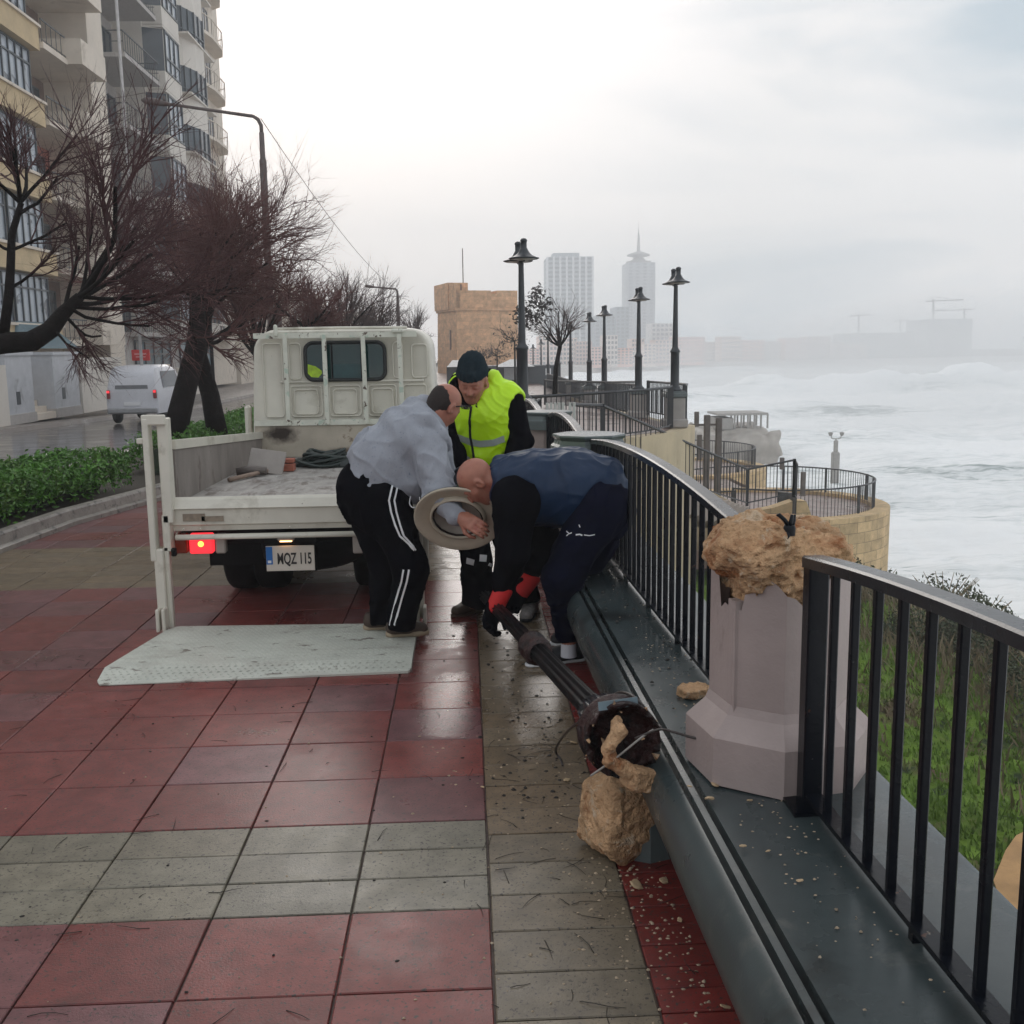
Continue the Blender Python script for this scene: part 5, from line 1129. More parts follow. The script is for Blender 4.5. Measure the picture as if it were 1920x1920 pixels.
# second bell: its neck shows above the rim by the navy man's forehead
b2 = thing('lamp_shade', 'second dark lamp shade, its neck sticking up beside the bent bald head', 'lamp shade', tuple(aty(856, 905, 5.75)))
M2 = Matrix.Translation(Vector(aty(858, 950, 5.78)))@Vector((-.12, .25, .95)).to_track_quat('Z', 'Y').to_matrix().to_4x4(); mb = MB(); mb.lathe([(.16, -.03), (.14, .0), (.10, .03), (.072, .06), (.055, .09), (.055, .165), (.050, .18), (.001, .19)], M2, 24); mb.build('bell', M_('blue_black_paint', (.014, .019, .03), rough=.3), b2)

# ---------------------------------------------------------------- man in the navy vest
n_ = thing('person', 'bald man in navy vest and red-cuffed gloves, bending double over the fallen post', 'person', (.52, 5.35, 0))
O = ORG[n_.name]
pel = V3(aty(1122, 935, 5.32)); wst = V3(aty(1058, 920, 5.32)); chs = V3(aty(985, 915, 5.30)); nck = V3(aty(940, 903, 5.30)); hd = V3(aty(897, 903, 5.28))
shN = V3(aty(968, 940, 5.12)); elN = V3(aty(962, 1035, 5.10)); wrN = V3(aty(943, 1108, 5.18)); shF = V3(aty(992, 930, 5.52)); elF = V3(aty(1024, 1015, 5.58)); wrF = V3(aty(996, 1084, 5.48))
hpN = V3(aty(1122, 955, 5.18)); knN = V3(aty(1052, 1085, 5.12)); anN = V3(aty(1066, 1190, 5.18)); hpF = V3(aty(1135, 960, 5.48)); knF = V3(aty(1082, 1080, 5.50)); anF = V3(aty(1092, 1178, 5.46))
HM = frame(hd, y=(-.50, .10, -.84), z=(-.86, -.05, .50))
gN = V3(aty(922, 1152, 5.16)); gF = V3(aty(968, 1122, 5.40))
def fbody(P):
    d = s_chain(P, [pel, wst, chs, nck], [.13, .13, .14, .07], .05, side=(0, 1, 0), sq=1.25)
    d = smin(d, s_cap(P, nck+A(.02, 0, .02), hd+(HM[:3, :3]@A(0, -.035, -.05)), .070, .062), .03)
    d = smin(d, head_f(P, HM), .02)
    d = smin(d, s_chain(P, [shN, elN, wrN, gN], [.06, .045, .032, .03], .03), .03); d = smin(d, s_chain(P, [shF, elF, wrF, gF], [.06, .045, .034, .03], .03), .03)
    d = smin(d, s_chain(P, [hpN, knN, anN, anN-A(0, 0, .1)], [.10, .065, .038, .036], .04), .04); d = smin(d, s_chain(P, [hpF, knF, anF, anF-A(0, 0, .1)], [.10, .065, .038, .036], .04), .04)
    return d
bd = sdf_object('body', fbody, (-.1, 4.9, .05), (1.0, 5.9, 1.3), .0058, mat_skin, n_, origin=O); ORG[bd.name] = O
def fvest(P):
    d = s_chain(P, [pel+A(-.01, 0, .05), wst+A(0, 0, .015), chs+A(0, 0, .005), chs*.5+nck*.5], [.175, .195, .185, .115], .06, side=(0, 1, 0), sq=1.12)
    d = smin(d, s_chain(P, [V3(aty(930, 890, 5.24)), V3(aty(940, 870, 5.32)), V3(aty(944, 880, 5.42))], [.03, .035, .03], .02), .02)
    h0 = V3(aty(1182, 912, 5.32)); h1 = V3(aty(1128, 1010, 5.32)); t = h1-h0; n = np.array([-t[2], 0, t[0]], np.float32); n /= np.linalg.norm(n)
    s = (P-h0)@n
    if float((chs-h0)@n) > 0: s = -s
    d = smax(d, s, .015)
    hol = s_cap(P, nck, hd, .066, .082); d = smax(d, -hol, .01)
    arm = s_cap(P, shN+A(.01, -.05, .0), elN+A(0, -.03, 0), .108, .09); d = smax(d, -arm, .02)
    return d
vest = cloth('padded_vest', fvest, (-.05, 4.85, .6), (1.05, 5.85, 1.35), mat_navyvest, n_, lambda P: folds(.012, 8, A(.35, 0, 1), 24)(P)+folds(.008, 11, A(1, 0, .25), 21)(P), .0065)
def fsl(P):
    d = s_chain(P, [shN+A(.015, .05, .0), shN, elN, wrN+A(0, 0, .035)], [.115, .115, .080, .052], .04); d2 = s_chain(P, [shF, elF, wrF+A(0.01, 0, .05)], [.10, .075, .055], .04)
    core = s_chain(P, [wst, chs, nck+A(.03, 0, 0)], [.165, .165, .085], .05, side=(0, 1, 0), sq=1.1)
    d = smin(smin(d, d2, .02), core, .03); hol = s_cap(P, nck, hd, .06, .082); return smax(d, -hol, .01)
slv = cloth('black_sleeves', fsl, (-.1, 4.8, .2), (1.0, 5.9, 1.3), mat_blackcloth, n_, lambda P: folds(.011, 10, A(.1, 0, 1), 31)(P), .0068)
def ftr(P):
    d = s_chain(P, [pel, hpN*.5+hpF*.5], [.172, .16], .05, side=(0, 1, 0), sq=1.14); d = smin(d, s_ell(P, V3(aty(1140, 940, 5.32)), (.13, .18, .145)), .05)
    d = smin(d, s_chain(P, [hpN, knN, anN], [.140, .092, .060], .05), .05); d = smin(d, s_chain(P, [hpF, knF, anF], [.142, .096, .062], .05), .02)
    return smax(d, -(P[:, 2]-.135), .008)
trn = cloth('navy_trousers', ftr, (.1, 4.9, .1), (1.1, 5.85, 1.15), mat_navycloth, n_, lambda P: folds(.013, 8, A(.4, 0, 1), 41)(P)+folds(.008, 14, A(1, 0, .2), 43)(P)*np.clip(1-P[:, 2], 0, 1), .0075)
decal(vest, [(1183, 915), (1181, 925), (1172, 940), (1160, 952), (1148, 962)], .007, 'lime_piping', M_('lime_piping', (.5, .75, .05), var=0), vest)
for pts_, w_ in (([(1063, 996), (1068, 1001), (1063, 1005)], .006), ([(1068, 1001), (1073, 999)], .006), ([(1080, 1003), (1087, 1002), (1092, 1004)], .007), ([(1095, 1003), (1105, 1004), (1115, 1002)], .005), ([(1086, 984), (1088, 989)], .005)): decal(trn, pts_, w_, 'paint_smear', mat_white, trn)
# gloves
def glove(name, M, wr, ctr, parent, side_):
    def f(P):
        d = hand_f(P, M, 1.12, 1.25, side_)-.004; return smin(d, s_cap(P, wr*.35+ctr*.65, ctr, .034, .03), .02)
    lo = np.minimum(wr, ctr)-.16; hi = np.maximum(wr, ctr)+.16
    o = sdf_object(name, f, lo, hi, .005, mat_blackcloth, parent, origin=ORG[parent.name]); ORG[o.name] = ORG[parent.name]
    def f2(P):
        d = s_chain(P, [wr, wr*.3+ctr*.7], [.050, .046], .01); return np.maximum(d, -s_cap(P, wr-(ctr-wr)*.4, wr*.75+ctr*.25, .046, .036))
    sdf_object('red_cuff', f2, lo, hi, .0048, mat_redcuff, o, origin=ORG[parent.name]); return o
FDn = np.array(FD)
glove('glove', frame(gN, y=np.array([-.25, -.35, -.9]), z=(-.55, .75, -.1)), wrN, gN, n_, 1)
glove('glove', frame(gF, y=(gF-wrF)+np.array([0, -.02, -.05]), z=(.3, .7, .4)), wrF, gF, n_, -1)
# socks + sneakers
for an, lab in ((anN, 0), (anF, 1)):
    mb = MB(); M = Matrix.Translation((float(an[0]), float(an[1]), 0)); mb.lathe([(.042, .05), (.040, .11), (.041, .18)], M, 16); mb.build('sock', M_('white_sock', (.62, .62, .66), rough=.9, bump=.4, bscale=90) if lab == 0 else bpy.data.materials['white_sock'], n_)
s1 = shoe('sneaker', atz(1100, 1238, .0)+np.array([0, .02, 0]), atz(984, 1250, 0), mat_shoe_bk, mat_white, n_, h=.10, sole_h=.022)
s2 = shoe('sneaker', aty(1112, 1205, 5.52)*np.array([1, 1, 0]), aty(1030, 1210, 5.58)*np.array([1, 1, 0]), mat_shoe_bk, mat_white, n_, h=.10, sole_h=.022)

# ---------------------------------------------------------------- man in the hi-vis vest
v_ = thing('person', 'man in dark beanie and yellow hi-vis vest, facing the camera behind the others', 'person', (.17, 6.25, 0))
O = ORG[v_.name]
pel = V3(aty(893, 905, 6.28)); wst = V3(aty(900, 850, 6.22)); chs = V3(aty(905, 775, 6.14)); nck = V3(aty(897, 732, 6.08)); hd = V3(aty(886, 716, 6.0))
shR = V3(aty(853, 752, 6.14)); elR = V3(aty(856, 822, 6.12)); wrR = V3(aty(862, 872, 6.0)); haR = V3(aty(868, 892, 5.96))
shL = V3(aty(953, 748, 6.12)); elL = V3(aty(976, 828, 6.10)); wrL = V3(aty(950, 885, 5.95)); haL = V3(aty(934, 905, 5.9))
hpR = V3(aty(876, 925, 6.26)); knR = V3(aty(893, 1045, 6.08)); anR = V3(aty(893, 1128, 6.22)); hpL = V3(aty(925, 925, 6.28)); knL = V3(aty(965, 1045, 6.15)); anL = V3(aty(990, 1125, 6.28))
HM = frame(hd, y=(-.20, -.86, -.46), z=(-.02, -.3, .95)); hMR = frame(haR, y=(haR-wrR), z=(-.8, .3, .2))
def fbody(P):
    d = s_chain(P, [pel, wst, chs, nck], [.12, .12, .13, .07], .05, side=(1, 0, 0), sq=1.25)
    d = smin(d, s_cap(P, nck, hd+(HM[:3, :3]@A(0, -.03, -.05)), .062, .055), .03); d = smin(d, head_f(P, HM), .02)
    d = smin(d, s_chain(P, [shR, elR, wrR], [.055, .042, .031], .03), .03); d = smin(d, s_chain(P, [shL, elL, wrL, haL], [.055, .042, .03, .03], .03), .03)
    d = smin(d, hand_f(P, hMR, 1.05, .9, 1), .012); d = smin(d, hand_f(P, frame(haL, y=(haL-wrL), z=(.3, .9, .3)), 1.05, .9, -1), .012)
    d = smin(d, s_chain(P, [hpR, knR, anR, anR-A(0, 0, .05)], [.09, .06, .04, .04], .04), .04); d = smin(d, s_chain(P, [hpL, knL, anL, anL-A(0, 0, .05)], [.09, .06, .04, .04], .04), .04)
    return d
bd = sdf_object('body', fbody, (-.25, 5.7, .06), (.62, 6.6, 1.75), .0058, mat_skin, v_, origin=O); ORG[bd.name] = O
def fbn(P):
    q = loc(P, HM)
    d = s_ell(q, (0, -.016, .052), (.090, .108, .098)); d = smin(d, s_ell(q, (0, -.03, .115), (.062, .072, .062)), .05)
    d = smax(d, -(q[:, 2]-.060+q[:, 1]*.05), .006)
    cuff = smax(s_ell(q, (0, -.014, .045), (.097, .114, .11)), np.abs(q[:, 2]-.080+q[:, 1]*.05)-.028, .008)
    return smin(d, cuff, .004)
bn = sdf_object('beanie', fbn, hd-.2, hd+.25, .0045, mat_beanie, bd, origin=O, disp=lambda P: .0016*np.sin(((P-hd)@HM[:3, 0])*260)+.003*perlin(P*16, 2))
def fj(P):
    d = s_chain(P, [pel+A(0, 0, .08), wst, chs], [.15, .155, .165], .05, side=(1, 0, 0), sq=1.18); d = smin(d, s_cap(P, shR+A(.02, 0, 0), shL-A(.02, 0, 0), .085, .085), .05)
    d = smin(d, s_chain(P, [shR, elR, wrR], [.078, .062, .044], .03), .03); d = smin(d, s_chain(P, [shL, elL, wrL], [.085, .070, .048], .03), .03)
    col_ = s_chain(P, [V3(aty(852, 722, 6.02)), V3(aty(864, 706, 6.14)), V3(aty(888, 700, 6.20)), V3(aty(915, 703, 6.14)), V3(aty(920, 735, 6.06)), V3(aty(900, 764, 6.0)), V3(aty(875, 760, 6.0)), V3(aty(852, 732, 6.04))], [.026, .034, .04, .034, .026, .018, .018, .024], .015)
    d = smin(d, col_, .02); hol = s_cap(P, nck+A(-.0, -.07, .0), hd+(HM[:3, :3]@A(0, .01, .01)), .062, .096); d = smax(d, -hol, .01)
    return smax(d, -(P[:, 2]-.86)-.0*P[:, 0], .01) if False else d
jk = cloth('dark_jacket', fj, (-.28, 5.7, .75), (.62, 6.6, 1.62), mat_blackcloth, v_, lambda P: folds(.010, 11, A(0, 0, 1), 51)(P), .0068)
def fhv(P):
    d = s_chain(P, [pel+A(.0, 0, .10), wst, chs], [.172, .172, .176], .05, side=(1, 0, 0), sq=1.16)
    d = smin(d, s_cap(P, shR+A(.02, 0, 0), shL-A(.012, 0, 0), .102, .108), .05)
    d = smin(d, s_ell(P, V3(aty(858, 725, 6.1)), (.05, .06, .075)), .03); d = smin(d, s_ell(P, V3(aty(925, 712, 6.12)), (.05, .06, .06)), .04)
    d = smax(d, -s_chain(P, [shR+A(-.075, -.03, -.05), elR+A(-.035, -.02, 0)], [.072, .085], .02), .015); d = smax(d, -s_chain(P, [shL+A(.075, -.06, -.05), elL+A(.055, -.08, .02)], [.088, .112], .02), .015)
    # v-shaped neck opening
    d = smax(d, -s_chain(P, [V3(aty(886, 702, 6.06)), V3(aty(886, 735, 5.96)), V3(aty(884, 765, 5.90))], [.096, .070, .016], .01), .01)
    return smax(d, -(P[:, 2]-.925), .01)
hv = cloth('hi_vis_vest', fhv, (-.28, 5.7, .88), (.62, 6.6, 1.62), mat_hivis, v_, lambda P: folds(.012, 10, A(.5, 0, .7), 61)(P)+folds(.006, 16, A(-.6, 0, .5), 63)(P), .006)
decal(hv, [(852, 810), (865, 822), (880, 828), (900, 832), (925, 830), (945, 822)], .042, 'reflective_band', mat_reflect, hv)
decal(hv, [(857, 845), (870, 856), (880, 862)], .036, 'reflective_band', mat_reflect, hv)
decal(hv, [(884, 762), (881, 790), (882, 820), (887, 850), (890, 866)], .014, 'zip', mat_lens_d, hv, off=.006)
decal(hv, [(868, 745), (866, 756), (867, 766)], .008, 'cord', mat_lens_d, hv, off=.008)
def ftr2(P):
    d = s_chain(P, [pel+A(0, 0, .05), hpR*.5+hpL*.5], [.15, .145], .05, side=(1, 0, 0), sq=1.16)
    d = smin(d, s_chain(P, [hpR, knR, anR], [.12, .088, .088], .04), .04); d = smin(d, s_chain(P, [hpL, knL, anL], [.12, .09, .08], .04), .03); d = smin(d, s_ell(P, V3(aty(905, 1110, 6.12)), (.105, .10, .125)), .04)
    return smax(d, -(P[:, 2]-.085), .01)
tr2 = cloth('work_trousers', ftr2, (-.2, 5.75, .05), (.65, 6.6, 1.05), mat_blackcloth, v_, lambda P: folds(.013, 9, A(.3, 0, 1), 71)(P), .0078)
for pts_, w_ in (([(875, 1051), (889, 1055)], .036), ([(899, 1046), (912, 1047)], .040), ([(916, 1057), (921, 1060)], .02), ([(938, 1046), (949, 1048)], .014), ([(922, 1062), (927, 1064)], .02)): decal(tr2, pts_, w_, 'reflective_patch', mat_white, tr2)
shoe('boot', atz(905, 1150, 0)+np.array([0, .09, 0]), atz(847, 1158, 0), mat_boot, mat_boot, v_, h=.12, sole_h=.022)
shoe('boot', atz(1000, 1135, 0), atz(985, 1168, 0), M_('pale_trainer', (.25, .23, .22), rough=.6, var=.5, scale=30), mat_shoe_bk, v_, h=.09)
# ================================================================ HEDGE, TREES, STREET THINGS
R = random.Random(31)
mat_leaf = M_('hedge_leaf', (.075, .20, .022), rough=.38, var=.45, scale=3.5, spots=((.11, .20, .03), 5, .55, .1), spec=.45)
mat_twigs = M_('reddish_twigs', (.14, .062, .056), rough=.85, var=.3, scale=2)
mat_bark = M_('wet_black_bark', (.010, .0075, .007), spec=.15, rough=.8, var=.4, scale=7, bump=.9, bscale=18, bdist=.03)
mat_twigg = M_('grey_brown_twigs', (.10, .065, .06), rough=.85, var=.3, scale=2)
def leafquad(mb, c, s, rnd):
    n = Vector((rnd.gauss(0, 1), rnd.gauss(0, 1), rnd.gauss(.5, 1))).normalized(); u = n.orthogonal().normalized(); a = rnd.uniform(0, 6.28); v = n.cross(u); d = u*cos(a)+v*sin(a); e_ = n.cross(d); c = Vector(c)
    mb.add([c-d*s, c+e_*s*.42+n*s*.12, c+d*s, c-e_*s*.42+n*s*.12], [(0, 1, 2, 3)])
def hedge_leaves(path, hw, h, z0, dens_, size, label, rnd):
    """leafy hedge along path of centre points"""
    root = thing('hedge', label, 'hedge', (path[0][0], path[0][1], z0), 'hedges in the roadside planter')
    def top(y): return h*(1+.10*float(perlin(np.array([[0, y*1.1, 3.]]))[0])+.05*sin(y*5))
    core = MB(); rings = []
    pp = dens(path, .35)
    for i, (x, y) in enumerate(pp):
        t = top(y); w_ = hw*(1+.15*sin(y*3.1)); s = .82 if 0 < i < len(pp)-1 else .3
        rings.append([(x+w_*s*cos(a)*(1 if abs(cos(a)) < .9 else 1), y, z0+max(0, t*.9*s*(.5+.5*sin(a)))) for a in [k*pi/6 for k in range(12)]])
    core.loft(rings); core.build('stems', M_('hedge_inner_shade', (.012, .02, .006), rough=.9, var=.4, bump=1, bscale=20), root)  # solid core, not single stems; the hedge's inner shade is put into its dark colour
    mb = MB()
    for a, b in zip(path, path[1:]):
        L_ = math.hypot(b[0]-a[0], b[1]-a[1]); n = int(L_*dens_)
        for _ in range(n):
            t = rnd.random(); x = a[0]+(b[0]-a[0])*t; y = a[1]+(b[1]-a[1])*t; hh = top(y); ang = rnd.uniform(-.35, pi+.35); q = 1+rnd.gauss(0, .06)
            sx = cos(ang); sx = math.copysign(abs(sx)**.55, sx); sz = max(0, sin(ang))**.55; lump = 1+.09*float(math.sin(x*9+y*7.3)*math.sin(y*11.1+ang*3)); q *= lump
            leafquad(mb, (x+hw*sx*q, y, z0+.04+(hh-.04)*(sz*q if ang > 0 and ang < pi else rnd.uniform(0, .5))+(0 if sz > .3 else rnd.uniform(0, hh*.5))), size*rnd.uniform(.7, 1.3), rnd)
    mb.build('leaves', mat_leaf, root); return root
hedge_leaves([(-4.75, 6.0), (-4.72, 8.5), (-4.68, 10.3), (-4.4, 12.0)], .50, .46, .08, 3200, .030, 'clipped leafy green hedge along the kerb at the left edge, beside the truck', R)
hedge_leaves([(-4.0, 13.4), (-3.9, 16), (-3.95, 21)], .46, .50, .06, 1300, .034, 'lower green hedge further along the planter, seen above the truck side board', R)

def grow(mb_l, mb_t, p, d, L_, r, lev, rnd, P):
    """branch: tapered bent tube; children"""
    n = 5 if lev < 2 else 3; pts = [p]; rs = [r]; dd = d.copy()
    for k in range(n):
        dd = (dd+Vector((rnd.gauss(0, 1), rnd.gauss(0, 1), rnd.gauss(0, 1)))*P['wob']+Vector((0, 0, P['up'][min(lev, len(P['up'])-1)]))*.1).normalized(); pts.append(pts[-1]+dd*L_/n); rs.append(r*(1-(.45 if lev < P['max'] else .75)*(k+1)/n))
    (mb_l if lev <= 1 else mb_t).tube(pts, rs, 7 if lev == 0 else (5 if lev == 1 else 3), cap=False)
    if lev >= P['max']: return
    nc = P['n'][lev]
    for c in range(nc):
        t = rnd.uniform(.25 if lev else .45, 1.0); k = min(n-1, int(t*n)); q = pts[k]+(pts[k+1]-pts[k])*(t*n-k)
        base = (pts[k+1]-pts[k]).normalized(); o = base.orthogonal().normalized(); a = rnd.uniform(0, 6.28); side = (o*cos(a)+base.cross(o)*sin(a)); sp_ = rnd.uniform(*P['ang'][lev]); nd = (base*cos(sp_)+side*sin(sp_)).normalized()
        grow(mb_l, mb_t, q, nd, L_*rnd.uniform(*P['len'][lev]), rs[k]*rnd.uniform(.45, .7), lev+1, rnd, P)
def bare_tree(name, label, stems, seed, P, mt=None, group=None, bark=None, base=None):
    rnd = random.Random(seed); root = thing(name, label, 'tree', base or tuple(stems[0][0][0]), group)
    tr = MB(); tw = MB()
    for pts, rs, heads in stems:
        tr.tube([Vector(p) for p in pts], rs, 10)
        for (q, d, L_, r, lev) in heads: grow(tr, tw, Vector(q), Vector(d).normalized(), L_, r, lev, rnd, P)
    tr.build('trunk', bark or mat_bark, root); tw.build('crown', mt or mat_twigs, root); return root
PT = dict(wob=.16, up=(.5, .8, .4, .2), max=4, n=(7, 7, 7, 4), ang=((.3, .9), (.3, .9), (.3, .8), (.2, .7)), len=((.55, .85), (.5, .8), (.45, .8), (.4, .7)))
PD = dict(PT, max=4, n=(8, 8, 8, 4))
def A_(px, py, Y): return Vector(aty(px, py, Y))
# the pair of leaning dark trunks (two trees grown into one crown)
def heads_fan(c, n, rnd, L_=(1.1, 1.9), r=.035, up=.55, spread=1.0, lev=1):
    o = []
    for _ in range(n):
        a = rnd.uniform(0, 6.28); o.append((c, (cos(a)*spread, sin(a)*spread, rnd.uniform(up-.7, up+.7)), rnd.uniform(*L_), r*rnd.uniform(.6, 1.1), lev))
    return o
rn = random.Random(4)
t1 = [A_(322, 835, 14.2), A_(345, 740, 14.3), A_(368, 650, 14.5), A_(372, 560, 14.5)]
bare_tree('tree', 'leaning dark left trunk of the crossing pair, with a dense reddish bare crown', [(t1, [.17, .15, .14, .09], heads_fan(t1[2], 4, rn, (.9, 1.3), .034)+heads_fan(t1[3], 13, rn, (.85, 1.3), .032, .8))], 5, PD, group='bare trees in the roadside planter', base=(t1[0][0], t1[0][1], .1))
t2 = [A_(408, 815, 15.0), A_(394, 740, 15.0), A_(372, 665, 14.9), A_(385, 590, 14.9), A_(410, 520, 15.0)]
bare_tree('tree', 'leaning dark right trunk of the crossing pair, with a reddish bare crown', [(t2, [.15, .13, .12, .10, .07], heads_fan(t2[3], 6, rn, (.8, 1.2), .032, .8)+heads_fan(t2[4], 12, rn, (.75, 1.2), .03, .9))], 8, PD, group='bare trees in the roadside planter', base=(t2[0][0], t2[0][1], .1))
# near tree at the left edge: thick low limb and long fans of twigs
PN = dict(wob=.10, up=(.3, .5, .25, .1), max=4, n=(6, 7, 6, 4), ang=((.2, .6), (.2, .65), (.2, .7), (.2, .7)), len=((.55, .85), (.5, .85), (.45, .8), (.4, .7)))
Yn = 9.6; rn = random.Random(14)
limb = [A_(-75, 840, Yn), A_(-70, 700, Yn), A_(-40, 650, Yn), A_(10, 643, Yn), A_(60, 640, Yn), A_(95, 618, Yn), A_(118, 588, Yn), A_(150, 556, Yn)]
fan = []
for (px, py, tx, ty, L_, r) in ((150, 556, 330, 330, 1.9, .032), (150, 556, 240, 420, 1.3, .028), (140, 565, 330, 490, 1.5, .028), (140, 570, 340, 560, 1.5, .024), (140, 575, 330, 640, 1.35, .020), (135, 580, 280, 720, 1.3, .018), (118, 588, 230, 690, 1.1, .018), (120, 590, 150, 420, 1.2, .022), (100, 615, 200, 760, 1.0, .014), (150, 556, 290, 470, 1.6, .026), (150, 556, 400, 600, 1.5, .02), (150, 560, 210, 330, 1.4, .02), (145, 560, 320, 420, 1.7, .024)):
    a = A_(px, py, Yn); b = A_(tx, ty, Yn+rn.uniform(-1.0, 1.4)); fan.append((a, b-a, L_*.62, r, 1))
up1 = [A_(5, 640, Yn), A_(16, 560, Yn), A_(20, 500, Yn), A_(22, 440, Yn+.1), A_(40, 380, Yn+.1)]
fan2 = []
for (tx, ty, L_, r, y0) in ((10, 250, 1.1, .022, 380), (95, 300, 1.2, .022, 380), (-60, 300, 1.2, .02, 380), (130, 330, 1.3, .018, 400), (30, 200, 1.4, .02, 380), (110, 440, 1.1, .016, 470), (-70, 420, 1.1, .016, 470), (90, 510, 1.1, .016, 540), (180, 240, 1.6, .018, 380), (-20, 170, 1.4, .018, 380)):
    a = A_(38 if y0 < 440 else 20, y0, Yn+.1); b = A_(tx, ty, Yn+rn.uniform(-.9, .9)); fan2.append((a, b-a, L_*.5, r, 1))
bare_tree('tree', 'near bare tree at the left edge, thick low limb with long fans of twigs', [(limb, [.13, .12, .11, .10, .095, .08, .065, .045], fan), (up1, [.05, .042, .038, .034, .026], fan2)], 15, PN, group='bare trees in the roadside planter', base=tuple(limb[0]), mt=M_('dark_red_twigs', (.075, .028, .030), rough=.8))
# further trees along the planter
far_trees = [(566, 560, 19.5, 1.9, 2.9, 'bushy reddish bare tree directly behind the street lamp pole'), (470, 470, 20.5, 2.1, 4.2, 'tall bare tree left of the street lamp pole, its thin top against the sky'), (648, 560, 29, 3.2, 5.2, 'bare tree above the truck cab window'), (700, 575, 38, 3.0, 5.0, 'bare tree above the right half of the truck cab'), (775, 595, 52, 3.2, 5.2, 'farthest pale bare tree, just left of the stone tower')]
for i, (px, py, Y, wdt, ht, lab) in enumerate(far_trees):
    c = A_(px, py, Y); rn = random.Random(40+i); g0 = (c[0], c[1], gz(Y)+.05); z1 = EYE+.3
    st = [Vector(g0), Vector((c[0]+.1, c[1], 1.0)), Vector((c[0], c[1], z1))]
    hd_ = []
    for k in range(15):
        a = rn.uniform(0, 6.28); e_ = rn.uniform(.3, 1.0); hd_.append((st[2]+Vector((0, 0, rn.uniform(-.5, .2))), (cos(a)*(1-e_*.7)*.8, sin(a)*(1-e_*.7)*.8, e_), rn.uniform(.55, 1)*(ht*(.36 if i == 1 else .30)), .035, 1))
    PP = dict(wob=.12, up=(.5, .9, .5, .3), max=4 if i < 3 else 3, n=(6, 7, 6, 3), ang=((.2, .6), (.2, .7), (.2, .7), (.2, .7)), len=((.55, .85), (.5, .8), (.45, .8), (.4, .7)))
    bare_tree('tree', lab, [(st, [.14, .12, .09], hd_)], 60+i, PP, mt=mat_twigg if i >= 2 else mat_twigs, group='bare trees in the roadside planter')
# leafy wind-burnt tree on the promenade
mat_dleaf = M_('wind_burnt_leaf', (.035, .028, .026), rough=.6, var=.4)
rn = random.Random(90); b0 = A_(1040, 742, 24.5); tl = [b0, A_(1042, 690, 24.5), A_(1050, 650, 24.5), A_(1046, 620, 24.5)]
root = bare_tree('tree', 'thin leaning tree with dark leaves on its left side, before the hotel tower', [(tl, [.062, .055, .05, .038], [(tl[2], A_(tx, ty, 24.5+rn.uniform(-.6, .6))-tl[2], L_*.66, .020, 1) for tx, ty, L_ in ((1090, 600, .9), (1080, 560, 1.2), (1035, 545, 1.4), (1000, 580, 1.1), (985, 570, 1.2), (1060, 550, 1.3), (1020, 600, .8), (975, 600, 1.0), (1095, 570, 1.0), (1000, 620, .8))])], 91, dict(PT, max=3, n=(5, 6, 5, 3), wob=.12), mt=mat_twigg)
mb = MB()
for _ in range(520):
    k_ = rn.choice(((985, 580), (1004, 565), (1012, 590), (996, 602), (976, 596), (1020, 572), (1008, 550))); cx, cy_ = k_[0]+rn.gauss(0, 9), k_[1]+rn.gauss(0, 8); leafquad(mb, aty(cx, cy_, 24.4+rn.uniform(-.5, .5)), rn.uniform(.035, .075), rn)
mb.build('leaves', mat_dleaf, root)
for i, (px, py, Y, s, lab) in enumerate(((932, 668, 60, .8, 'small leafy sapling before the left end of the kiosk'), (965, 640, 50, 1.0, 'small tree with drooping dark leaves just left of the tall double lamp post'), (905, 672, 62, .7, 'low bare sapling in front of the dark kiosk'))):
    c = A_(px, py, Y); b = Vector((c[0], c[1], -.7)); rn = random.Random(95+i); root = bare_tree('tree', lab, [([b, (b+c)/2, c], [.06, .05, .04], heads_fan(c, 7, rn, (.6*s, 1.0*s), .03, .5))], 96+i, dict(PT, max=3, n=(4, 5, 4, 2)), mt=mat_twigg, group='saplings by the kiosk')
    mb = MB()
    for _ in range(110): leafquad(mb, c+Vector((rn.gauss(0, .42*s), rn.gauss(0, .4), rn.gauss(.15, .32*s))), rn.uniform(.05, .10), rn)
    mb.build('leaves', mat_dleaf, root)
# street lamps
mat_pole = M_('rusty_grey_pole', (.11, .085, .078), rough=.6, var=.25, scale=4, spots=((.07, .03, .02), 3, .55, .1))
def street_lamp(base, top, arm_end, r, label):
    root = thing('street_lamp', label, 'street lamp', tuple(base), 'tall street lamps in the planter'); b = Vector(base); t = Vector(top); e_ = Vector(arm_end)
    mb = MB(); mb.tube([b, b+Vector((0, 0, 2.4)), b+Vector((0, 0, 2.45)), t-Vector((0, 0, .9)), t-Vector((0, 0, .85)), t-Vector((0, 0, .3))], [r*1.5, r*1.4, r*1.05, r, r*.75, r*.7], 10); mb.build('pole', mat_pole, root)
    d = e_-t; mb = MB(); mb.tube([t-Vector((0, 0, .35)), t-Vector((0, 0, .15)), t+d*.03+Vector((0, 0, -.03)), t+d*.08+Vector((0, 0, .02)), e_], [r*.55, r*.55, r*.55, r*.5, r*.42], 8); mb.build('arm', mat_pole, root)
    u = d.normalized(); mb = MB(); mb.tube([e_-u*.15, e_-u*.02, e_+u*.2, e_+u*.42, e_+u*.5], [.03, .06, .085, .07, .02], 8); mb.tube([e_+Vector((0, 0, .05)), e_+Vector((0, 0, .15))], .035, 6); mb.build('lamp_head', mat_pole, root)
    return root
tp = A_(489, 222, 24); en = A_(308, 194, 24); base = Vector((tp[0], tp[1], gz(24)))
SLr = street_lamp(base, tp, en, .078, 'tall brown street lamp with a long arm reaching left over the road')
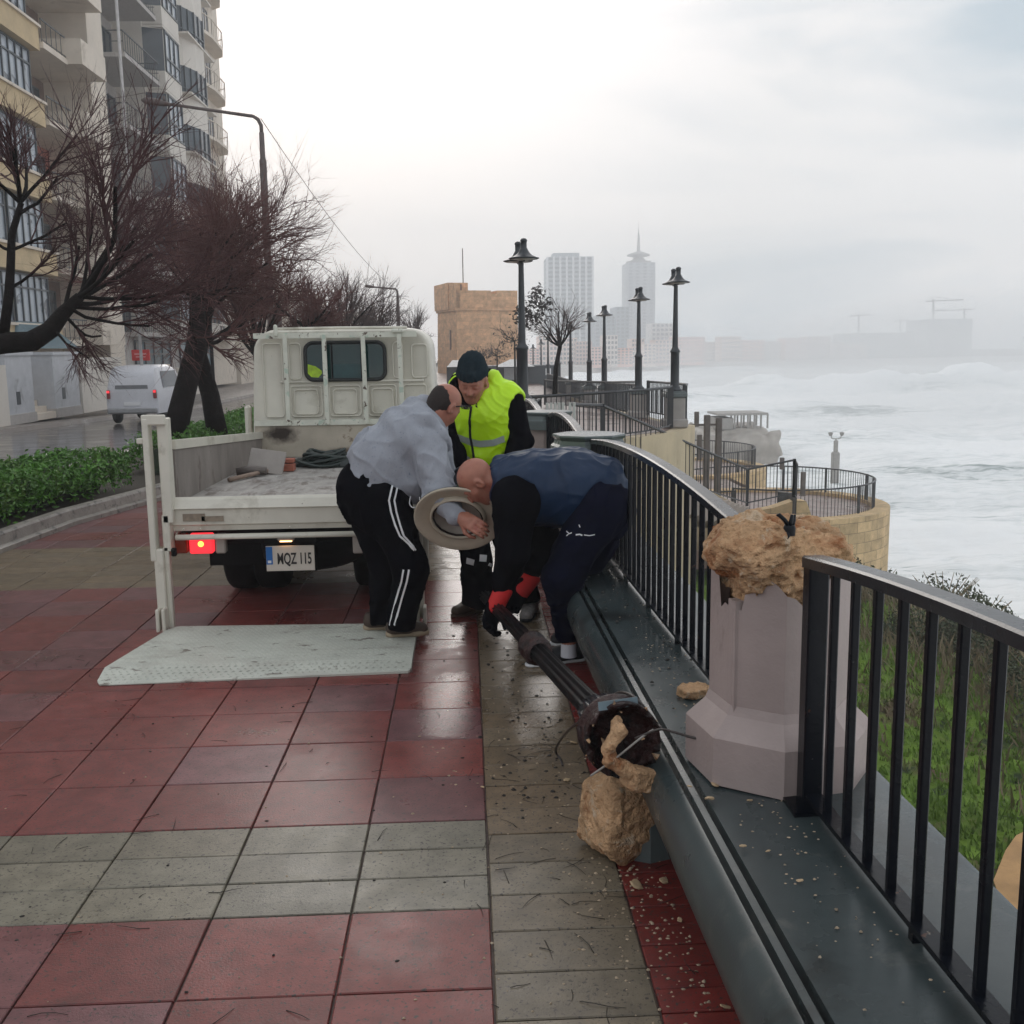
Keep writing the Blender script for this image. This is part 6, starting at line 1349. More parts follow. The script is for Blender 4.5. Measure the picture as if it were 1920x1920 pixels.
mb = MB(); mb.box((base[0]+.17, base[1], 2.45), (.14, .16, .7), bev=.02); mb.build('control_box', mat_pole, SLr)
tp2 = A_(745, 543, 58); en2 = A_(700, 538, 58); street_lamp(Vector((tp2[0], tp2[1], gz(58))), tp2, en2, .10, 'distant street lamp with a short arm above the truck cab')
mb = MB(); P0_ = tp; P1_ = tp2; mb.tube([P0_+(P1_-P0_)*t-Vector((0, 0, 4*t*(1-t)*.5)) for t in [k/16 for k in range(17)]], .008, 4); tag(mb.build('overhead_cable', mat_chassis, origin=tuple(P0_)), 'thin overhead cable sagging from the street lamp top to the right', 'cable')
a = aty(222, -60, 33); b = aty(240, 430, 33); b2 = np.array([a[0]*.5+b[0]*.5, 33, gz(33)]); mb = MB(); mb.tube([(b2[0], 33, gz(33)), (b2[0], 33, 16)], .05, 8); tag(mb.build('slender_mast', M_('pale_steel_mast', (.45, .43, .42), rough=.5), origin=(b2[0], 33, gz(33))), 'very tall slender pale mast in front of the grey apartment building', 'mast')
mb = MB(); q = aty(402, 745, 27); mb.tube([(q[0], 27, gz(27)), (q[0], 27, 2.6)], .045, 8); tag(mb.build('sign_post', mat_chassis, origin=(q[0], 27, gz(27))), 'thin dark post just right of the crossing tree trunks', 'post')

# ---- white van driving away
mat_van = M_('white_van_paint', (.62, .62, .66), rough=.3, var=.06)
vx0, vx1 = -11.0, -9.45; VY = 32.0; vr = thing('van', 'small white van driving away on the wet road with its tail lamps lit', 'van', ((vx0+vx1)/2, VY, -.3)); gzv = gz(32)-.12
mb = MB(); rings = []
vc = (vx0+vx1)/2
def vring(y, w_, z0, z1, wt): return [(vc-w_, y, z0), (vc+w_, y, z0), (vc+w_, y, z0+(z1-z0)*.5), (vc+wt, y, z1-.08), (vc+wt-.12, y, z1), (vc-wt+.12, y, z1), (vc-wt, y, z1-.08), (vc-w_, y, z0+(z1-z0)*.5)]
zb = gzv+.32
for y, w_, z1, wt in ((VY, .72, gzv+1.05, .70), (VY+.04, .78, gzv+1.5, .66), (VY+.25, .79, gzv+1.76, .66), (VY+1.8, .80, gzv+1.80, .67), (VY+2.6, .80, gzv+1.7, .64), (VY+3.2, .78, gzv+1.05, .70), (VY+3.8, .70, gzv+.8, .6)): rings.append(vring(y, w_, zb, z1, wt))
mb.loft(rings, smooth=False); smooth_sharp(mb.build('body', mat_van, vr), 45)
mb = MB(); mb.add([(vc-.5, VY-.005, gzv+1.08), (vc+.5, VY-.005, gzv+1.08), (vc+.45, VY+.06, gzv+1.5), (vc-.45, VY+.06, gzv+1.5)], [(0, 1, 2, 3)]); mb.build('rear_window', M_('van_rear_glass', (.12, .12, .13), rough=.1), vr)
mb = MB(); mb.add([(vc+.802, VY+.6, gzv+1.1), (vc+.802, VY+2.5, gzv+1.1), (vc+.70, VY+2.3, gzv+1.6), (vc+.70, VY+.7, gzv+1.6)], [(0, 1, 2, 3)]); mb.build('side_window', M_('van_side_glass', (.05, .06, .08), rough=.1), vr)
for s in (-1, 1): mb = MB(); mb.box((vc+s*.70, VY-.01, gzv+.92), (.10, .05, .26), bev=.01); o = mb.build('tail_lamp', M_('van_lamp', (.2, .02, .02), rough=.3), vr); mb = MB(); mb.box((vc+s*.70, VY-.035, gzv+1.0), (.08, .02, .07)); mb.build('bulb', mat_red_l, o)
mb = MB(); mb.box((vc, VY-.04, gzv+.42), (1.5, .12, .16), bev=.03); mb.build('rear_bumper', M_('bumper_grey', (.3, .3, .31), rough=.5), vr); mb = MB(); mb.box((vc, VY-.02, gzv+.63), (.5, .02, .11)); mb.build('number_plate', mat_white, vr)
for s in (-1, 1):
    for y in (VY+.65, VY+3.0): mb = MB(); mb.lathe([(.001, -.09), (.26, -.09), (.3, -.05), (.3, .05), (.26, .09), (.001, .09)], Matrix.Translation((vc+s*.68, y, gzv+.30))@Matrix.Rotation(pi/2, 4, 'Y'), 20); mb.build('wheel', mat_tyre, vr)
# ================================================================ BUILDINGS
mat_bei = M_('beige_render', (.68, .60, .51), rough=.8, var=.10, scale=.8, spots=((.34, .28, .22), .6, .6, .15))
mat_yel = M_('yellow_stone_band', (.55, .42, .25), rough=.8, var=.16, scale=1.2)
mat_grey_b = M_('warm_grey_render', (.66, .61, .55), rough=.8, var=.08, scale=.6)
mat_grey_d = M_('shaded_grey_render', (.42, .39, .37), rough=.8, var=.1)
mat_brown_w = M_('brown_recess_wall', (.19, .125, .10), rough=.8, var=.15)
mat_red_w = M_('terracotta_wall', (.36, .10, .065), rough=.8, var=.12)
mat_wf = M_('pale_window_frame', (.55, .55, .56), rough=.5, var=0)
mat_df = M_('dark_window_frame', (.035, .045, .055), rough=.4, var=0)
mat_wglass = M_('window_glass', (.34, .38, .43), rough=.12, var=.25, scale=.7, spots=((.06, .07, .09), .9, .55, .05))  # light blue base colour stands in for sky reflected in the panes
mat_dglass = M_('dark_window_glass', (.05, .065, .08), rough=.08, var=.3, scale=.6)
mat_rail_b = M_('balcony_iron', (.05, .055, .06), rough=.5)
FX = -16.4
def win_y(parent, y0, y1, z0, z1, x, nmull=3, frame=None, glass=None, transom=.7, t=.06):
    """a glazed opening in the plane X = x looking toward +X: frame part with its pane"""
    frame = frame or mat_wf; glass = glass or mat_wglass
    mb = MB()
    for y in [y0+(y1-y0)*k/nmull for k in range(nmull+1)]: mb.box((x+.03, y, (z0+z1)/2), (t, t, z1-z0+t))
    for z in (z0, z1)+((z0+(z1-z0)*transom,) if transom else ()): mb.box((x+.033, (y0+y1)/2, z), (t, y1-y0, t))
    f = mb.build('window', frame, parent); mb = MB(); mb.add([(x+.01, y0, z0), (x+.01, y1, z0), (x+.01, y1, z1), (x+.01, y0, z1)], [(0, 1, 2, 3)]); mb.build('pane', glass, f)
def mesh_box(parent, name, mat, x0, x1, y0, y1, z0, z1):
    mb = MB(); mb.box(((x0+x1)/2, (y0+y1)/2, (z0+z1)/2), (x1-x0, y1-y0, z1-z0)); return mb.build(name, mat, parent)
def railing_y(parent, x, y0, y1, z, h=.95, mat=None, ends=None, sp=.28):
    mb = MB(); mb.box((x, (y0+y1)/2, z+h), (.05, y1-y0, .05)); mb.box((x, (y0+y1)/2, z+.1), (.03, y1-y0, .03))
    k = y0
    while k <= y1: mb.box((x, k, z+h/2), (.02, .02, h)); k += sp
    if ends:
        for y in (y0, y1): mb.box(((x+ends)/2, y, z+h), (x-ends, .04, .05)); mb.box(((x+ends)/2, y, z+h/2), (x-ends, .02, .03))
    return mb.build('balcony_railing', mat or mat_rail_b, parent)
# --- first building: yellow bands, white-framed glazing, deep balconies
B1 = thing('apartment_building', 'beige apartment building with yellow stone bands and white framed windows, at the left edge', 'building', (FX-6, 40, -.3), 'tall apartment buildings along the road')
mesh_box(B1, 'wall', mat_bei, FX-12, FX-2.0, 26, 50.2, -.4, 31)
mesh_box(B1, 'wall', mat_bei, FX-2.0, FX-.9, 26, 42.9, -.4, 31)
mesh_box(B1, 'pier', mat_bei, FX-2.0, FX+.15, 48.3, 50.3, -.4, 31)
FL = 2.86; Z0 = 2.45
for k in range(10):
    z = Z0+FL*k
    mesh_box(B1, 'stone_band', mat_yel, FX-1.0, FX+.12, 26, 42.9, z-.55, z+.30)
    mesh_box(B1, 'band_lip', mat_bei, FX-.9, FX+.22, 26, 42.95, z+.30, z+.40)
    for (a, b_) in ((26.4, 30.6), (30.9, 35.3), (35.6, 39.2), (39.5, 42.6)): win_y(B1, a, b_, z+.45, z+FL-.62, FX-.25, 5, mat_df, mat_wglass, .72, .07)
    # balcony between Y 42.9 and 48.3
    mesh_box(B1, 'balcony_slab', mat_bei, FX-2.0, FX+.25, 42.95, 45.4, z-.42, z-.20)
    mesh_box(B1, 'balcony_slab', mat_bei, FX-2.0, FX+.85, 45.4, 48.3, z-.38, z-.20)
    mesh_box(B1, 'parapet', mat_bei if k != 2 else mat_bei, FX+.70, FX+.85, 45.4, 48.3, z-.20, z+.62)
    mesh_box(B1, 'parapet', mat_bei, FX-.9, FX+.70, 45.4, 45.52, z-.20, z+.62)
    railing_y(B1, FX+.2, 42.95, 45.4, z-.2, .85, sp=.5)
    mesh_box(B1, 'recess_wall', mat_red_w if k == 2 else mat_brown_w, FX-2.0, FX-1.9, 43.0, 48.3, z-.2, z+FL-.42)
    win_y(B1, 43.6, 45.6, z-.1, z+2.0, FX-1.9, 2, mat_df, mat_dglass, None); win_y(B1, 46.4, 47.6, z-.1, z+2.0, FX-1.9, 2, mat_df, mat_dglass, None)
# ground floor glazing with faceted canopies
for (a, b_) in ((26.5, 29.5), (30, 33.5), (34, 37.5), (38, 42)):
    win_y(B1, a, b_, .1, 1.75, FX+.2, 3, mat_df, M_('shop_glass', (.14, .22, .26), rough=.1) if a == 26.5 else bpy.data.materials['shop_glass'], .6, .08)
    mb = MB(); y0, y1 = a, b_; ym = (a+b_)/2; z = 1.9
    mb.add([(FX+.2, y0, z), (FX+1.2, y0+.3, z+.0), (FX+1.2, y1-.3, z+.0), (FX+.2, y1, z), (FX+.1, y0+.6, z+1.0), (FX+.1, y1-.6, z+1.0)], [(0, 1, 4), (1, 2, 5, 4), (2, 3, 5), (0, 3, 2, 1)]); mb.build('glass_canopy', bpy.data.materials['shop_glass'], B1)
# --- second building: grey render, dark glazed balconies, angled bays
B2 = thing('apartment_building', 'taller warm grey apartment building with dark glazed bay windows, behind the slender mast', 'building', (FX-6, 62, -.3), 'tall apartment buildings along the road')
mesh_box(B2, 'wall', mat_grey_b, FX-12, FX-1.6, 50.3, 78.5, -.5, 36)
mesh_box(B2, 'wall', mat_grey_b, FX-1.6, FX, 57.0, 67.8, -.5, 36); mesh_box(B2, 'wall', mat_bei, FX-1.6, FX-.45, 67.8, 76.8, -.5, 30)
FL2 = 3.2; Z2 = 3.25
for k in range(10):
    z = Z2+FL2*k-.55
    # open balcony 50.3-57
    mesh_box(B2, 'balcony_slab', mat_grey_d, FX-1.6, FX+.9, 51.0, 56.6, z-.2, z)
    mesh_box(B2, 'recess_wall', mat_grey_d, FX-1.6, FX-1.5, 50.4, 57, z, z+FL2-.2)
    win_y(B2, 50.9, 53.3, z+.1, z+2.4, FX-1.5, 2, mat_df, mat_dglass, None); win_y(B2, 54.0, 56.6, z+.1, z+2.4, FX-1.5, 3, mat_df, mat_dglass, None)
    railing_y(B2, FX+.85, 51.0, 56.6, z, .95, ends=FX-1.5, sp=.35)
    # angled white bay 57-60.3
    z_ = z+.15; mb = MB(); mb.add([(FX+.0, 57.0, z_+.6), (FX+1.0, 57.4, z_+.6), (FX+1.0, 60.2, z_+.6), (FX, 60.3, z_+.6), (FX, 57.0, z_+2.75), (FX+1.0, 57.4, z_+2.75), (FX+1.0, 60.2, z_+2.75), (FX, 60.3, z_+2.75)], [(0, 3, 2, 1), (4, 5, 6, 7), (0, 1, 5, 4), (2, 3, 7, 6)]); mb.box((FX+.5, 58.8, z_+.15), (1.06, 3.2, .9)); mb.box((FX+.5, 58.8, z_+2.8), (1.1, 3.3, .12)); mb.build('bay', mat_grey_b, B2)
    win_y(B2, 57.5, 60.1, z_+.65, z_+2.65, FX+1.0, 3, mat_df, mat_wglass, .35, .09)
    mb = MB(); mb.add([(FX+.02, 57.0, z_+.62), (FX+.98, 57.36, z_+.62), (FX+.98, 57.36, z_+2.7), (FX+.02, 57.0, z_+2.7)], [(0, 1, 2, 3)]); mb.build('bay_side_glass', mat_dglass, B2)
    # dark curved bay 61.5-67.5
    ys_ = [61.3, 62.2, 63.4, 65.0, 66.6, 67.6]; xs_ = [FX, FX+.75, FX+1.15, FX+1.25, FX+.9, FX]
    zz = z-.25
    mb = MB(); vs = [(x, y, zz+h_) for h_ in (.0, .95, 2.55, 3.2) for x, y in zip(xs_, ys_)]; n = 6
    mb.add(vs, [(j*n+i, j*n+i+1, (j+1)*n+i+1, (j+1)*n+i) for j in (0, 2) for i in range(5)]); mb.box((FX+.45, 64.45, zz+.92), (1.7, 6.0, .10)); mb.build('curved_bay', mat_grey_b, B2)
    mb = MB(); mb.add(vs, [(n+i, n+i+1, 2*n+i+1, 2*n+i) for i in range(5)]); gl = mb.build('curved_glazing', mat_dglass if k < 8 else mat_dglass, B2)
    mb = MB()
    for i in range(6): mb.box((xs_[i]+.02, ys_[i], zz+1.75), (.09, .09, 1.6))
    for i in range(5): mb.bar((xs_[i]+.03, ys_[i], zz+1.35), (xs_[i+1]+.03, ys_[i+1], zz+1.35), .07, .07); a_ = ((xs_[i]+xs_[i+1])/2, (ys_[i]+ys_[i+1])/2); mb.box((a_[0]+.03, a_[1], zz+1.75), (.06, .06, 1.6))
    mb.build('curved_frame', mat_df, B2)
    # end balconies 68.5-77.5
    mb = MB(); o = [(FX-.5, 68.6), (FX+.3, 69.2), (FX+.55, 70.6), (FX+.55, 73.5), (FX+.2, 75), (FX-.5, 75.6)]; mb.prism(o, z-.25, z-.05); mb.build('balcony_slab', mat_bei, B2)
    mb = MB()
    for a_, b_ in zip(o, o[1:]):
        mb.bar((*a_, z+.9), (*b_, z+.9), .05, .05); m = max(1, int(math.hypot(b_[0]-a_[0], b_[1]-a_[1])/.45))
        for q in range(m+1): t = q/m; mb.box((a_[0]+(b_[0]-a_[0])*t, a_[1]+(b_[1]-a_[1])*t, z+.42), (.03, .03, .95))
    mb.build('balcony_railing', mat_bei, B2)
    win_y(B2, 69.3, 70.8, z, z+2.3, FX-.45, 2, mat_grey_d, mat_wglass, None); win_y(B2, 72.4, 73.8, z, z+2.3, FX-.45, 2, mat_grey_d, mat_dglass, None)
win_y(B2, 52, 58, .1, 2.3, FX+.1, 4, mat_df, bpy.data.materials['shop_glass'], .7, .1); win_y(B2, 60, 67, .1, 2.3, FX+.1, 5, mat_df, bpy.data.materials['shop_glass'], .7, .1)
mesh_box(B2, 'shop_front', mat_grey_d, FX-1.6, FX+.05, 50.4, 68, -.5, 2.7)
B3 = thing('apartment_building', 'plain pale building with stacked corner balconies beyond the grey one', 'building', (FX-6, 86, -.6), 'tall apartment buildings along the road')
mesh_box(B3, 'wall', mat_bei, FX-12, FX-.6, 79, 98, -.8, 9)
for k in range(2): mesh_box(B3, 'balcony', mat_bei, FX-.6, FX+.7, 80, 84, 2.6+k*3.1, 3.7+k*3.1); win_y(B3, 85, 88, 2.8+k*3.1, 4.8+k*3.1, FX-.6, 3, mat_grey_d, mat_wglass, None)
for i, (y0, y1, h_, lab) in enumerate(((100, 125, 8, 'low pale terrace of houses further down the road'), (127, 170, 6.5, 'distant low houses behind the farthest bare tree'))):
    B = thing('row_house', lab, 'building', (FX-5, y0, -.8)); mesh_box(B, 'wall', mat_bei, FX-10, FX+i*3, y0, y1, -.8, h_)
    for k in range(2):
        for q in range(int((y1-y0)/5)): win_y(B, y0+1+q*5, y0+2.6+q*5, 1.2+k*2.9, 2.9+k*2.9, FX+i*3, 2, mat_grey_d, mat_dglass, None)
# --- marble gate piers and steps on the far pavement
mat_marb = M_('pale_marble', (.50, .51, .54), rough=.25, var=.10, scale=3, spots=((.3, .3, .31), 1.6, .58, .12))
FXw = -13.0
for i, (y0, y1, lab) in enumerate(((29.8, 31.6, 'left pale marble gate pier with a small dark letter slot'), (33.2, 35.3, 'right pale marble gate pier with a small dark letter slot'), (26.0, 27.9, 'marble pier cut by the left frame edge'))):
    r_ = thing('gate_pier', lab, 'pier', (FXw-.4, y0, -.1), 'marble piers of the house gates'); mesh_box(r_, 'pier', mat_marb, FXw-1.6, FXw, y0, y1, -.3, 1.66); mesh_box(r_, 'coping', mat_marb, FXw-1.65, FXw+.06, y0-.05, y1+.05, 1.66, 1.76)
    mesh_box(r_, 'letter_slot', mat_df, FXw-.02, FXw+.012, y0+.6, y0+.85, .25, .62)
    mesh_box(r_, 'base', mat_grey_d, FXw-1.62, FXw+.04, y0-.03, y1+.03, -.31, -.02)
r_ = thing('entrance_steps', 'short stone steps rising between the two marble gate piers', 'steps', (FXw-.6, 32.4, -.1))
mb = MB()
for k in range(6): mb.box((FXw-.15-.28*k, 32.4, -.2+.09*k), (.3, 1.55, .2+.18*k))
mb.build('step', mat_bei, r_); mesh_box(r_, 'back_wall', mat_grey_b, FXw-2.0, FXw-1.8, 31.6, 33.2, -.3, 1.7)
for i, (y0, y1, h_, m_, lab) in enumerate(((35.4, 39.6, 1.55, mat_grey_b, 'plain grey garden wall right of the marble piers'), (42, 46, 1.2, mat_bei, 'low beige garden wall behind the white van'), (47.5, 53, 1.0, mat_grey_b, 'low wall with steps beyond the crossing tree trunks'), (27.9, 29.75, 1.4, mat_grey_b, 'recessed garden wall left of the marble piers'))):
    o = mesh_box(None, 'garden_wall', m_, 0, .35, 0, y1-y0, 0, h_+.3); o.location = (FXw-.3, y0, -.3); tag(o, lab, 'wall', 'garden walls along the far pavement')
r_ = thing('shop_sign', 'small bright red shop sign on the far pavement left of the van', 'sign', tuple(aty(264, 700, 44))); p = aty(264, 666, 44); mb = MB(); mb.box((p[0], 44, p[2]), (.75, .06, .45), bev=.02); mb.build('board', M_('sign_red', (.62, .03, .03), rough=.4, var=0), r_); mb = MB(); mb.tube([(p[0], 44, -.5), (p[0], 44, p[2])], .03, 6); mb.build('sign_pole', mat_df, r_)
mb = MB(); mb.box((p[0], 43.96, p[2]+.05), (.5, .01, .05)); mb.box((p[0], 43.96, p[2]-.07), (.4, .01, .04)); mb.build('sign_marks', M_('sign_pale', (.8, .4, .4), var=0), r_)

# ---- stone watch tower and kiosk
mat_tower = brick_mat('watchtower_limestone', (.72, .43, .24), (.58, .34, .19), .9, .34, bump=.3)
def uvbox(parent, name, mat, x0, x1, y0, y1, z0, z1, taper=0, label=None):
    """upright block with UVs in metres; taper narrows the top"""
    t = taper; V_ = [(x0, y0, z0), (x1, y0, z0), (x1, y1, z0), (x0, y1, z0), (x0+t, y0+t, z1), (x1-t, y0+t, z1), (x1-t, y1-t, z1), (x0+t, y1-t, z1)]
    F_ = [(0, 1, 5, 4), (1, 2, 6, 5), (2, 3, 7, 6), (3, 0, 4, 7), (4, 5, 6, 7)]; W = x1-x0; D = y1-y0; H_ = z1-z0
    uv = []
    for w_ in (W, D, W, D): uv += [(0, z0), (w_, z0), (w_, z1), (0, z1)]
    uv += [(0, 0), (W, 0), (W, D), (0, D)]
    org = ORG[parent.name]; me = bpy.data.meshes.new(name); me.from_pydata([(x-org[0], y-org[1], z-org[2]) for x, y, z in V_], [], F_); ul = me.uv_layers.new(name='uv'); ul.data.foreach_set('uv', [c for p in uv for c in p]); me.materials.append(mat); me.update(); o = bpy.data.objects.new(name, me); COL.objects.link(o); o.parent = parent; return o
# built square, then turned so that a corner faces the promenade
c_ = aty(857, 700, 100); tw = thing('stone_watchtower', 'square golden stone watchtower with a corner turret and a thin mast on top', 'tower', (c_[0], 100, -.8)); ORG[tw.name] = (0, 0, 0)
s_t = 6.4
uvbox(tw, 'wall', mat_tower, 0, s_t, 0, 7.5, -.5, 6.15, .12); uvbox(tw, 'cordon', mat_tower, -.02, s_t+.02, -.02, 7.52, 6.15, 6.36); uvbox(tw, 'parapet', mat_tower, .1, 3.6, .1, 7.4, 6.36, 8.05); uvbox(tw, 'parapet', mat_tower, 4.2, s_t-.1, .1, 7.4, 6.36, 8.05); uvbox(tw, 'parapet_sill', mat_tower, 3.6, 4.2, .12, 7.38, 6.36, 7.75)
uvbox(tw, 'corner_turret', mat_tower, -.14, 1.9, 2.2, 7.6, 6.36, 8.9); uvbox(tw, 'turret_side', mat_tower, -.06, .5, .1, 2.2, 6.36, 8.75)
mb = MB(); mb.box((.9, 2.18, 8.35), (.75, .06, .8)); mb.build('turret_window', M_('window_shadowed_wood', (.18, .09, .06)), tw)
mb = MB(); mb.box((.03, 2.2, 3.4), (.12, .22, 1.9)); mb.build('arrow_slit', mat_brown_w, tw)
mb = MB(); mb.tube([(1.8, 3.5, 8.8), (1.8, 3.5, 12.3)], .05, 6); mb.build('mast', mat_pole, tw)
uvbox(tw, 'string_course', mat_tower, .0, s_t, -.04, 7.54, 1.15, 1.32)
tw.rotation_euler = (0, 0, radians(16)); 
mat_kiosk = M_('dark_kiosk', (.035, .045, .055), rough=.5, var=.15)
kk = thing('kiosk', 'long dark grey kiosk with pale roofs in front of the watchtower', 'kiosk', tuple(aty(950, 722, 70)))
a = aty(838, 722, 70); b = aty(1050, 722, 70); zt = aty(950, 686, 70)[2]
mesh_box(kk, 'body', mat_kiosk, a[0], b[0], 70, 74, -1.2, zt)
p = aty(945, 690, 70); q = aty(968, 712, 70); mesh_box(kk, 'service_window', M_('kiosk_window', (.45, .47, .48), var=.1), p[0]+.0, q[0], 69.93, 70.02, q[2], p[2])
for x0, x1 in ((838, 875), (932, 1002)):
    a1 = aty(x0, 688, 69.5); b1 = aty(x1, 688, 69.5); zc = aty(900, 675, 69.5)[2]; mb = MB(); mb.add([(a1[0], 69, a1[2]), (b1[0], 69, a1[2]), (b1[0], 73, a1[2]), (a1[0], 73, a1[2]), ((a1[0]+b1[0])/2-.3, 71, zc), ((a1[0]+b1[0])/2+.3, 71, zc)], [(0, 1, 5, 4), (1, 2, 5), (2, 3, 4, 5), (3, 0, 4), (0, 3, 2, 1)]); mb.build('awning', M_('pale_awning', (.7, .68, .66), rough=.7) if x0 == 838 else bpy.data.materials['pale_awning'], kk)
mb = MB(); 
for px in (1024, 1032, 1040): p = aty(px, 697, 69.95); mb.box((p[0], 69.96, p[2]), (.08, .02, .45))
mb.build('panel_marks', mat_white, kk)

# ---- across the bay
mat_shore = M_('far_shore_rock', (.38, .34, .30), rough=.9, var=.2, scale=.05)
mb = MB(); mb.add([(30, 330, -9), (60, 420, -9), (400, 425, -9), (400, 700, -9), (30, 700, -9), (30, 345, -5), (60, 430, -5), (400, 436, -5), (400, 700, -3), (30, 700, -3)], [(0, 1, 6, 5), (1, 2, 7, 6), (2, 3, 8, 7), (5, 6, 7, 8, 9), (0, 5, 9, 4)]); struct(mb.build('far_shore', mat_shore))
def facade_mat(name, col, win, bw, bh, fr=.45):
    return brick_mat(name, win, col, bw, bh)
def tower_block(name, label, px0, px1, pyt, Y, depth, col, floors, bays, cat='building', group='buildings across the bay', wcol=(.16, .17, .18), zb=-6, wfrac=(.6, .55), stripes=False):
    a = aty(px0, pyt, Y); b = aty(px1, pyt, Y); x0, x1, zt = a[0], b[0], (a[2]+b[2])/2
    root = thing(name, label, cat, ((x0+x1)/2, Y, zb), group); key = 'far_wall_%02x%02x%02x' % tuple(int(c*255) for c in col); m = bpy.data.materials.get(key) or M_(key, col, rough=.85, var=.06, scale=.1)
    mesh_box(root, 'wall', m, x0, x1, Y, Y+depth, zb, zt)
    key = 'far_glass_%02x' % int(wcol[0]*255); mg = bpy.data.materials.get(key) or M_(key, wcol, rough=.5, var=.2, scale=.3)
    H_ = (zt-zb-1)/floors; W = (x1-x0)/bays
    if floors*bays > 100:
        mb = MB()
        for f in range(floors):
            for c in range(bays): mb.box((x0+W*(c+.5), Y, zb+1+H_*(f+.5)), (W*wfrac[0], .3, H_*wfrac[1]))
            for c in range(max(1, int(depth/W))): mb.box((x0, Y+W*(c+.5), zb+1+H_*(f+.5)), (.3, W*wfrac[0], H_*wfrac[1]))
        mb.build('window_rows', mg, root)['kind'] = 'stuff'
    else:
        mb = MB(); mb.box(ORG[root.name], (W*wfrac[0], .3, H_*wfrac[1])); w0 = mb.build('window', mg, root); first = True
        for f in range(floors):
            for c in range(bays):
                o = w0 if first else w0.copy()
                if not first: COL.objects.link(o); o.parent = root
                first = False; o.location = (x0+W*(c+.5)-ORG[root.name][0], 0, zb+1+H_*(f+.5)-ORG[root.name][2])
    if stripes:
        mb = MB()
        for c in range(bays+1): mb.box((x0+W*c, Y-.5, (zb+zt)/2), (.9, 1.0, zt-zb))
        mb.build('white_piers', mat_white, root)
    return root, x0, x1, zt
r1, x0, x1, zt = tower_block('hotel_tower', 'pale hotel tower block with white vertical piers, left of the spired tower', 1026, 1111, 481, 500, 22, (.42, .44, .46), 24, 7, wcol=(.20, .21, .22), wfrac=(.8, .45), stripes=True, zb=-6)
mesh_box(r1, 'roof_plant', bpy.data.materials['far_wall_6b7075'] if 'far_wall_6b7075' in bpy.data.materials else mat_grey_b, x0+3, x1-6, 503, 515, zt, zt+2)
r2, x0, x1, zt = tower_block('spired_tower', 'tall slim tower with a round crown and thin spire, half faded in haze', 1176, 1229, 492, 540, 18, (.50, .51, .53), 30, 4, wcol=(.36, .37, .39), wfrac=(.5, .6), zb=-6)
cx_ = (x0+x1)/2; mb = MB(); mb.lathe([(.001, zt), (6.6, zt), (6.6, zt+1.2), (4, zt+1.6), (2.4, zt+3.2), (6.0, zt+4.0), (6.2, zt+4.6), (3, zt+5.8), (.9, zt+6.4), (.6, zt+13), (.12, zt+18), (.05, zt+22)], Matrix.Translation((cx_, 549, 0)), 20); mb.build('crown_and_spire', mat_pil2, r2)
rc = random.Random(8)
cols = [(.82, .46, .36), (.74, .54, .45), (.80, .62, .52), (.66, .46, .38), (.82, .50, .42), (.70, .62, .56)]
blocks = []
px = 985
while px < 1240:
    w_ = rc.uniform(22, 40); blocks.append((px, px+w_, rc.uniform(628, 655), 400+rc.uniform(-8, 20))); px += w_*.94
for i, (a, b, y, Y) in enumerate(blocks): tower_block('seafront_block', 'pinkish seafront block number %s from the left behind the lamp posts' % ('one two three four five six seven eight nine ten eleven twelve'.split()[i]), a, b, y, Y, 12, cols[i % 6], 6, max(3, int((b-a)/6)), wcol=(.10, .08, .08))
tower_block('office_block', 'stepped grey office block between the hotel tower and the spired tower', 1155, 1180, 575, 480, 20, (.36, .39, .42), 14, 3, wcol=(.22, .24, .25)); tower_block('office_block', 'lower grey-green office block beside the stepped one', 1115, 1157, 592, 485, 20, (.38, .41, .43), 12, 4, wcol=(.24, .26, .27))
tower_block('seafront_block', 'white block with rows of small windows right of the spired tower', 1222, 1262, 606, 430, 14, (.68, .66, .64), 9, 5, wcol=(.3, .3, .31)); tower_block('seafront_block', 'salmon block with balconies just right of the rightmost lamp post', 1258, 1322, 632, 425, 16, (.82, .46, .38), 8, 9, wcol=(.3, .22, .2))
px = 1320; i = 0
nm = 'first second third fourth fifth sixth seventh eighth ninth tenth eleventh twelfth thirteenth fourteenth'.split()
while px < 1600:
    w_ = rc.uniform(24, 46); tower_block('shore_building', 'faint grey building across the bay, %s right of the salmon block' % nm[i], px, px+w_, rc.uniform(628, 648), 440+rc.uniform(0, 20), 12, cols[(i*5+2) % 6], 6, 5, wcol=(.3, .28, .27), group='faint shore buildings'); px += w_*.95; i += 1
tower_block('concrete_frame', 'wide hazy concrete frame building under two tower cranes', 1598, 1716, 624, 460, 24, (.30, .34, .35), 9, 9, wcol=(.2, .22, .23), wfrac=(.85, .5))
tower_block('concrete_frame', 'hazy square concrete block under construction topped by two cranes', 1741, 1824, 598, 470, 24, (.26, .29, .31), 10, 7, wcol=(.18, .2, .21), wfrac=(.85, .5))
tower_block('shore_building', 'long low faint building at the right edge of the far shore', 1716, 1990, 655, 470, 20, (.42, .4, .38), 3, 20, wcol=(.3, .3, .3), group='faint shore buildings')
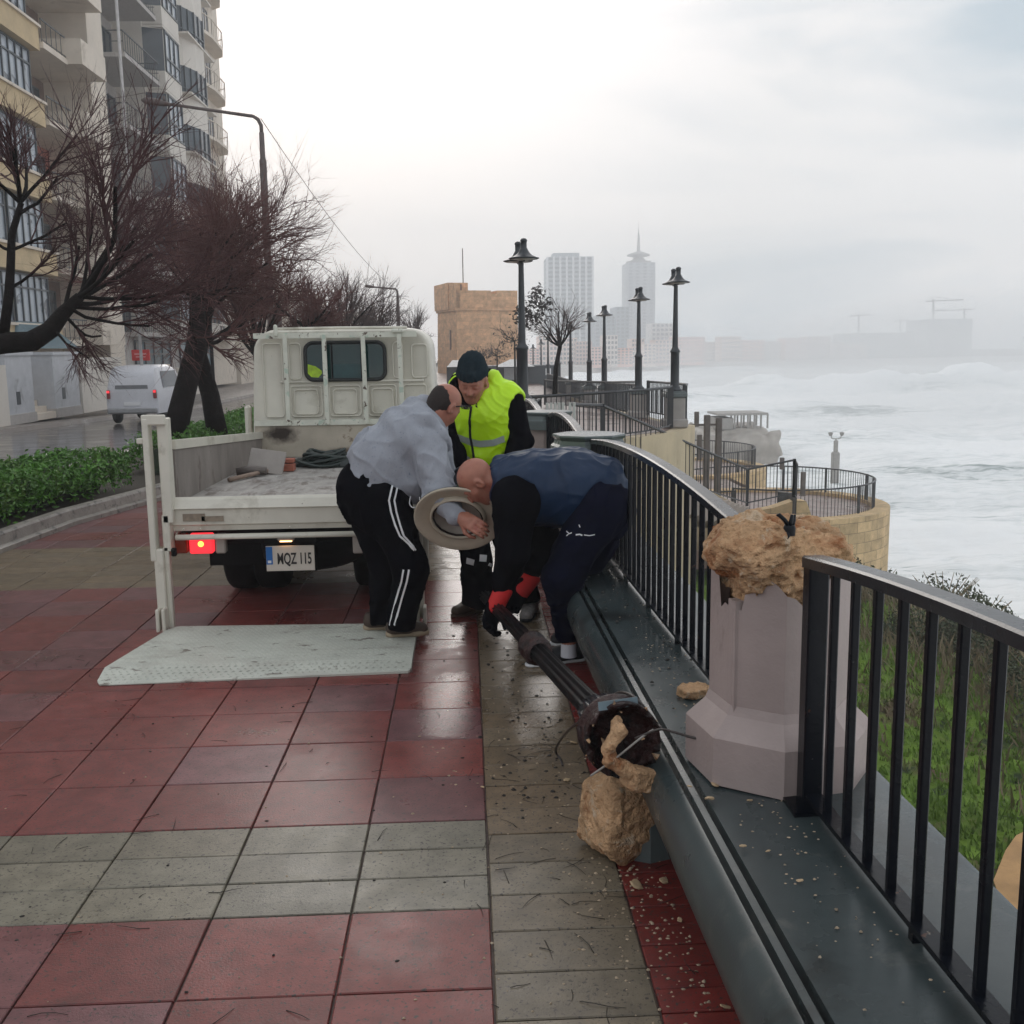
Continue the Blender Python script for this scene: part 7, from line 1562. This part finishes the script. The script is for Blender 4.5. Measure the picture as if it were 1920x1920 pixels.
def crane(px, y0, y1, Y, j0, j1, label):
    a = Vector(aty(px, y0, Y)); b = Vector(aty(px, y1, Y)); r_ = thing('tower_crane', label, 'crane', tuple(a), 'tower cranes on the far shore'); mb = MB(); mb.bar(a, b, .6, .6); mb.build('mast', mat_pole, r_); p = Vector(aty(j0, y1+5, Y)); q = Vector(aty(j1, y1+2, Y)); mb = MB(); mb.bar(p, q, .45, .45, up=(0, 1, 0)); mb.bar(b+Vector((0, 0, 1)), p, .12, .12, up=(0, 1, 0)); mb.bar(b+Vector((0, 0, 1)), q*.6+b*.4, .12, .12, up=(0, 1, 0)); mb.build('jib', mat_pole, r_)
crane(1610, 624, 588, 465, 1592, 1632, 'left crane above the wide concrete frame'); crane(1688, 624, 598, 465, 1676, 1702, 'small right crane above the wide concrete frame'); crane(1750, 600, 560, 475, 1736, 1806, 'left crane on the square concrete block'); crane(1808, 600, 578, 475, 1746, 1826, 'right crane on the square concrete block')
# ---- slope vegetation
R = random.Random(55)
mat_bush = M_('coastal_bush', (.05, .065, .028), rough=.8, var=.4, scale=3, spots=((.11, .085, .05), 2, .55, .1)); mat_grassb = M_('long_grass', (.15, .255, .026), rough=.6, var=.4, scale=.8, spots=((.17, .13, .07), .8, .50, .1)); mat_straw = M_('dry_straw', (.22, .17, .10), rough=.8, var=.3)
def grass(n, name, mat, label, reg, hgt, cat='grass'):
    P_ = np.array([reg() for _ in range(n)]); nz_ = fbm(np.stack([P_[:, 0], P_[:, 1], P_[:, 0]*0], 1)*.35, 4, 2)*.35+fbm(np.stack([P_[:, 0], P_[:, 1], P_[:, 0]*0], 1)*1.6, 3, 5)*.1; mb = MB()
    for (x, y), q in zip(P_, nz_):
        z = landz(x, y)+q*min(1, (x-1)/3)-.02; a = R.uniform(0, 6.28); h_ = hgt*R.uniform(.5, 1.3); lx, ly = R.gauss(-.1, .35)*h_, R.gauss(0, .35)*h_; w_ = .012*R.uniform(.7, 1.4)*(1+y*.04); ux, uy = cos(a)*w_, sin(a)*w_
        mb.add([(x-ux, y-uy, z), (x+ux, y+uy, z), (x+ux*.6+lx*.5, y+uy*.6+ly*.5, z+h_*.6), (x-ux*.6+lx*.5, y-uy*.6+ly*.5, z+h_*.6), (x+lx, y+ly, z+h_)], [(0, 1, 2, 3), (3, 2, 4)])
    tag(mb.build(name, mat), label, cat, kind='stuff')
def reg1():
    while 1:
        y = 5+25*R.random()**1.4; x = R.uniform(2.2, 10.8)
        if .28*y < x < .62*y+2.5: return x, y
grass(34000, 'slope_grass', mat_grassb, 'green grass blades covering the slope below the sea wall', reg1, .12)
def reg2():
    while 1:
        y = 6+24*R.random(); x = R.gauss(9.8, 1.3)
        if 7 < x < 12.5: return x, y
grass(6500, 'dry_stalks', mat_straw, 'dry straw-coloured stalks along the edge of the slope', reg2, .42)
bush = MB()
bp_ = [(9.6, 14.5), (9.9, 16.5), (10.3, 18.5), (10.6, 20.5), (10.9, 22.5), (11.3, 25), (11.0, 27.5), (10.2, 30), (9.3, 26), (10.3, 12.6), (9.2, 20.0), (9.6, 23.5)]
labs = 'the nearest|the second nearest|the third|the fourth|the fifth|the sixth|the seventh|the farthest|set back from the edge|the lowest right|a small inner|the inner upper'.split('|')
for i, (x, y) in enumerate(bp_):
    root = thing('shrub', 'grey-green coastal shrub at the slope edge, %s' % labs[i], 'shrub', (x, y, landz(x, y)), 'coastal shrubs along the slope edge'); mb = MB(); s = R.uniform(.7, 1.05)
    for _ in range(1500):
        a = R.uniform(0, 6.28); e_ = abs(R.gauss(0, .55)); r_ = s*(.55+.45*R.random()**.5); leafquad(mb, (x+r_*cos(a)*cos(e_)*1.25, y+r_*sin(a)*cos(e_)*1.2, landz(x, y)+r_*sin(e_)*.95*(1+.2*sin(a*5))), R.uniform(.03, .07), R)
    mb.build('leaves', mat_bush, root); mb = MB()
    for _ in range(14): a = R.uniform(0, 6.28); mb.tube([(x, y, landz(x, y)), (x+.4*s*cos(a), y+.4*s*sin(a), landz(x, y)+.5*s), (x+.8*s*cos(a), y+.8*s*sin(a), landz(x, y)+.95*s)], [.02, .015, .006], 4)
    mb.build('stems', mat_straw, root)
p = atz(1888, 1660, -4.1); mb = MB(); mb.add([(p[0]-.5, p[1]-3, -4.05), (p[0]+1.5, p[1]-3, -4.05), (p[0]+2.0, p[1]+1.5, -4.05), (p[0]+.3, p[1]+.8, -4.05)], [(0, 1, 2, 3)])
# sandy bare path
def sandz(x, y): return landz(x, y)
mb = MB(); pts = [atz(*q, -4.1) for q in ((1862, 1660), (1885, 1600), (1905, 1570), (1960, 1540), (1990, 1740), (1895, 1760))]
cxp = sum(q[0] for q in pts)/6; cyp = sum(q[1] for q in pts)/6; mb.add([(cxp, cyp, landz(cxp, cyp)+.16)]+[(q[0], q[1], landz(q[0], q[1])+.14) for q in pts], [(0, 1+k, 1+(k+1) % 6) for k in range(6)]); struct(mb.build('sand_path', M_('orange_sand', (.46, .27, .12), rough=.9, var=.25, scale=2, bump=.4, bscale=12)))
# ================================================================ DEBRIS
R = random.Random(77)
proto = []
for k in range(5):
    proto.append(chunk('stone_chip', (0, 0, 0), (.017, .012, .0045), 30+k, None, vox=.0028, mat=M_('pale_chip_stone%d' % k, (.5, .36, .22), rough=.85, var=.3, scale=30) if k == 0 else proto[0].data.materials[0]))
spots_ = [(1331, 1502, .45, 1.6, 'pale stone chip on the wall seat below the broken pillar'), (1392, 1590, .45, 1.0, 'small chip on the wall seat nearest the post foot'), (1440, 1600, .45, .9, 'small chip on the wall seat right of the pillar base'), (1192, 1662, 0, 1.6, 'flat pinkish stone chip on the red strip'), (1275, 1728, 0, .9, 'small pale chip on the red strip edge'), (1108, 1553, 0, 1.2, 'stone chip left of the largest chunk'), (1115, 1585, 0, 1.0, 'stone chip just in front of the largest chunk'), (1145, 1582, 0, 1.1, 'stone chip at the corner of the largest chunk'), (1250, 1600, 0, 1.2, 'upright chip between the largest chunk and the seat'), (1075, 1395, 0, 1.3, 'flat chip on the brown strip near the cable'), (1062, 1465, 0, .9, 'chip on the brown strip left of the stone'), (1360, 1892, 0, .8, 'little chip at the bottom of the red strip'), (1405, 1505, .45, 1.2, 'chip touching the pillar plinth'), (1340, 1475, .45, 1.1, 'chip beside the plinth corner'), (1293, 1478, .45, .8, 'tiny chip on the second groove'), (1245, 1655, 0, 1.0, 'chip on red strip in the shade of the seat'), (1500, 1655, .45, .8, 'small chip on the seat middle'), (905, 1478, 0, .7, 'tiny pale chip on the joint of the red tiles')]
for i, (px, py, z, s, lab) in enumerate(spots_):
    o = proto[i % 5] if i < 5 else proto[i % 5].copy()
    if i >= 5: COL.objects.link(o)
    p = atz(px, py, z+(0 if z == 0 else -.008)); o.location = (p[0], p[1], p[2]+.004); s *= (.62 if z else .9)*R.uniform(.7, 1.2); o.scale = (s, s*R.uniform(.6, 1.2), s*.8); o.rotation_euler = (R.uniform(-.3, .3), R.uniform(-.3, .3), R.uniform(0, 6)); tag(o, lab, 'stone chip', 'stone chips around the break')
# crumbs: too many to count
def crumbs(n, sampler, size, name, mat, label, cat):
    mb = MB()
    for _ in range(n):
        x, y, z, k = sampler(); s = size*k*R.uniform(.5, 1.6); a = R.uniform(0, 6.28); h = s*R.uniform(.25, .6)
        pts = [(x+s*cos(a+t)*R.uniform(.6, 1.2), y+s*sin(a+t)*R.uniform(.5, 1.0)) for t in (0, 1.3, 2.6, 3.9, 5.1)]
        vs = [(u, v, z) for u, v in pts]+[(x+(u-x)*.5, y+(v-y)*.5, z+h*R.uniform(.7, 1.2)) for u, v in pts]
        mb.add(vs, [(0, 1, 6, 5), (1, 2, 7, 6), (2, 3, 8, 7), (3, 4, 9, 8), (4, 0, 5, 9), (5, 6, 7, 8, 9)])
    o = mb.build(name, mat); tag(o, label, cat, kind='stuff'); return o
def s_ground():
    t = R.random()
    if t < .55: cx, cy_, sx, sy = .52, 2.75, .13, .45
    elif t < .85: cx, cy_, sx, sy = .35, 3.4, .35, .9
    else: cx, cy_, sx, sy = 0, 3.5, .9, 1.2
    while 1:
        x = R.gauss(cx, sx); y = R.gauss(cy_, sy)
        if -2 < x < .6 and 1.2 < y < 8: return x, y, .0005, 1
def s_seat():
    while 1:
        x = R.gauss(.78, .12); y = R.gauss(3.0, .9)
        if .67 < x < 1.15 and 1.4 < y < 7 and math.hypot(x-PX0, y-PY0) > .25: return x-.0125*y+.03, y, .444, .8
mat_crumb = M_('stone_crumbs', (.40, .31, .22), rough=.9, var=.5, scale=40)
crumbs(560, s_ground, .0048, 'stone_crumbs', mat_crumb, 'pale stone crumbs scattered on the paving around the break', 'crumbs')
crumbs(240, s_seat, .0042, 'stone_crumbs', mat_crumb, 'pale crumbs scattered on the wall seat around the broken pillar', 'crumbs')
def s_dirt():
    t = R.random()
    if t < .5: return R.gauss(.2, .14), R.uniform(3.4, 7), .0005, 1
    if t < .8: return min(1.1, R.gauss(.78, .1)), R.uniform(3.2, 7), .4435, 1
    return R.uniform(-2, .5), R.uniform(1.6, 6), .0005, .7
mat_dirt = M_('dark_dirt', (.02, .016, .013), rough=.7)
crumbs(430, s_dirt, .0075, 'dirt_bits', mat_dirt, 'dark bits of dirt and leaf litter on the wet paving', 'litter')
# twigs
mb = MB()
for _ in range(190):
    if R.random() < .5: x, y = R.uniform(-.0, .6), R.uniform(1.7, 4.5)
    else: x, y = R.uniform(-2.6, .4), R.uniform(1.6, 6)
    a = R.uniform(0, 6.28); L_ = R.uniform(.02, .12); b_ = R.uniform(-.4, .4); p = []
    for k in range(4): t = k/3; p.append((x+L_*t*cos(a+b_*t), y+L_*t*sin(a+b_*t), .002+.004*sin(pi*t)*R.random()))
    mb.tube(p, [.0011, .0011, .0009, .0005], 4)
tag(mb.build('fallen_twigs', mat_dirt), 'thin dark twigs and needles blown over the paving', 'twigs', kind='stuff')
# ================================================================ HAZE
mh = bpy.data.materials.new('haze_air'); mh.use_nodes = True; nt = mh.node_tree; nt.nodes.clear()
o_ = N(nt, 'ShaderNodeOutputMaterial'); pvn = N(nt, 'ShaderNodeVolumePrincipled'); pvn.inputs['Density'].default_value = .0019; pvn.inputs['Color'].default_value = (.97, .985, 1, 1); pvn.inputs['Anisotropy'].default_value = .1
nt.links.new(pvn.outputs[0], o_.inputs['Volume'])
mb = MB(); mb.box((210, 290, 30), (1070, 640, 84)); hz = mb.build('haze', mh); hz['kind'] = 'stuff'
hz['label'] = 'pale sea haze drifting over the bay and the promenade'; hz['category'] = 'haze'

ms = bpy.data.materials.new('sea_spray'); ms.use_nodes = True; nt = ms.node_tree; nt.nodes.clear()
o_ = N(nt, 'ShaderNodeOutputMaterial'); pvn = N(nt, 'ShaderNodeVolumePrincipled'); pvn.inputs['Density'].default_value = .0095; pvn.inputs['Color'].default_value = (1, 1, 1, 1)
nt.links.new(pvn.outputs[0], o_.inputs['Volume'])
for i, (px, py, Y, rx, ry, rz) in enumerate(((1420, 735, 230, 34, 22, 7), (1750, 770, 190, 62, 40, 10), (1900, 860, 110, 34, 26, 8), (1660, 690, 320, 90, 34, 17), (1450, 728, 270, 90, 20, 5), (1700, 735, 250, 80, 24, 6), (1830, 660, 380, 80, 30, 24), (1720, 690, 250, 75, 26, 16), (1800, 830, 130, 40, 26, 9))):
    p = aty(px, py, Y); mb = MB(); mb.lathe([(.02, -1)]+[(cos(radians(a)), sin(radians(a))) for a in range(-75, 90, 15)]+[(.02, 1)], Matrix.Translation((p[0], p[1], p[2]))@Matrix.Diagonal((rx, ry, rz, 1)), 32); o = mb.build('sea_spray', ms, origin=(p[0], p[1], p[2])); tag(o, 'white spray hanging over the breakers in the bay', 'spray', 'spray over the breakers', 'stuff')
